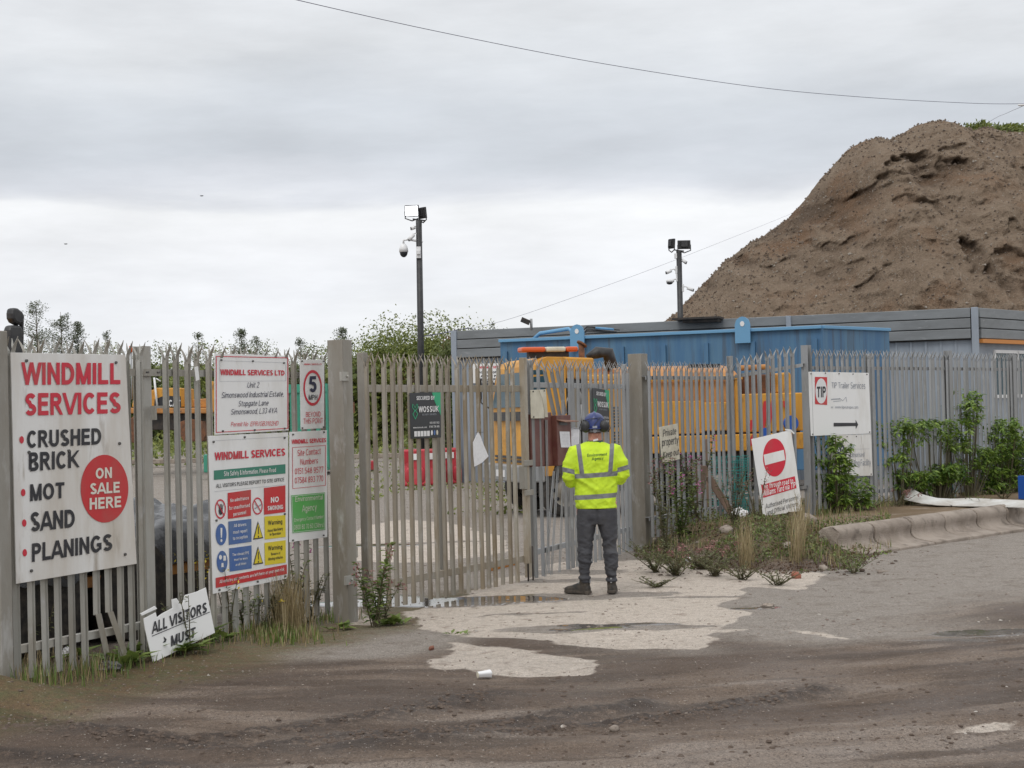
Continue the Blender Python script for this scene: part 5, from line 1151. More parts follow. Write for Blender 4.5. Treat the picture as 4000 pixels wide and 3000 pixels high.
# ================================================================== BLUE CONTAINER
kR = Vector((6.68, 34.6, 0)); kL = Vector((-.26, 37.6, 0)); kd = (kR-kL).normalized(); kn = Vector((kd.y,-kd.x,0)); kS = Vector((8.62, 36.7, 0)); ks = (kS-kR).normalized()
bz0, bz1 = .45, 3.52
bC = thing('blue_container', 'long weathered blue steel tank container with lifting lugs behind the yellow truck', 'container', kR)
P = [kL, kR, kS, kS+(kL-kR)]
mb = MB(); mb.prism([p+Vector((0,0,bz0)) for p in P], (0,0,bz1-bz0)); mb.build('shell', M['bluec'], bC, origin=kR, bevel=.02, recalc=True)
mb = MB(); mb.obox((kL+kR)/2+kn*.03+Vector((0,0,bz1+.0)), (kR-kL), kn*.12, (0,0,.07)); mb.obox((kR+kS)/2+Vector((0,0,bz1)), (kS-kR)*.98, Vector((.1,-.05,0)), (0,0,.07)); mb.build('top_rail', M['bluel'], bC, origin=kR, bevel=.01)
mb = MB()
for f in (.02,.14,.26,.40,.53,.66,.80,.98): mb.obox(kL+(kR-kL)*f+kn*.035+Vector((0,0,(bz0+bz1)/2-.1)), kd*.10, kn*.07, (0,0,bz1-bz0-.3))
mb.build('side_stiffener', M['bluec'], bC, origin=kR)
for px in (2262, 2907):
    t_ = hit(px, 1300, kL, kn); c = Vector((t_.x, t_.y, 0))+kn*.10
    pts = []
    for (a, zz) in ((-.17,-.28),(.17,-.28),(.17,.12),(.14,.22),(.07,.28),(0,.30),(-.07,.28),(-.14,.22),(-.17,.12)): pts.append(c+kd*a+Vector((0,0,bz1+zz)))
    hole = [c+kd*.05*math.cos(k*.785)+Vector((0,0,bz1+.14+.06*math.sin(k*.785))) for k in range(8)]
    mb = MB(); mb.prism(pts, kn*.04); lg = mb.build('lifting_lug', M['bluel'], bC, origin=kR, recalc=True)
    mb = MB(); mb.prism([h+kn*.045 for h in hole], kn*.006); mb.build('lug_hole', M['whitepl'], lg, origin=kR, recalc=True)
A_ = hit(2110,1310,kL,kn); B_ = hit(2240,1295,kL,kn)
mb = MB(); mb.tube([Vector((A_.x-.2,A_.y+.3,bz1-.02)), Vector((A_.x,A_.y+.25,bz1+.15)), Vector((B_.x-.1,B_.y+.2,bz1+.22)), Vector((B_.x,B_.y+.1,bz1+.12)), Vector((B_.x,B_.y+.05,bz1-.1))], .045, 8)
A2 = hit(2330,1290,kL,kn); B2 = hit(2400,1293,kL,kn); mb.tube([Vector((A2.x,A2.y+.3,bz1+.22)), Vector((B2.x,B2.y+.3,bz1+.17))], .03, 6); mb.build('pipe', M['bluel'], bC, origin=kR)
mb = MB(); random.seed(3)
for k in range(5): mb.tube([Vector((A2.x-.5+random.random()*.3,A2.y+.3,bz1+.05)), Vector((A2.x-.2,A2.y+.3,bz1+.14+.03*k)), Vector((A2.x+.3+random.random()*.3,A2.y+.35,bz1+.10+.02*k))], .012, 5)
mb.build('hose', M['blackpl'], bC, origin=kR)

# ================================================================== YELLOW TRUCK
TZ = 28.0; t0 = Vector(((2058-2000)/FPX*TZ, TZ, 0)); ta = R(17); td = Vector((math.cos(ta), math.sin(ta), 0)); tn = Vector((-math.sin(ta), math.cos(ta), 0))
trk = thing('yellow_truck', 'old yellow works truck with amber light bar and tank body parked behind the gate', 'truck', t0, ta)
trk.rotation_euler = (0,0,ta)
def T(px, py, d=0):    # picture point on the truck's near side plane (offset d inwards) to truck coordinates (s, z)
    w = hit(px, py, t0+tn*d, tn); return (w-t0).dot(td), w.z
def lb(mb, s0, s1, d0, d1, z0, z1): return mb.box(s0, s1, d0, d1, z0, z1)
s_cab = T(2215,1640)[0]; ztop = T(2130,1400)[1]; zcab0 = T(2100,1862)[1]; sroof = T(2330,1400)[0]
# cab shell: side outline extruded across the width
Wd = 2.35
out = [(0.02,zcab0),(0,1.35),(.03,1.95),(.16,ztop-.12),(.24,ztop-.02),(.38,ztop+.03),(s_cab,ztop+.02),(s_cab,1.05),(1.05,.95),(.95,1.0),(.5,.98),(.42,zcab0)]
mb = MB(); mb.prism([(a, 0, z) for a, z in out], (0,Wd,0)); cabo = mb.build('cab', M['yellow'], trk, bevel=.05, recalc=True)
mb = MB(); mb.prism([(s_cab-.02,.12,ztop-.35),(sroof,.12,ztop-.40),(sroof,.12,ztop+.0),(s_cab-.02,.12,ztop+.03)], (0,2.1,0)); mb.prism([(s_cab-.01,.5,1.25),(s_cab+.25,.5,1.25),(s_cab+.25,.5,ztop-.35),(s_cab-.01,.5,ztop-.35)], (0,1.4,0)); mb.build('rear_hood', M['yellow'], trk, bevel=.03, recalc=True)
mb = MB(); mb.prism([(.06,-.008,1.85),(.10,-.008,ztop-.32),(.34,-.008,ztop-.30),(.34,-.008,1.95),(.22,-.008,1.75)], (0,.01,0)); mb.prism([(.12,-.006,ztop-.28),(.12,-.006,ztop-.2),(.30,-.006,ztop-.2),(.30,-.006,ztop-.28)], (0,.01,0)); mb.build('side_window', M['glass'], trk, recalc=True)
mb = MB(); mb.obox((.075,Wd/2,2.25), (.015,0,.0), (0,Wd-.3,0), (.13,0,.62)); mb.build('windscreen', M['glass'], trk)
mb = MB()
for z in (.98,1.05): mb.box(-.02,.01,.35,Wd-.35,z-.02,z+.02)
mb.box(-.05,.02,.3,Wd-.3,1.70,1.86); mb.build('grille', M['blackpl'], trk)
mb = MB(); mb.box(-.16,.30,-.02,Wd+.02,.62,.92); mb.build('bumper', M['galv_grey'], trk, bevel=.03)
for y in (.30, Wd-.30):
    mb = MB(); mb.cyl((-.18,y,.77),(-.155,y,.77),.10,n=20); mb.build('headlight', M['glass'], trk)
mb = MB(); mb.box(-.175,-.16,Wd/2-.26,Wd/2+.26,.70,.82); pl = mb.build('number_plate', M['whitepl'], trk)
mb = MB(); mb.tube([(.05,-.02,2.3),(-.10,-.22,2.5),(-.10,-.24,2.05),(.05,-.02,1.9)], .015, 6); ma = mb.build('mirror_arm', M['blackpl'], trk); mb = MB(); mb.obox((-.12,-.26,2.3), (.06,0,0), (0,.18,0), (0,0,.42)); mb.build('mirror', M['blackpl'], ma, bevel=.03)
mb = MB(); mb.tube([(.05,Wd+.02,2.3),(-.10,Wd+.22,2.5),(-.10,Wd+.24,2.05),(.05,Wd+.02,1.9)], .015, 6); ma = mb.build('mirror_arm', M['blackpl'], trk); mb = MB(); mb.obox((-.12,Wd+.26,2.3), (.06,0,0), (0,.18,0), (0,0,.42)); mb.build('mirror', M['blackpl'], ma, bevel=.03)
mb = MB(); mb.tube([(.86,-.004,1.2),(.84,-.004,1.7),(.86,-.004,2.1),(.9,-.004,ztop-.2)], .006, 4); mb.box(.84,.92,-.03,0,1.62,1.66); mb.build('door_seam', M['blackpl'], trk)
# light bar
z0, z1 = T(2100,1377)[1]+.02, T(2150,1352)[1]; sa, sb = T(2036,1365,.3)[0], T(2256,1365,.3)[0]; lbr = MB(); lbr.box(sa+.15,sb-.15,.34,.46,ztop+.02,z0); lr = lbr.build('light_bar', M['darkmetal'], trk)
f = sb-sa
for a_, e_, m_ in ((0,.42,'orange'),(.43,.78,'cream'),(.79,1.0,'orange')):
    mb = MB(); mb.box(sa+f*a_, sa+f*e_, .25, .55, z0, z1); mb.build('lens', M[m_], lr, bevel=.03)
mb = MB(); s_, z_ = T(2271,1345,.6); mb.cyl((s_,.6,ztop-.3),(s_,.6,z_),.055,n=14); mb.cyl((s_,.6,z_-.01),(s_+.02,.6,z_+.02),.10,n=14); mb.build('exhaust_stack', M['rust'], trk)
mb = MB(); p1, p2 = T(2295,1395,.8), T(2385,1378,.8); mb.tube([(p1[0],.8,p1[1]),(p1[0]+.18,.8,p1[1]+.08),(p2[0]-.05,.8,p2[1]),(p2[0]+.02,.8,p2[1]-.3)], [.05,.11,.12,.12], 12); mb.build('air_duct', M['blackpl'], trk)
# machinery gap
random.seed(11); mb = MB(); g0 = s_cab+.0; g1 = T(2292,1600)[0]
mb.box(g0+.05,g1,.25,2.2,.75,2.2); mb.build('engine_block', M['darkmetal'], trk)
mb = MB()
for k in range(9): s_ = random.uniform(g0+.05,g1-.02); mb.tube([(s_,.15+random.random()*.1,1.0+random.random()*.6),(s_+random.uniform(-.08,.08),.1,1.6+random.random()*.3),(s_,.2,2.2+random.random()*.4)], random.choice([.012,.02,.03]), 6)
mb.build('hose', M['blackpl'], trk)
mb = MB(); s_, z_ = T(2235,1590); 
mb.tube([(s_+.2*math.cos(a*.5),.05,z_+.42*math.sin(a*.5)) for a in range(14)], .03, 8); mb.tube([(s_+.12*math.cos(a*.5),.03,z_-.05+.25*math.sin(a*.5)) for a in range(14)], .02, 8); mb.build('coiled_hose', M['galv_grey'], trk)
# body: hopper panels
e0 = g1+.02; e1 = T(3145,1600)[0]; zb0 = T(2700,1768)[1]; zb1 = T(2700,1475)[1]; zmid = T(2700,1695)[1]; zm2 = T(2700,1565)[1]; eA = T(2475,1600)[0]; eB = T(2745,1600)[0]
mb = MB(); mb.box(e0,eA,.02,2.25,zb0,zb1-.02); bd = mb.build('front_locker', M['yellow'], trk, bevel=.03)
mb = MB(); vs0 = T(2345,1585)[0]
for i in range(5):
    for j in range(14):
        s_ = T(2345,1585)[0]+i*.11; z_ = T(2345,1590)[1]-j*.055
        if j == 7: continue
        mb.box(s_,s_+.05,.008,.03,z_-.035,z_)
mb.build('vent_slots', M['panelblack'], bd)
mb = MB(); zt2_ = T(2500,1425)[1]
mb.box(e0,eA-.1,.05,2.2,zb1-.02,T(2400,1462)[1]); mb.build('deck', M['yellow'], trk, bevel=.03)
mb = MB(); mb.box(eA+.02,e1,.0,2.3,zb0,zmid-.03); mb.build('lower_skirt', M['yellow'], trk, bevel=.02)
mb = MB(); mb.box(eA+.02,eB,.03,2.25,zmid+.0,zm2); mb.box(eB+.03,eB+.03+T(2860,1600)[0]-T(2755,1600)[0],.0,2.25,zmid+.04,zm2-.04); mb.box(T(2868,1600)[0],e1,.04,2.25,zmid,zm2+.1); mb.build('side_panel', M['yellow'], trk, bevel=.02)
mb = MB(); mb.box(eA,e1-.05,.12,2.2,zb0+.1,zm2); mb.build('inner_frame', M['darkmetal'], trk)
# round topped tank
sd_ = T(2900,1500)[0]; rz_ = (T(2600,1428)[1]-zm2); n_r = 14; rings = []
for s_ in (eA-.15, sd_):
    rings.append([(s_, 1.12-1.08*math.cos(math.pi*k/n_r), zm2+.02+rz_*math.sin(math.pi*k/n_r)**.55) for k in range(n_r+1)]+[(s_,2.2,zm2-.05),(s_,.04,zm2-.05)])
mb = MB(); mb.loft(rings, smooth=True); mb.build('tank', M['yellow_worn'], trk, bevel=.01, recalc=True)
mb = MB(); mb.box(eA-.1,sd_,-.02,.05,T(2700,1478)[1]-.04,T(2700,1478)[1]+.04); 
for px in (2745,2880): s_ = T(px,1600)[0]; mb.box(s_-.03,s_+.03,-.01,.06,zmid,zt2_-.25)
mb.build('tank_rib', M['yellow'], trk, bevel=.01)
mb = MB()
for k in range(6): s_ = T(2705+k*21,1425)[0]; mb.box(s_,s_+.06,.10,.2,T(2700,1437)[1],T(2700,1422)[1])
mb.build('grab_slot', M['panelblack'], trk)
# rear mechanism
sr = T(2935,1500)[0]; mb = MB(); mb.box(sr,e1-.1,.3,2.0,zm2,T(2950,1440)[1]-.1); mb.build('rear_mechanism', M['rust'], trk, bevel=.02)
mb = MB(); a0 = T(2900,1440)[0]; mb.tube([(a0,.1,T(2900,1437)[1]),(T(3010,1440)[0],.1,T(3010,1432)[1]),(T(3030,1440)[0],.1,T(3030,1470)[1])], .05, 8); mb.build('rear_rail', M['yellow_worn'], trk)
mb = MB(); s_, z_ = T(3075,1500); mb.prism([(s_-.12,.1,z_+.2),(s_+.12,.1,z_+.22),(s_+.22,.1,z_-.1),(s_+.1,.1,z_-.25),(s_-.15,.1,z_-.15)], (0,.3,0)); mb.build('rear_arm', M['yellow'], trk, bevel=.03, recalc=True)
mb = MB()
chev = [((2982,1568),(3005,1560),(2985,1680),(2965,1690)),((3012,1565),(3028,1560),(3010,1655),(2995,1660)),((3058,1565),(3075,1570),(3082,1600),(3060,1590)),((2930,1640),(2942,1640),(2935,1685),(2928,1680)),((2925,1720),(2942,1690),(2945,1730),(2930,1745))]
for cpts in chev: mb.prism([(T(*p)[0], -.012, T(*p)[1]) for p in cpts], (0,.004,0))
mb.build('chevron_stripes', M['red2'], trk, recalc=True)
mb = MB(); s_, z_ = T(3090,1640); mb.cyl((s_,-.02,z_-.06),(s_,.25,z_-.06),.14,n=24); s2_, z2_ = T(2988,1690); mb.cyl((s2_,-.04,z2_),(s2_,.25,z2_),.09,n=18); mb.build('blue_drum', M['bluecrate'], trk)
def wheel(s_, z_, r, y=.0, side=1):
    w_ = thing('wheel', None, None); w_.parent = trk; 
    mb = MB(); pr = [(r*.62,0),(r*.95,.0),(r,.05),(r,.22),(r*.95,.27),(r*.62,.27)]; nn_ = 32
    rings = [[(s_+q_*math.cos(2*math.pi*k/nn_), y+side*d, z_+q_*math.sin(2*math.pi*k/nn_)) for k in range(nn_)] for q_, d in pr]; mb.loft(rings, cap=False); o = mb.build('tyre', M['rubber'], w_, recalc=True)
    mb = MB(); pr = [(r*.62,0.02),(r*.55,.08),(r*.42,.10),(r*.30,.03),(r*.12,.0),(0.001,.0)]
    rings = [[(s_+q_*math.cos(2*math.pi*k/nn_), y+side*d, z_+q_*math.sin(2*math.pi*k/nn_)) for k in range(nn_)] for q_, d in pr]; mb.loft(rings, cap=False); o = mb.build('rim', M['galv_brown'], w_, recalc=True)
    mb = MB()
    for k in range(8): a = k*math.pi/4; c = (s_+r*.46*math.cos(a), y+side*.082, z_+r*.46*math.sin(a)); mb.cyl(c, (c[0], c[1]+side*.012, c[2]), .035, n=10)
    mb.build('rim_hole', M['panelblack'], w_)
ws, wz = T(2118,1880); 
for s_ in (max(ws,.70), T(2790,1850)[0]+.1):
    wheel(s_, .47, .47, .02); wheel(s_, .47, .47, Wd-.04, -1)
mb = MB(); mb.box(.3,e1-.2,.5,1.75,.45,.75); mb.box(1.2,e1-.8,.15,2.1,.7,zb0); mb.build('chassis', M['darkmetal'], trk)

# ================================================================== FLOODLIGHT POLES
def cam_dome(root, x, y, z):
    g = MB(); g.tube([(x+.55,y,z+.28),(x+.12,y,z+.36),(x,y,z+.34),(x,y,z+.25)], .03, 8); a = g.build('dome_camera', M['whitepl'], root)
    mb = MB(); mb.loft([[(x+r*math.cos(k*.3927), y+r*math.sin(k*.3927), z+zz) for k in range(16)] for r, zz in ((.04,.24),(.09,.20),(.125,.11),(.13,.0))]); mb.build('housing', M['whitepl'], a)
    mb = MB(); mb.ell((x,y,z), .115,.115,.15); mb.build('lens', M['panelblack'], a)
def cam_bullet(root, x, y, z, dx, tilt=-.06, L_=.26):
    mb = MB(); mb.cyl((x,y,z),(x+dx*L_,y-.05,z+tilt),.055,n=10); mb.tube([(x,y,z+.02),(x-dx*.08,y,z+.05),(x-dx*.14,y+.02,z)], .02, 6); o = mb.build('bullet_camera', M['whitepl'], root); mb = MB(); mb.cyl((x+dx*L_,y-.05,z+tilt),(x+dx*(L_+.02),y-.052,z+tilt*1.05),.045,n=10); mb.build('lens', M['panelblack'], o)
def lamp(root, c, w, h, yaw, pitch, lit):
    Mx = Matrix.Rotation(yaw,3,'Z') @ Matrix.Rotation(pitch,3,'X'); c = Vector(c)
    X_, Y_, Z_ = Mx @ Vector((1,0,0)), Mx @ Vector((0,1,0)), Mx @ Vector((0,0,1))
    mb = MB(); mb.obox(c, X_*w, Y_*.07, Z_*h); mb.obox(c+Y_*.06, X_*w*.5, Y_*.06, Z_*h*.6)
    for k in range(7): mb.obox(c+Y_*.05+X_*w*(k-3)*.12, X_*.012, Y_*.05, Z_*h*.85)
    a = mb.build('floodlight', M['blackpl'], root, bevel=.012)
    mb = MB(); mb.obox(c-Y_*.037, X_*w*.86, Y_*.008, Z_*h*.82); mb.build('light_panel', M['lit'] if lit else M['glass'], a)
    mb = MB(); mb.tube([c+X_*w*.5, c+X_*w*.5-Z_*h*.45+Vector((0,0,-.06)), c-Z_*h*.5+Vector((0,0,-.12))], .018, 5); mb.tube([c-X_*w*.5, c-X_*w*.5-Z_*h*.45+Vector((0,0,-.06)), c-Z_*h*.5+Vector((0,0,-.12))], .018, 5); mb.build('yoke', M['blackpl'], a)
M['lit'] = mat('lit_lamp', (.9,.9,.95), emit=((.95,.97,1.0), 6.0))
PZ = 46.0; pb = dp(1650,1800,PZ); pt_ = dp(1636,862,PZ); sc_ = PZ/FPX
p1_ = thing('floodlight_pole', 'tall black pole with lit white floodlight and dome camera behind the gate', 'floodlight pole', (pb.x, PZ, 0))
px_ = lambda a, b: (dp(a, b, PZ)-Vector((pb.x, PZ, 0)))
tp0 = px_(1636,862)
mb = MB(); mb.tube([(0,0,-.1),(tp0.x,0,tp0.z)], [.098,.086], 12); mb.build('pole', M['blackpl'], p1_)
mb = MB(); a_, e_ = px_(1612,856), px_(1660,862); mb.obox((a_+e_)/2, e_-a_, (0,.06,0), (0,0,.04)); mb.build('crossbar', M['blackpl'], p1_)
c = px_(1609,824); lamp(p1_, c, .40, .33, -.12, .12, True); c = px_(1650,831); lamp(p1_, c+Vector((0,.06,0)), .30, .32, 2.3, -.1, False)
c = px_(1577,985); cam_dome(p1_, c.x, c.y, c.z)
c = px_(1620,888); cam_bullet(p1_, c.x, c.y, c.z, -1, -.04, .10); c = px_(1616,918); cam_bullet(p1_, c.x, c.y-.05, c.z, -.7, -.15, .2)
c = px_(1636,990); mb = MB(); mb.obox(c+Vector((0,-.09,.02)), (.13,0,0), (0,.06,0), (0,0,.33)); mb.obox(c+Vector((0,-.14,.02)), (.10,0,0), (0,.10,0), (0,0,.12)); mb.build('camera_bracket', M['whitepl'], p1_, bevel=.01)
mb = MB()
for k in range(3): c = px_(1638,941+k*10); mb.cyl(c+Vector((0,0,-.008)), c+Vector((0,0,.008)), .078, n=12)
mb.build('band', M['galv_grey'], p1_)
PZ2 = 50.0; pb2 = dp(2662,1500,PZ2); q_ = lambda a, b: (dp(a, b, PZ2)-Vector((pb2.x, PZ2, 0)))
p2_ = thing('floodlight_pole', 'black pole with two unlit floodlights and white cameras in front of the spoil heap', 'floodlight pole', (pb2.x, PZ2, 0))
tp0 = q_(2652,980); mb = MB(); mb.tube([(0,0,-.1),(tp0.x,0,tp0.z)], [.095,.085], 12); mb.build('pole', M['blackpl'], p2_)
mb = MB(); a_, e_ = q_(2632,976), q_(2672,981); mb.obox((a_+e_)/2, e_-a_, (0,.06,0), (0,0,.035)); mb.build('crossbar', M['blackpl'], p2_)
lamp(p2_, q_(2672,956), .40, .27, math.pi+.05, .1, False); lamp(p2_, q_(2624,952), .24, .30, math.pi-.9, .1, False)
c = q_(2622,1057); cam_bullet(p2_, c.x, 0, c.z, -1, -.07, .16); c = q_(2672,1015); cam_bullet(p2_, c.x-.05, 0, c.z, .8, -.1, .14); c = q_(2695,1128); cam_bullet(p2_, c.x-.08, 0, c.z+.03, 1, -.08, .18)
c = q_(2618,1098); mb = MB(); mb.ell(c, .13,.12,.07); mb.tube([c, c+Vector((.15,0,.06)), c+Vector((.28,0,.02))], .025, 6); o = mb.build('dome_camera', M['whitepl'], p2_); mb = MB(); mb.ell(c-Vector((.02,0,.05)), .10,.10,.06); mb.build('lens', M['panelblack'], o)
mb = MB()
for a_, b_ in ((2643,1055),(2646,1085),(2666,1125)): c = q_(a_, b_); mb.obox(c, (.08,0,0), (0,.1,0), (0,0,.24))
c = q_(2640,1000); mb.obox(c, (.09,0,0), (0,.1,0), (0,0,.16)); mb.build('camera_bracket', M['whitepl'], p2_, bevel=.01)
mb = MB()
for k in range(5): c = q_(2653,1040+k*10+(k > 2)*12); mb.cyl(c+Vector((0,0,-.006)), c+Vector((0,0,.006)), .072, n=12)
mb.build('band', M['galv_grey'], p2_)

# ================================================================== OVERHEAD CABLES
def cable(name, lab, pts, ys, r, m_='cable'):
    ws = [dp(a, b, y) for (a, b), y in zip(pts, ys)]; mb = MB(); fine = []
    for i in range(len(ws)-1):
        p0, p1, p2, p3 = ws[max(i-1,0)], ws[i], ws[i+1], ws[min(i+2,len(ws)-1)]
        for k in range(8):
            t_ = k/8; fine.append(.5*((2*p1)+(p2-p0)*t_+(2*p0-5*p1+4*p2-p3)*t_*t_+(3*p1-p0-3*p2+p3)*t_**3))
    fine.append(ws[-1]); mb.tube(fine, r, 5); tag(mb.build(name, M[m_]), lab, 'cable')
cable('overhead_cable', 'thick overhead cable sagging across the top of the sky', [(700,-110),(1160,0),(1700,121),(2300,239),(2900,333),(3300,374),(3700,399),(4000,405),(4500,385)], [22,24,27,30,33,35,37,38,40], .006)
cable('overhead_cable', 'thin overhead cable rising from the cabin to behind the spoil heap', [(1835,1283),(2000,1243),(2300,1140),(2600,1030),(2960,888),(3200,790)], [44,46,50,54,75,84], .005, 'cable2')
cable('overhead_cable', 'thin cable at the upper right coming down behind the heap top', [(3600,640),(3860,478),(3930,443),(4000,412),(4100,360)], [84,76,66,60,56], .009, 'cable2')
cable('overhead_cable', 'short cable slung from the lit floodlight pole to the cabin roof corner', [(1652,1314),(1720,1303),(1800,1287),(1835,1282),(1850,1290)], [46,45.3,44.3,43.8,43.5], .014)
mb = MB(); c = dp(3990,410,60); mb.ell(c, .14,.05,.05); tag(mb.build('cable_insulator', M['whitepl']), 'small pale insulator on the cable at the right edge of the sky', 'insulator')

# ================================================================== YARD OBJECTS
def barrier(px, ybase, Z_, rz, lab):
    v = gp(px, ybase, 0); r_ = thing('water_barrier', lab, 'barrier', (v.x, Z_, 0), rz, 'red plastic barriers in the yard')
    mb = MB(); w = .64; mb.prism([(-w/2,-.2,0),(w/2,-.2,0),(w/2,-.2,.35),(w/2-.02,-.12,.55),(w/2-.02,-.12,.95),(-w/2+.02,-.12,.95),(-w/2+.02,-.12,.55),(-w/2,-.2,.35)], (0,.32,0)); mb.build('shell', M['redplastic'], r_, bevel=.05, recalc=True)
    mb = MB(); mb.box(-.12,.12,-.135,-.12,.68,.84); mb.build('reflector', M['white'], r_)
    mb = MB()
    for x in (-.17,.17): mb.ell((x,-.19,.28), .10,.03,.20)
    mb.build('moulded_rib', M['redplastic'], r_); return r_
BZ = 42
barrier(1640,1885,BZ,.05,'red plastic barrier below the security board, leftmost of the three'); barrier(1705,1885,BZ+.2,-.1,'middle red plastic barrier of the row behind the gate'); barrier(1765,1880,BZ+.8,.1,'rightmost red plastic barrier, beside the cabin end')
v = gp(1440,1850); r_ = thing('orange_barrier', 'low orange-red plastic block standing alone in the yard right of the left gate post', 'barrier', (v.x, v.y, 0)); mb = MB(); mb.prism([(-.25,0,0),(.28,0,0),(.28,0,.22),(.2,0,.42),(-.0,0,.40),(-.25,0,.2)], (0,.3,0)); mb.build('shell', M['redplastic'], r_, bevel=.04, recalc=True); mb = MB(); mb.box(-.2,.2,-.01,.0,.05,.12); mb.build('base_strip', M['blackpl'], r_)
# excavator with CAT counterweight
EZ = 52.0; eb = dp(660,1500,EZ); ex = thing('excavator', 'yellow tracked excavator with CAT on its counterweight behind the left fence', 'excavator', (eb.x, EZ, .25))
E = lambda a, b: (dp(a, b, EZ).x-eb.x, dp(a, b, EZ).z-.25)
def epoly(name, m_, pts, y0, y1, bev=.03):
    mb = MB(); mb.prism([(E(*p)[0], y0, E(*p)[1]) for p in pts], (0,y1-y0,0)); return mb.build(name, m_, ex, bevel=bev, recalc=True)
epoly('counterweight', M['yellow'], [(600,1515),(705,1515),(708,1590),(600,1590)], 0, 2.2); epoly('engine_cover', M['yellow'], [(520,1545),(602,1520),(602,1590),(512,1590)], .1, 2.1)
epoly('platform', M['yellow_worn'], [(505,1593),(810,1593),(815,1615),(505,1615)], -.05, 2.3); epoly('lower_band', M['panelblack'], [(604,1560),(640,1546),(706,1548),(708,1590),(602,1590)], -.012, 0, 0)
epoly('undercarriage', M['darkmetal'], [(560,1615),(760,1615),(770,1680),(550,1680)], .2, 2.0)
epoly('track', M['rust'], [(505,1640),(530,1622),(560,1640),(570,1700),(560,1730),(520,1730),(505,1715)], -.1, .6); epoly('track', M['rust'], [(700,1650),(740,1635),(790,1645),(808,1700),(795,1725),(720,1725),(705,1700)], -.1, .6)
epoly('boom', M['yellow'], [(785,1485),(815,1488),(826,1610),(796,1612)], .8, 1.3); epoly('boom_mount', M['yellow_worn'], [(740,1560),(800,1555),(800,1592),(742,1592)], .5, 1.5)
mb = MB(); mb.tube([(E(605,1475)[0],-.1,E(605,1475)[1]),(E(612,1540)[0],-.1,E(612,1540)[1]),(E(617,1588)[0],-.1,E(617,1588)[1])], .035, 6); mb.tube([(E(610,1478)[0],0,E(610,1478)[1]),(E(628,1490)[0],0,E(628,1490)[1])], .02, 5); mb.build('handrail', M['whitepl'], ex)
mb = MB(); a_ = E(503,1362); mb.tube([(a_[0],.3,a_[1]-.1),(a_[0],.3,E(503,1560)[1])], .03, 6); mb.build('beacon_pole', M['galv_grey'], ex); mb = MB(); mb.cyl((a_[0],.3,a_[1]-.1),(a_[0],.3,a_[1]+.10),.06,n=10); mb.build('beacon', M['orange'], ex)
bt = Board((eb.x, EZ-.02, 0), (0,-1,0), 'x', 'x', (0,0,0)); vs_, fs_ = text2d('CAT', .03); P = []
for u, v_, l_ in vs_:
    q0_ = dp(660+u*45, 1588-v_*26, EZ); P.append((q0_.x-eb.x, -.03-l_*.0005, q0_.z-.25))
bpy.data.objects.remove(bt.root); mb = MB(); mb.add(P, fs_); mb.build('lettering', M['whitepl'], ex)
# green skip behind 5 mph sign
v = dp(1205,1500,50); r_ = thing('green_container', 'green steel container far across the yard behind the 5 MPH sign', 'container', (v.x, 50, .2)); w0, w1 = dp(790,1700,50).x-v.x, dp(1275,1500,50).x-v.x
mb = MB(); mb.box(dp(1130,1500,50).x-v.x, w1, 0, 2.3, 0, dp(1205,1500,50).z-.2); mb.build('body', M['greenc'], r_, bevel=.02); mb = MB()
for k in range(5): x = dp(1135+k*33,1500,50).x-v.x; mb.box(x,x+.08,-.04,0,.1,dp(1205,1510,50).z-.3)
mb.box(dp(1130,1500,50).x-v.x-.02, w1+.02, -.06, 0, dp(1205,1520,50).z-.3, dp(1205,1500,50).z-.2); mb.build('rib', M['greenc'], r_)
mb = MB(); mb.box(0,.62,0,1,0,.55); v2 = dp(792,1672,49); o = mb.build('green_skip', M['greenc'], bevel=.03); o.location = (v2.x,49,.25); tag(o, 'small low green skip beside the excavator tracks', 'skip')
# yellow machine with black tarpaulin just behind the left fence
mo = Lf.A-Lf.n*.75+Lf.d*1.4; mc = thing('tarped_trailer', 'yellow works trailer under black tarpaulin close behind the left fence', 'trailer', (mo.x, mo.y, 0), Lf.rz)
Lc = 3.0
mb = MB(); mb.box(-2.2,Lc-.35,.15,.28,.78,.88); mb.box(-2.2,Lc-.35,1.9,2.0,.78,.88); mb.box(-2.2,Lc-.5,.1,.22,.50,.59)
for k in range(6): mb.box(-1.4+k*.85,-1.3+k*.85,.16,1.95,.59,.78)
mb.build('frame', M['yellow_worn'], mc, bevel=.01)
mb = MB(); mb.box(-2.2,Lc-.4,.3,1.9,.12,.80); mb.build('hull', M['darkmetal'], mc)
for s_ in (.2,1.3):
    mb = MB(); mb.cyl((s_,.02,.42),(s_,.32,.42),.42,n=24); mb.build('wheel', M['rubber'], mc)
mb = MB(); mb.prism([(-.25,.05,.40),(.02,.05,.35),(-.02,.05,.95),(-.3,.05,1.0)], (0,.04,0)); mb.prism([(.05,.04,.12),(.25,.04,.15),(.20,.04,.42),(.05,.04,.40)], (0,.04,0)); mb.build('red_tarp_strip', M['redplastic'], mc, recalc=True)
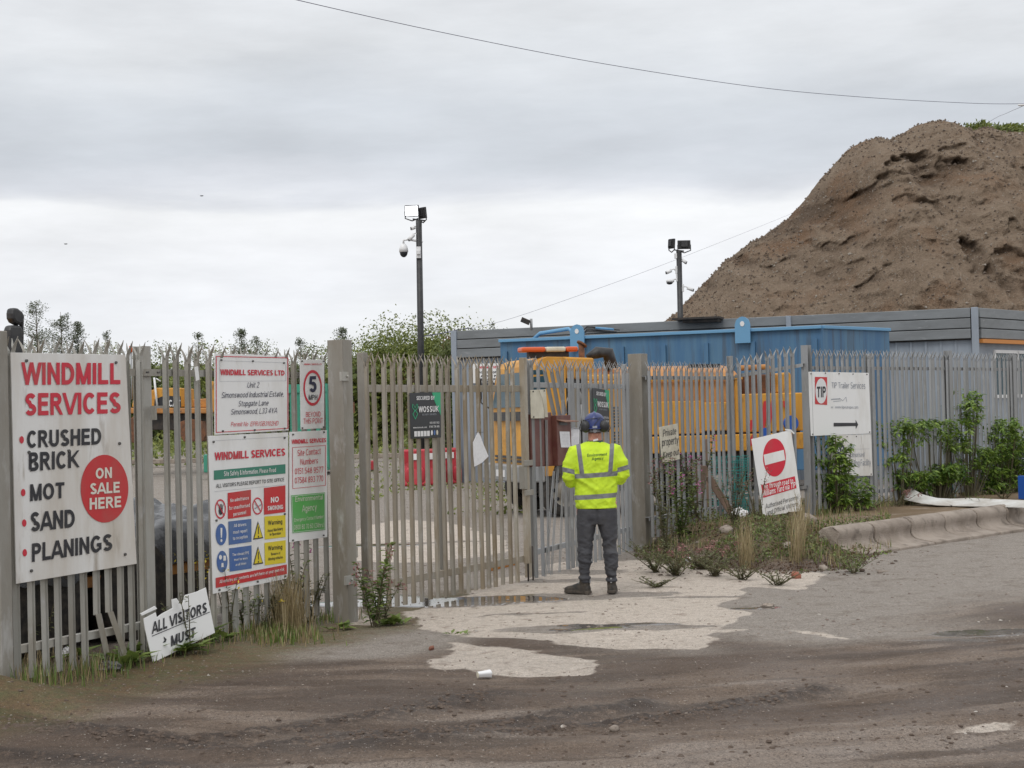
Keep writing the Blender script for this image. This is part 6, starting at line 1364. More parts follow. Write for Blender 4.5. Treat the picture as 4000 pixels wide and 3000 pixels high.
# tarp: crumpled sheet
nx2, ny2 = 70, 34; vs = []
for i in range(nx2):
    for j in range(ny2):
        u, v_ = i/(nx2-1), j/(ny2-1); s_ = -2.0+u*(Lc+1.8); y = .02+v_*2.0; hh = .90+.42*math.sin(math.pi*min(1,v_*1.02))**.6*(.75+.45*math.sin(u*5.0+1))*(1 if u < .93 else (1-u)/.07*.6+.4)
        w_ = float(fbm(np.array([s_*2.2]), np.array([y*2.8]), 4, 7)[0]-.5); w2_ = float(ridge(np.array([s_*1.6+y]), np.array([y*2-s_*.6]), 3, 17)[0]-.55)
        vs.append((s_+w_*.1, y-.15*w2_, hh+w_*.22+w2_*.22-(.30 if j == 0 else 0)))
mb = MB(); mb.add(vs, [(i*ny2+j, (i+1)*ny2+j, (i+1)*ny2+j+1, i*ny2+j+1) for i in range(nx2-1) for j in range(ny2-1)], True); mb.build('tarpaulin', M['tarp'], mc, recalc=True)
# lorry cab at the far left: yellow corner, headlamp, big black mirrors
mv = hit(-150, 1800, Lf.A-Lf.n*.9, Lf.n); lc = thing('yellow_lorry', 'yellow lorry cab with tall black mirrors at the far left edge of the photo', 'lorry', (mv.x, mv.y, 0), Lf.rz)
Q = lambda a, b: ((hit(a, b, Vector((mv.x,mv.y,0)), Lf.n)-Vector((mv.x,mv.y,0))).dot(Lf.d), hit(a, b, Vector((mv.x,mv.y,0)), Lf.n).z)
def lpoly(name, m_, pts, y0, y1, bev=.02, par=lc): mb = MB(); mb.prism([(Q(*p)[0], y0, Q(*p)[1]) for p in pts], (0,y1-y0,0)); return mb.build(name, m_, par, bevel=bev, recalc=True)
lpoly('cab', M['yellow'], [(-700,1500),(-150,1500),(-10,1640),(20,1690),(32,1720),(34,1880),(30,1990),(-700,1990)], .15, 2.2, .06)
lpoly('cab_window', M['glass'], [(-60,1600),(-5,1690),(20,1710),(22,1790),(-60,1790)], .14, .149, 0)
lpoly('headlamp', M['glass'], [(18,1785),(34,1790),(34,1830),(18,1832)], .1, .149, .01); lpoly('bumper', M['blackpl'], [(-500,1885),(36,1885),(36,1935),(-500,1935)], .08, .149)
lpoly('step_panel', M['whitepl'], [(-100,1950),(30,1930),(36,2090),(-100,2100)], .18, .5, .02)
ma = MB(); a_, e_ = Q(75,1245), Q(72,1400); ma.tube([(Q(48,1235)[0],.0,Q(48,1235)[1]),(Q(78,1240)[0],.0,Q(78,1240)[1]),(Q(84,1250)[0],.0,Q(84,1250)[1]),(Q(83,1380)[0],.0,Q(83,1380)[1]),(Q(60,1430)[0],.1,Q(60,1430)[1]),(Q(25,1560)[0],.2,Q(25,1560)[1])], .018, 8); ma.tube([(Q(72,1245)[0],.02,Q(72,1245)[1]),(Q(72,1400)[0],.02,Q(72,1400)[1])], .012, 6); arm = ma.build('mirror_arm', M['blackpl'], lc)
lpoly('mirror', M['blackpl'], [(32,1203),(50,1205),(68,1218),(76,1235),(74,1268),(55,1271),(38,1262),(29,1245),(28,1225)], -.06, .02, .02, arm)
lpoly('mirror', M['blackpl'], [(24,1271),(62,1272),(70,1290),(70,1340),(72,1420),(28,1420),(19,1380),(18,1290)], -.06, .02, .02, arm)
# ================================================================== PERSON
pg = gp(2339, 2318); PS = 1.0
per = thing('person', 'worker seen from behind in yellow hi-vis jacket and blue helmet facing the gate', 'person', (pg.x, pg.y, 0), -.02)
def ringz(cx, cy, z, rx, ry, n=28, e=2.3, tilt=0):
    out = []
    for k in range(n):
        a = 2*math.pi*k/n; c, s_ = math.cos(a), math.sin(a)
        x = rx*math.copysign(abs(c)**(2/e), c); y = ry*math.copysign(abs(s_)**(2/e), s_); out.append((cx+x, cy+y, z+tilt*x))
    return out
def remesh(mb, voxel, smooth_it, name, m_, parent, disp=None, sub=False):
    o = mb.build(name, m_, parent, smooth=True, recalc=True)
    r_ = o.modifiers.new('r', 'REMESH'); r_.mode = 'VOXEL'; r_.voxel_size = voxel; r_.use_smooth_shade = True
    s_ = o.modifiers.new('s', 'SMOOTH'); s_.iterations = smooth_it; s_.factor = .5
    dg = bpy.context.evaluated_depsgraph_get(); dg.update(); me_ = bpy.data.meshes.new_from_object(o.evaluated_get(dg))
    o.modifiers.clear(); o.data = me_; o.data.materials.clear(); o.data.materials.append(m_)
    if disp is not None:
        n = len(me_.vertices); co = np.empty(n*3); me_.vertices.foreach_get('co', co); co = co.reshape(-1,3); no = np.empty(n*3); me_.vertices.foreach_get('normal', no); no = no.reshape(-1,3)
        co = co+no*disp(co)[:,None]; me_.vertices.foreach_set('co', co.ravel()); me_.update()
    me_.polygons.foreach_set('use_smooth', np.ones(len(me_.polygons), bool)); return o
# legs and boots positions (local x, y forward/away from camera, z up)
LF, RF = (-.138,-.0), (.132,.02)
def torso(mb, k=0.0, z0=.86):
    R_ = [(0,.0,z0,.208+k,.145+k),(0,.0,.92,.213+k,.150+k),(0,.0,1.02,.213+k,.148+k),(0,-.0,1.12,.213+k,.140+k),(0,-.005,1.22,.222+k,.142+k),(0,-.01,1.32,.235+k,.142+k),(0,-.012,1.40,.240+k,.132+k),(0,-.008,1.46,.218+k,.112+k),(0,0,1.505,.150+k,.088+k),(0,.005,1.535,.085+k,.072+k)]
    mb.loft([ringz(*r) for r in R_])
def arms(mb, k=0.0, upto=1):
    for s_, el, hd in ((-1, (-.272,-.03,1.15), (-.13,.27,1.17)), (1, (.268,-.02,1.165), (.10,.28,1.15))):
        sh = Vector((s_*.195,-.005,1.435)); e_ = Vector(el); h_ = Vector(hd); m1 = sh.lerp(e_,.5)+Vector((s_*.018,-.012,.02)); m2 = e_.lerp(h_,.5)
        mb.tube([sh+Vector((-s_*.05,0,.01)), sh, m1, e_+Vector((0,0,.02)), e_.lerp(h_,.12)+Vector((0,.0,-.01)), m2, h_], [.072+k,.082+k,.078+k,.068+k,.066+k,.055+k,.040+k], 18)
# ---- one continuous body under the clothes
sk = mat('skin', (.55,.27,.20), (.48,.20,.15), rough=.55, scale=9)
body = MB(); torso(body, -.03, .80); arms(body, -.026)
for (fx, fy), s_ in ((LF,-1),(RF,1)):
    body.tube([(s_*.10,0,.92),(s_*.115,0,.72),(fx*.92,-.01,.48),(fx,.0,.28),(fx,.01,.10)], [.105,.088,.062,.055,.042], 16); body.tube([(fx,.0,.08),(fx,.10,.045),(fx,.17,.035)], [.045,.04,.03], 10)
body.loft([ringz(0,.012,z,rx,ry) for z,rx,ry in ((1.49,.095,.085),(1.53,.070,.070),(1.58,.066,.070),(1.62,.068,.078))])
hc = Vector((0,.035,1.70)); body.ell(hc, .078,.100,.118, 24, 16); body.ell(hc+Vector((0,.025,-.065)), .055,.075,.06, 16, 10)
for s_ in (-1,1): body.ell(hc+Vector((s_*.083,-.0,-.045)), .012,.022,.034, 10, 8)
body.ell(hc+Vector((0,.105,-.02)), .012,.022,.028, 8, 6)       # nose
# hands: palm, four unequal bent fingers, thumb from the side, around a tablet
for s_, w_ in ((-1, Vector((-.13,.27,1.17))), (1, Vector((.10,.28,1.15)))):
    pal = w_+Vector((-s_*.025,.065,.0)); body.tube([w_, pal, pal+Vector((-s_*.012,.03,0))], [.024,.030,.024], 10)
    for i, L_ in enumerate((.062,.072,.068,.052)):
        b0 = pal+Vector((-s_*.018+0, .025, .026-.017*i)); b1 = b0+Vector((-s_*L_*.45, L_*.35, 0)); b2 = b1+Vector((-s_*L_*.45, -L_*.12, 0)); body.tube([b0,b1,b2], [.0095,.009,.0075], 7)
    tb = pal+Vector((-s_*.01,-.02,.022)); body.tube([tb, tb+Vector((-s_*.02,.02,.025)), tb+Vector((-s_*.045,.035,.028))], [.011,.010,.008], 7)
remesh(body, .0065, 2, 'body', sk, per)
# eyes and mouth on the far side of the head
mb = MB()
for s_ in (-1,1): mb.ell(hc+Vector((s_*.03,.088,.005)), .011,.010,.008, 10, 6)
mb.build('eyes', M['whitepl'], per); mb = MB(); mb.ell(hc+Vector((0,.098,-.068)), .024,.008,.005, 10, 6); mb.build('mouth', M['brownbox'], per)
hair = mat('cropped_hair', (.20,.11,.08), (.35,.19,.14), rough=.8, scale=60)
mb = MB(); mb.ell(hc+Vector((0,-.004,.006)), .0805,.102,.119, 22, 14); 
mb.f = [f for f in mb.f if all(-.055 < mb.v[i][2]-hc.z for i in f)]; mb.sm = mb.sm[:len(mb.f)]; mb.build('hair', hair, per)
# ---- hi-vis jacket
hv = bpy.data.materials.new('hi_vis_yellow'); hv.use_nodes = True; t = hv.node_tree; b = t.nodes['Principled BSDF']
bd_ = attr('band'); f_ = rng_(bd_, -.0015, .0015, 1, 0)
tc_ = N('ShaderNodeTexCoord'); nz_ = noise(7, 4, .6, tc_.outputs['Object'])
yc = mixc(rng_(nz_, .35, .7), (.58,.79,.025), (.47,.66,.03)); gc = mixc(rng_(noise(20,3,.6,tc_.outputs['Object']), .4,.7), (.20,.205,.215), (.165,.17,.18))
t.links.new(mixc(f_, yc, gc), b.inputs['Base Color']); b.inputs['Roughness'].default_value = .75
bp = N('ShaderNodeBump'); bp.inputs['Distance'].default_value = .012; bp.inputs['Strength'].default_value = .35; t.links.new(nz_, bp.inputs['Height']); t.links.new(bp.outputs[0], b.inputs['Normal'])
jk = MB(); torso(jk, .0, .862); arms(jk, .0)
def fold(co):
    x, y, z = co[:,0], co[:,1], co[:,2]
    armw = sstep(.20, .25, np.abs(x))
    f1 = (ridge(x*7+z*5*np.sign(x), z*7-x*3, 3, 5)-.55)*.016
    f2 = (ridge(x*3.2+z*2.2, z*5.5-np.abs(x)*4, 3, 15)-.55)*.020*sstep(1.40, 1.15, z)
    el = (ridge(z*15+x*3, y*9, 2, 25)-.5)*.014*armw*sstep(1.32, 1.2, z)
    hem = np.sin(x*34+1)*.003*sstep(.96,.90,z); keep = sstep(.86,.90,z)
    return (f1*1.4+f2*2.6+el*1.9+hem)*keep
jo = remesh(jk, .0075, 4, 'jacket', hv, per, fold)
me_ = jo.data; n = len(me_.vertices); co = np.empty(n*3); me_.vertices.foreach_get('co', co); co = co.reshape(-1,3); x, y, z = co[:,0], co[:,1], co[:,2]
hw = .0235
is_arm = (np.abs(x) > .215+.35*np.maximum(0,z-1.30))&(z > 1.0) | (y > .16)
tz = z-.045*x
d1 = np.abs(tz-1.200)-hw; d2 = np.abs(tz-.985)-hw
xv = np.abs(x)-(.140+.10*(z-1.2)); d3 = np.where(tz > 1.2, np.abs(xv)-hw*.95, 1)
tors = np.minimum(np.minimum(d1, d2), d3)
armd = 1.0
for s_, el in ((-1, (-.272,-.03,1.15)), (1, (.268,-.02,1.165))):
    sh = np.array((s_*.195,-.005,1.435)); ev = np.array(el)-sh; L_ = np.linalg.norm(ev); tt = ((co-sh)@(ev/L_)); armd = np.where(np.sign(x) == s_, np.abs(tt-L_*.70)-hw, armd)
dd = np.where(is_arm, armd, tors)
a = me_.attributes.new('band', 'FLOAT', 'POINT'); a.data.foreach_set('value', dd.astype(np.float32))
# lettering on the back, laid on the cloth
def back_text(txt, x0, x1, zb, h, mb):
    vs_, fs_ = text2d(txt, .02)
    from mathutils.bvhtree import BVHTree
    vv = [Vector(c) for c in co.tolist()]; bv = back_text.bv = getattr(back_text, 'bv', None) or BVHTree.FromPolygons(vv, [tuple(p.vertices) for p in me_.polygons])
    P = []
    for u, v_, l_ in vs_:
        xx = x0+(x1-x0)*u; zz = zb+h*v_+.045*xx; r_ = bv.ray_cast(Vector((xx,-1,zz)), Vector((0,1,0))); P.append((xx, (r_[0].y if r_[0] else -.14)-.003-l_*.0002, zz))
    mb.add(P, fs_)
mb = MB(); dgm = mat('dark_green_print', (.05,.13,.03), rough=.7)
back_text('Environment', -.085, .115, 1.390, .030, mb); back_text('Agency', -.038, .075, 1.352, .030, mb); mb.build('lettering', dgm, jo)
# collar and lanyard
mb = MB(); mb.loft([ringz(0,.005,1.515,.092,.080), ringz(0,.006,1.545,.078,.073), ringz(0,.006,1.545,.070,.066), ringz(0,.005,1.515,.080,.070)], cap=False); mb.build('collar', mat('dark_collar', (.03,.07,.05), rough=.8), jo)
mb = MB(); mb.obox((.005,-.078,1.552), (.05,.0,.012), (0,.004,0), (-.006,0,.018)); mb.build('label_tag', M['whitepl'], jo)
# ---- trousers
trm = mat('dark_grey_trousers', (.046,.047,.055), (.066,.066,.072), rough=.8, scale=7, col3=(.17,.13,.095), s3=6, lo3=.66, hi3=.8, bump=.25, bscale=30)
tr_ = MB(); tr_.loft([ringz(0,0,z,rx,ry) for z,rx,ry in ((.70,.175,.115),(.78,.200,.135),(.85,.200,.136),(.89,.180,.118),(.93,.165,.10))])
for (fx, fy), s_ in ((LF,-1),(RF,1)):
    rr = [(s_*.098,0,.86,.104,.128),(s_*.105,0,.74,.103,.118),(s_*.112,-.005,.64,.095,.108),(s_*.122,-.005,.54,.080,.092),(fx*.93,-.012,.46,.073,.084),(fx*.97,-.015,.38,.072,.085),(fx,-.012,.28,.066,.078),(fx,-.005,.19,.057,.068),(fx,0,.14,.054,.064),(fx,.0,.115,.056,.066)]
    tr_.loft([ringz(*r, 24, 2.0) for r in rr])
def tf(co):
    x, y, z = co[:,0], co[:,1], co[:,2]; s_ = np.sign(x)
    return (ridge(x*6+z*9*s_, z*10-x*5*s_, 3, 45)-.55)*.026*(.5+sstep(.62,.5,z))+np.sin(z*95+x*9)*.007*sstep(.27,.16,z)+(ridge(x*4, z*16+x*10*s_, 2, 55)-.5)*.018*sstep(.62,.42,z)*sstep(.30,.42,z)-(.012*np.exp(-(x/.012)**2)*(y < 0)*sstep(.62,.7,z))
remesh(tr_, .0075, 3, 'trousers', trm, per, tf)
# ---- boots
bm_ = mat('dark_work_boot', (.030,.028,.026), (.075,.06,.045), rough=.75, scale=14, bump=.4); sm_ = mat('muddy_sole', (.045,.038,.032), (.11,.09,.07), rough=.9, scale=12)
for (fx, fy), yaw in ((LF, R(58)), (RF, R(-6))):
    bt_ = thing('boot', None, None, (fx, 0, 0), yaw); bt_.parent = per
    up_ = MB(); up_.loft([ringz(0,0,z,rx,ry,20,2.2) for z,rx,ry in ((.03,.045,.05),(.08,.046,.052),(.13,.047,.055),(.165,.050,.060))])
    up_.loft([[(x*w+0, yy, .02+zz*h) for x, zz in ((-1,0),(-1,.5),(-.75,.85),(0,1),(.75,.85),(1,.5),(1,0),(0,-.1))] for yy, w, h in ((-.055,.028,.06),(-.03,.042,.10),(.03,.045,.11),(.09,.047,.085),(.15,.047,.062),(.20,.040,.052),(.235,.022,.035))])
    remesh(up_, .006, 3, 'upper', bm_, bt_)
    so = MB(); ol = [(-.028,-.062),(-.045,-.04),(-.044,.03),(-.052,.10),(-.05,.17),(-.035,.225),(0,.245),(.035,.225),(.05,.17),(.052,.10),(.042,.03),(.045,-.04),(.028,-.062),(0,-.07)]
    so.prism([(x, y, .002) for x, y in ol], (0,0,.032)); so.build('sole', sm_, bt_, bevel=.006, recalc=True)
    mb = MB()
    for k in range(4): mb.tube([(-.03,.035+k*.02,.115-k*.012),(0,.05+k*.02,.128-k*.012),(.03,.035+k*.02,.115-k*.012)], .004, 5)
    mb.build('lace', M['galv_grey'], bt_)
    mb = MB(); mb.obox((0,-.062,.135), (.016,0,0), (0,.004,0), (0,0,.05)); mb.build('pull_tab', M['galv_grey'], bt_)
# ---- helmet
hb_ = mat('blue_helmet', (.020,.036,.16), (.026,.040,.13), rough=.35, scale=12)
hr = thing('helmet', None, None, tuple(hc+Vector((0,-.006,.012))), 0); hr.parent = per
mb = MB(); rings = []
for z, r1 in ((-.045,1.03),(-.02,1.02),(.01,1.0),(.045,.93),(.075,.80),(.098,.60),(.112,.36),(.118,.12)): rings.append([(.113*r1*math.cos(2*math.pi*k/36)*(1-.02*math.cos(6*2*math.pi*k/36)*(z>.03)), .140*r1*math.sin(2*math.pi*k/36), z+(.012 if abs(math.cos(2*math.pi*k/36)) < .25 and z > .05 else 0)) for k in range(36)])
mb.loft(rings); mb.build('shell', hb_, hr, recalc=True)
mb = MB(); mb.loft([ringz(0,.0,-.05,.122,.150,36,2), ringz(0,0,-.040,.124,.152,36,2), ringz(0,0,-.036,.112,.140,36,2)]); mb.prism([(-.08,.12,-.045),(.08,.12,-.045),(.05,.19,-.05),(0,.20,-.052),(-.05,.19,-.05)], (0,0,.008)); mb.build('brim', hb_, hr, recalc=True)
mb = MB(); mb.loft([ringz(0,0,-.082,.098,.122,30,2), ringz(0,0,-.05,.104,.13,30,2), ringz(0,0,-.05,.096,.12,30,2), ringz(0,0,-.082,.092,.115,30,2)], cap=False); mb.cyl((0,-.128,-.068),(0,-.142,-.068),.020,n=18); mb.build('headband', mat('grey_headband', (.18,.18,.19), rough=.6), hr, recalc=True)
mb = MB(); mb.obox((0,-.146,-.028), (.046,0,0), (0,.003,0), (0,0,.022)); mb.build('label', M['grey_print'], hr)
mb = MB(); mb.obox((0,-.088,.088), (.022,0,0), (0,.02,.0), (0,.006,.016)); mb.build('badge', M['whitepl'], hr)
mb = MB(); mb.tube([(-.115,-.09,.03),(-.06,-.135,.052),(0,-.135,.060),(.06,-.125,.062),(.115,-.08,.03)], .0035, 5); mb.tube([(.05,-.13,.06),(.0,-.148,.0),(-.01,-.15,-.02)], .003, 5); mb.build('strap', M['blackpl'], hr)
for s_ in (-1,1):
    em = MB(); Mx = Matrix.Rotation(s_*.55, 3, 'Z'); c = Vector((s_*.092,-.096,-.024))
    em.ell(c, .053,.038,.062, 18, 12, Mx); a_ = em.build('ear_defender', M['blackpl'], hr)
    mb = MB(); mb.ell(c+Mx@Vector((0,-.020,0)), .046,.028,.053, 18, 12, Mx); mb.build('cup_face', M['blackpl'], a_)
    mb = MB(); mb.tube([c+Vector((0,0,.055)), c+Vector((s_*.02,.05,.07)), Vector((s_*.118,.0,.0))], .006, 6); mb.tube([c+Vector((s_*.05,0,.03)), c+Vector((s_*.066,-.01,-.02)), c+Vector((s_*.04,.0,-.058))], .0035, 5); mb.build('wire_arm', M['blackpl'], a_)
# ================================================================== PLANTS, LITTER
def f4(px, py, d=0): w = hit(px, py, F4.A, F4.n)+F4.n*d; return w
def laurel(lab, polys, n, seed=0):
    """polys: outlines of the leafy mass over the fence; sprays of leaves fill a slab on both sides of the pales"""
    random.seed(seed); xs_ = [p[0] for q in polys for p in q]; base = f4(sum(xs_)/len(xs_), 1930, .05); base.z = .30
    r_ = thing('laurel_bush', lab, 'bush', base, 0, 'laurels growing through the right fence'); st = MB(); lf = MB(); cnt = 0
    while cnt < n:
        q = random.choice(polys); px = random.uniform(min(p[0] for p in q), max(p[0] for p in q)); py = random.uniform(min(p[1] for p in q), max(p[1] for p in q))
        if float(sdpoly(np.array([px]), np.array([py]), q)[0]) < -8: continue
        cnt += 1; off = random.uniform(-.15, .34); w = f4(px, py, off)-base; w.z = max(w.z, .05)
        if cnt % 4 == 0: st.tube([Vector((w.x*.4, w.y*.4-.05, 0)), Vector((w.x*.8, w.y*.8, w.z*.6)), w], [.012,.008,.004], 4, False)
        up = Vector((random.gauss(0,.3), random.gauss(0,.3), 1)).normalized()
        for i in range(10):
            a = random.random()*6.28; d = Vector((math.cos(a), math.sin(a)-.35, random.uniform(-.75,.35))); leaf(lf, w+Vector((0,0,random.uniform(-.04,.04))), d, up, random.uniform(.075,.135), random.uniform(.032,.05), .18)
    st.build('stem', M['stem'], r_); lf.build('foliage', M['laurel'], r_); return r_
laurel('laurel bush covering the left half of the testing facility board', [[(3190,1715),(3228,1700),(3252,1770),(3268,1850),(3330,1885),(3340,1965),(3240,1985),(3195,1900)]], 190, 200)
laurel('laurel just right of the testing board, thin and upright', [[(3440,1650),(3500,1640),(3530,1700),(3500,1800),(3520,1880),(3460,1850)],[(3490,1850),(3600,1845),(3590,1910),(3500,1910)]], 150, 201)
laurel('arching laurel with pale leaves halfway along the right fence', [[(3500,1670),(3620,1640),(3730,1645),(3740,1710),(3680,1760),(3610,1700),(3520,1710)],[(3610,1820),(3700,1815),(3710,1870),(3640,1890)]], 230, 202)
laurel('laurel with a tall sparse shoot reaching up the second fence post', [[(3730,1530),(3800,1530),(3800,1620),(3760,1660),(3725,1600)],[(3700,1720),(3830,1760),(3820,1830),(3730,1810)]], 110, 203)
laurel('dense dark laurel bush near the right edge of the photo', [[(3870,1630),(3920,1640),(3965,1720),(3990,1840),(3960,1915),(3830,1915),(3805,1820),(3850,1760)]], 420, 204)
def weed(name, lab, x, y, h, m_, nst=5, nl=14, ll=.07, flower=None, seed=0, spread=.12, lw=.35, nf=20, group='weeds along the fences', z=None):
    random.seed(seed); z = gz(x,y) if z is None else z; r_ = thing(name, lab, 'weed', (x, y, z), 0, group); st = MB(); lf = MB(); fl = MB()
    nl = int(nl*1.5)
    for k in range(nst):
        a = random.random()*6.28; hh = h*random.uniform(.65,1); tip = Vector((math.cos(a)*spread*random.uniform(.5,1.6), math.sin(a)*spread, hh)); b0 = Vector((random.gauss(0,.02), random.gauss(0,.02), 0)); mid = (b0+tip)/2+Vector((0,0,hh*.08))
        st.tube([b0, mid, tip], [.006,.004,.002], 4, False)
        for i in range(nl):
            f = random.uniform(.08,1); p = b0.lerp(mid, f*2) if f < .5 else mid.lerp(tip, f*2-1); a2 = random.random()*6.28
            leaf(lf, p, (math.cos(a2), math.sin(a2), random.uniform(-.1,.7)), (0,0,1), ll*random.uniform(.7,1.4)*(1.25-.5*f), ll*lw*1.25)
        if flower:
            for i in range(nf if flower != 'yflower' else 3): quadleaf(fl, tuple(tip+Vector((random.gauss(0,.022), random.gauss(0,.022), random.uniform(-.20,.02)*h*.8))), .021)
    st.build('stem', M['stem'], r_); lf.build('leaves', M[m_], r_)
    if flower: fl.build('flowers', M[flower], r_)
    return r_
# docks and broad-leaved weeds at the left
def dock(px, py, lab, n=16, L_=.2, seed=0):
    random.seed(seed); g = gp(px, py); r_ = thing('dock_plant', lab, 'weed', (g.x, g.y, gz(g.x,g.y)), 0, 'broad-leaved docks at the left fence'); lf = MB()
    for k in range(n):
        a = random.random()*6.28; e = random.uniform(.1,.75); leaf(lf, (random.gauss(0,.05), random.gauss(0,.04), .01), (math.cos(a), math.sin(a)*.8, e), (0,0,1), L_*1.3*random.uniform(.6,1.15), L_*.60, .15)
    lf.build('leaves', M['weed'], r_)
for i, (px, py, n, L_, lab) in enumerate(((480,2610,20,.17,'bright dock plant just left of the broken visitors board'),(520,2585,14,.15,'dock leaves tucked against the left edge of the broken board'),(700,2565,22,.18,'leafy dock in front of the broken visitors board'),(770,2530,20,.17,'dock plant at the lower right corner of the broken board'),(860,2525,12,.13,'small dock right of the broken board'),(290,2585,9,.16,'dock between pales below the big board'),(1330,2462,12,.11,'small bright weed at the foot of the left gate post'),(1540,2440,18,.13,'light green dock on the gravel right of the gate post'),(1790,2483,10,.06,'tiny green weed alone on the concrete apron'))): dock(px, py, lab, n, L_, 300+i)
wl = [(800,2520,.85,'weed2','yflower','tall wiry weed with yellow flowers rising over the broken board',5,12,.035),(735,2560,.50,'weed2',None,'red-stemmed weed in front of the broken board',4,12,.05),(905,2505,.75,'weed2','yflower','yellow-flowered weed under the safety board left corner',6,14,.045),(1010,2490,.35,'weed2','yflower','low weed with yellow dots under the safety board',5,12,.04),(1165,2440,.95,'weed2','pink','tall fireweed with pink tip in front of the contact board foot',6,26,.07),(1120,2450,.6,'weed',None,'leafy green weed beneath the contact board',6,20,.06),(1215,2430,.45,'weed2',None,'bushy weed left of the big gate post',8,18,.05),(1462,2450,.72,'weed','pinkdry','tall leafy fireweed right of the left gate post',5,26,.085),(1500,2435,.50,'weed2','pinkdry','second fireweed, shorter, beside the tall one at the gate',5,16,.07),(600,2330,.75,'weed2',None,'climbing weed against the fence left of the broken board',3,14,.05),(175,2590,.45,'weed2',None,'grassy weed below the big board near left edge',4,12,.05),(640,2560,.35,'weed',None,'low green weed in front of the broken board left half',6,16,.05),(960,2490,.4,'weed',None,'mid-height green weed beneath the safety board',7,18,.05),(1050,2470,.35,'weed2',None,'dull green weed below the safety board right end',7,16,.05)]
for i, (px, py, h, m_, fl_, lab, ns, nl, ll) in enumerate(wl):
    g = gp(px, max(py,2380)); weed('tall_weed', lab, g.x, g.y, h, m_, ns, nl, ll, fl_, 400+i, .10+h*.10)
# bank fireweed and brambles on the right
br = [(2600,2150,1.25,'weed2','pinkdry','fireweed clump in front of the Private property sign',9,20,.08),(2660,2120,1.25,'weed','pink','pink flowering fireweed right of the Private property sign',8,32,.09),(2730,2100,1.35,'weed2','pink','tallest pink fireweed in front of the leaning timber',6,26,.09),(2560,2150,.55,'weed',None,'bramble by the foot of the right gate post',8,22,.07),(2640,2160,.4,'weed',None,'low bramble tangle on the bank left part',10,24,.06),(2740,2140,.45,'weed2','pinkdry','dull bramble below the timber posts',10,24,.05),(2870,2110,.8,'weed2',None,'wiry green weed between the netting and the no entry sign',9,28,.05),(2960,2100,.75,'weed2','pinkdry','dry seeding weed in front of the no entry sign',6,16,.04),(2790,2160,.35,'weed2',None,'low weed in the middle of the bank',9,20,.05),(2900,2170,.3,'weed2',None,'straggly low weed on the stony bank',8,16,.05),(3040,2190,.22,'weed',None,'small green weed at the right foot of the bank',7,16,.05),(3330,2150,.32,'weed',None,'green weed growing against the broken kerb end',6,18,.05),(2560,2200,.14,'weed',None,'bright bramble sprig on the concrete by the gate post',6,12,.06),(3500,1995,.45,'weed2','pinkdry','thistly dry weed on the pavement edge above the kerb',4,14,.05),(3830,1990,.28,'weed',None,'young green weed sprouting between kerb stones',5,20,.045),(3920,1960,.35,'weed2',None,'weed clump on the kerb near the right edge',6,14,.045),(3400,2000,.3,'weed2',None,'small weed on the mossy pavement right of the no entry sign',5,12,.05),(3200,2000,.35,'weed',None,'leafy weed at the base of the no entry sign corner',6,18,.06)]
for i, (px, py, h, m_, fl_, lab, ns, nl, ll) in enumerate(br):
    g = gp(px, py-(45 if h > .7 else 0), .25); weed('tall_weed', lab, g.x, g.y, h*(1 if h > .7 else .72), m_ if h > .7 or px > 3300 else 'weed2', ns if h > .7 else ns*2, nl if h > .7 else max(6,nl//2), ll*(1 if h > .7 else .8), fl_, 500+i, .12+h*(.12 if h > .7 else .42), nf=16)
# grass, straw: uncountable
random.seed(9); gg = MB(); gd = MB()
def blade(mb, x, y, z, h, w=.005):
    a = random.random()*6.28; dx, dy = math.cos(a)*h*.28, math.sin(a)*h*.28; sx, sy = -math.sin(a)*w, math.cos(a)*w
    mb.add([(x-sx,y-sy,z),(x+sx,y+sy,z),(x+dx*.4+sx*.7,y+dy*.4+sy*.7,z+h*.6),(x+dx*.4-sx*.7,y+dy*.4-sy*.7,z+h*.6),(x+dx,y+dy,z+h)], [(0,1,2,3),(3,2,4)], False)
for k in range(4200):
    t_ = random.uniform(-.4, Lf.L+.2); off = random.gauss(.08,.14); w = Lf.A+Lf.d*t_+Lf.n*off; d = vnoise(np.array([t_*1.8]), np.array([2.0]), 3)[0]
    if random.random() > .05+.8*d: continue
    blade(gg if random.random() < .55 else gd, w.x, w.y, gz(w.x,w.y), random.uniform(.03,.16)*(.5+d), .004)
for k in range(500):      # tall dry tuft near the contact sign
    g = gp(random.gauss(1130,35), random.gauss(2470,12)); blade(gd, g.x, g.y, gz(g.x,g.y), random.uniform(.2,.6), .003)
for k in range(700):
    g = gp(random.gauss(1090,75), random.gauss(2500,14)); blade(gg if k % 2 else gd, g.x, g.y, gz(g.x,g.y), random.uniform(.04,.13))
for k in range(700):      # straw at bottom left
    g = gp(random.gauss(60,70), random.gauss(2560,35)); blade(gd, g.x, g.y, gz(g.x,g.y), random.uniform(.05,.22), .004)
for k in range(7000):
    g = gp(random.uniform(2480,3480), random.uniform(2030,2235), .15); s_ = float(sdpoly(np.array([g.x]), np.array([g.y]), BANK)[0])
    if s_ < .05 or s_ > 3.5: continue
    d = vnoise(np.array([g.x*2.2]), np.array([g.y*2.2]), 8)[0]
    if d < .45: continue
    blade(gg if random.random() < .4 else gd, g.x, g.y, gz(g.x,g.y), random.uniform(.03,.14)*(.5+d)*(1.6 if random.random() < .06 else 1))
for (px, py) in ((2915,2190),(3115,2180),(3130,2140)):
    for k in range(120): g = gp(random.gauss(px,14), random.gauss(py,6), .08); blade(gd, g.x, g.y, gz(g.x,g.y), random.uniform(.2,.6), .004)
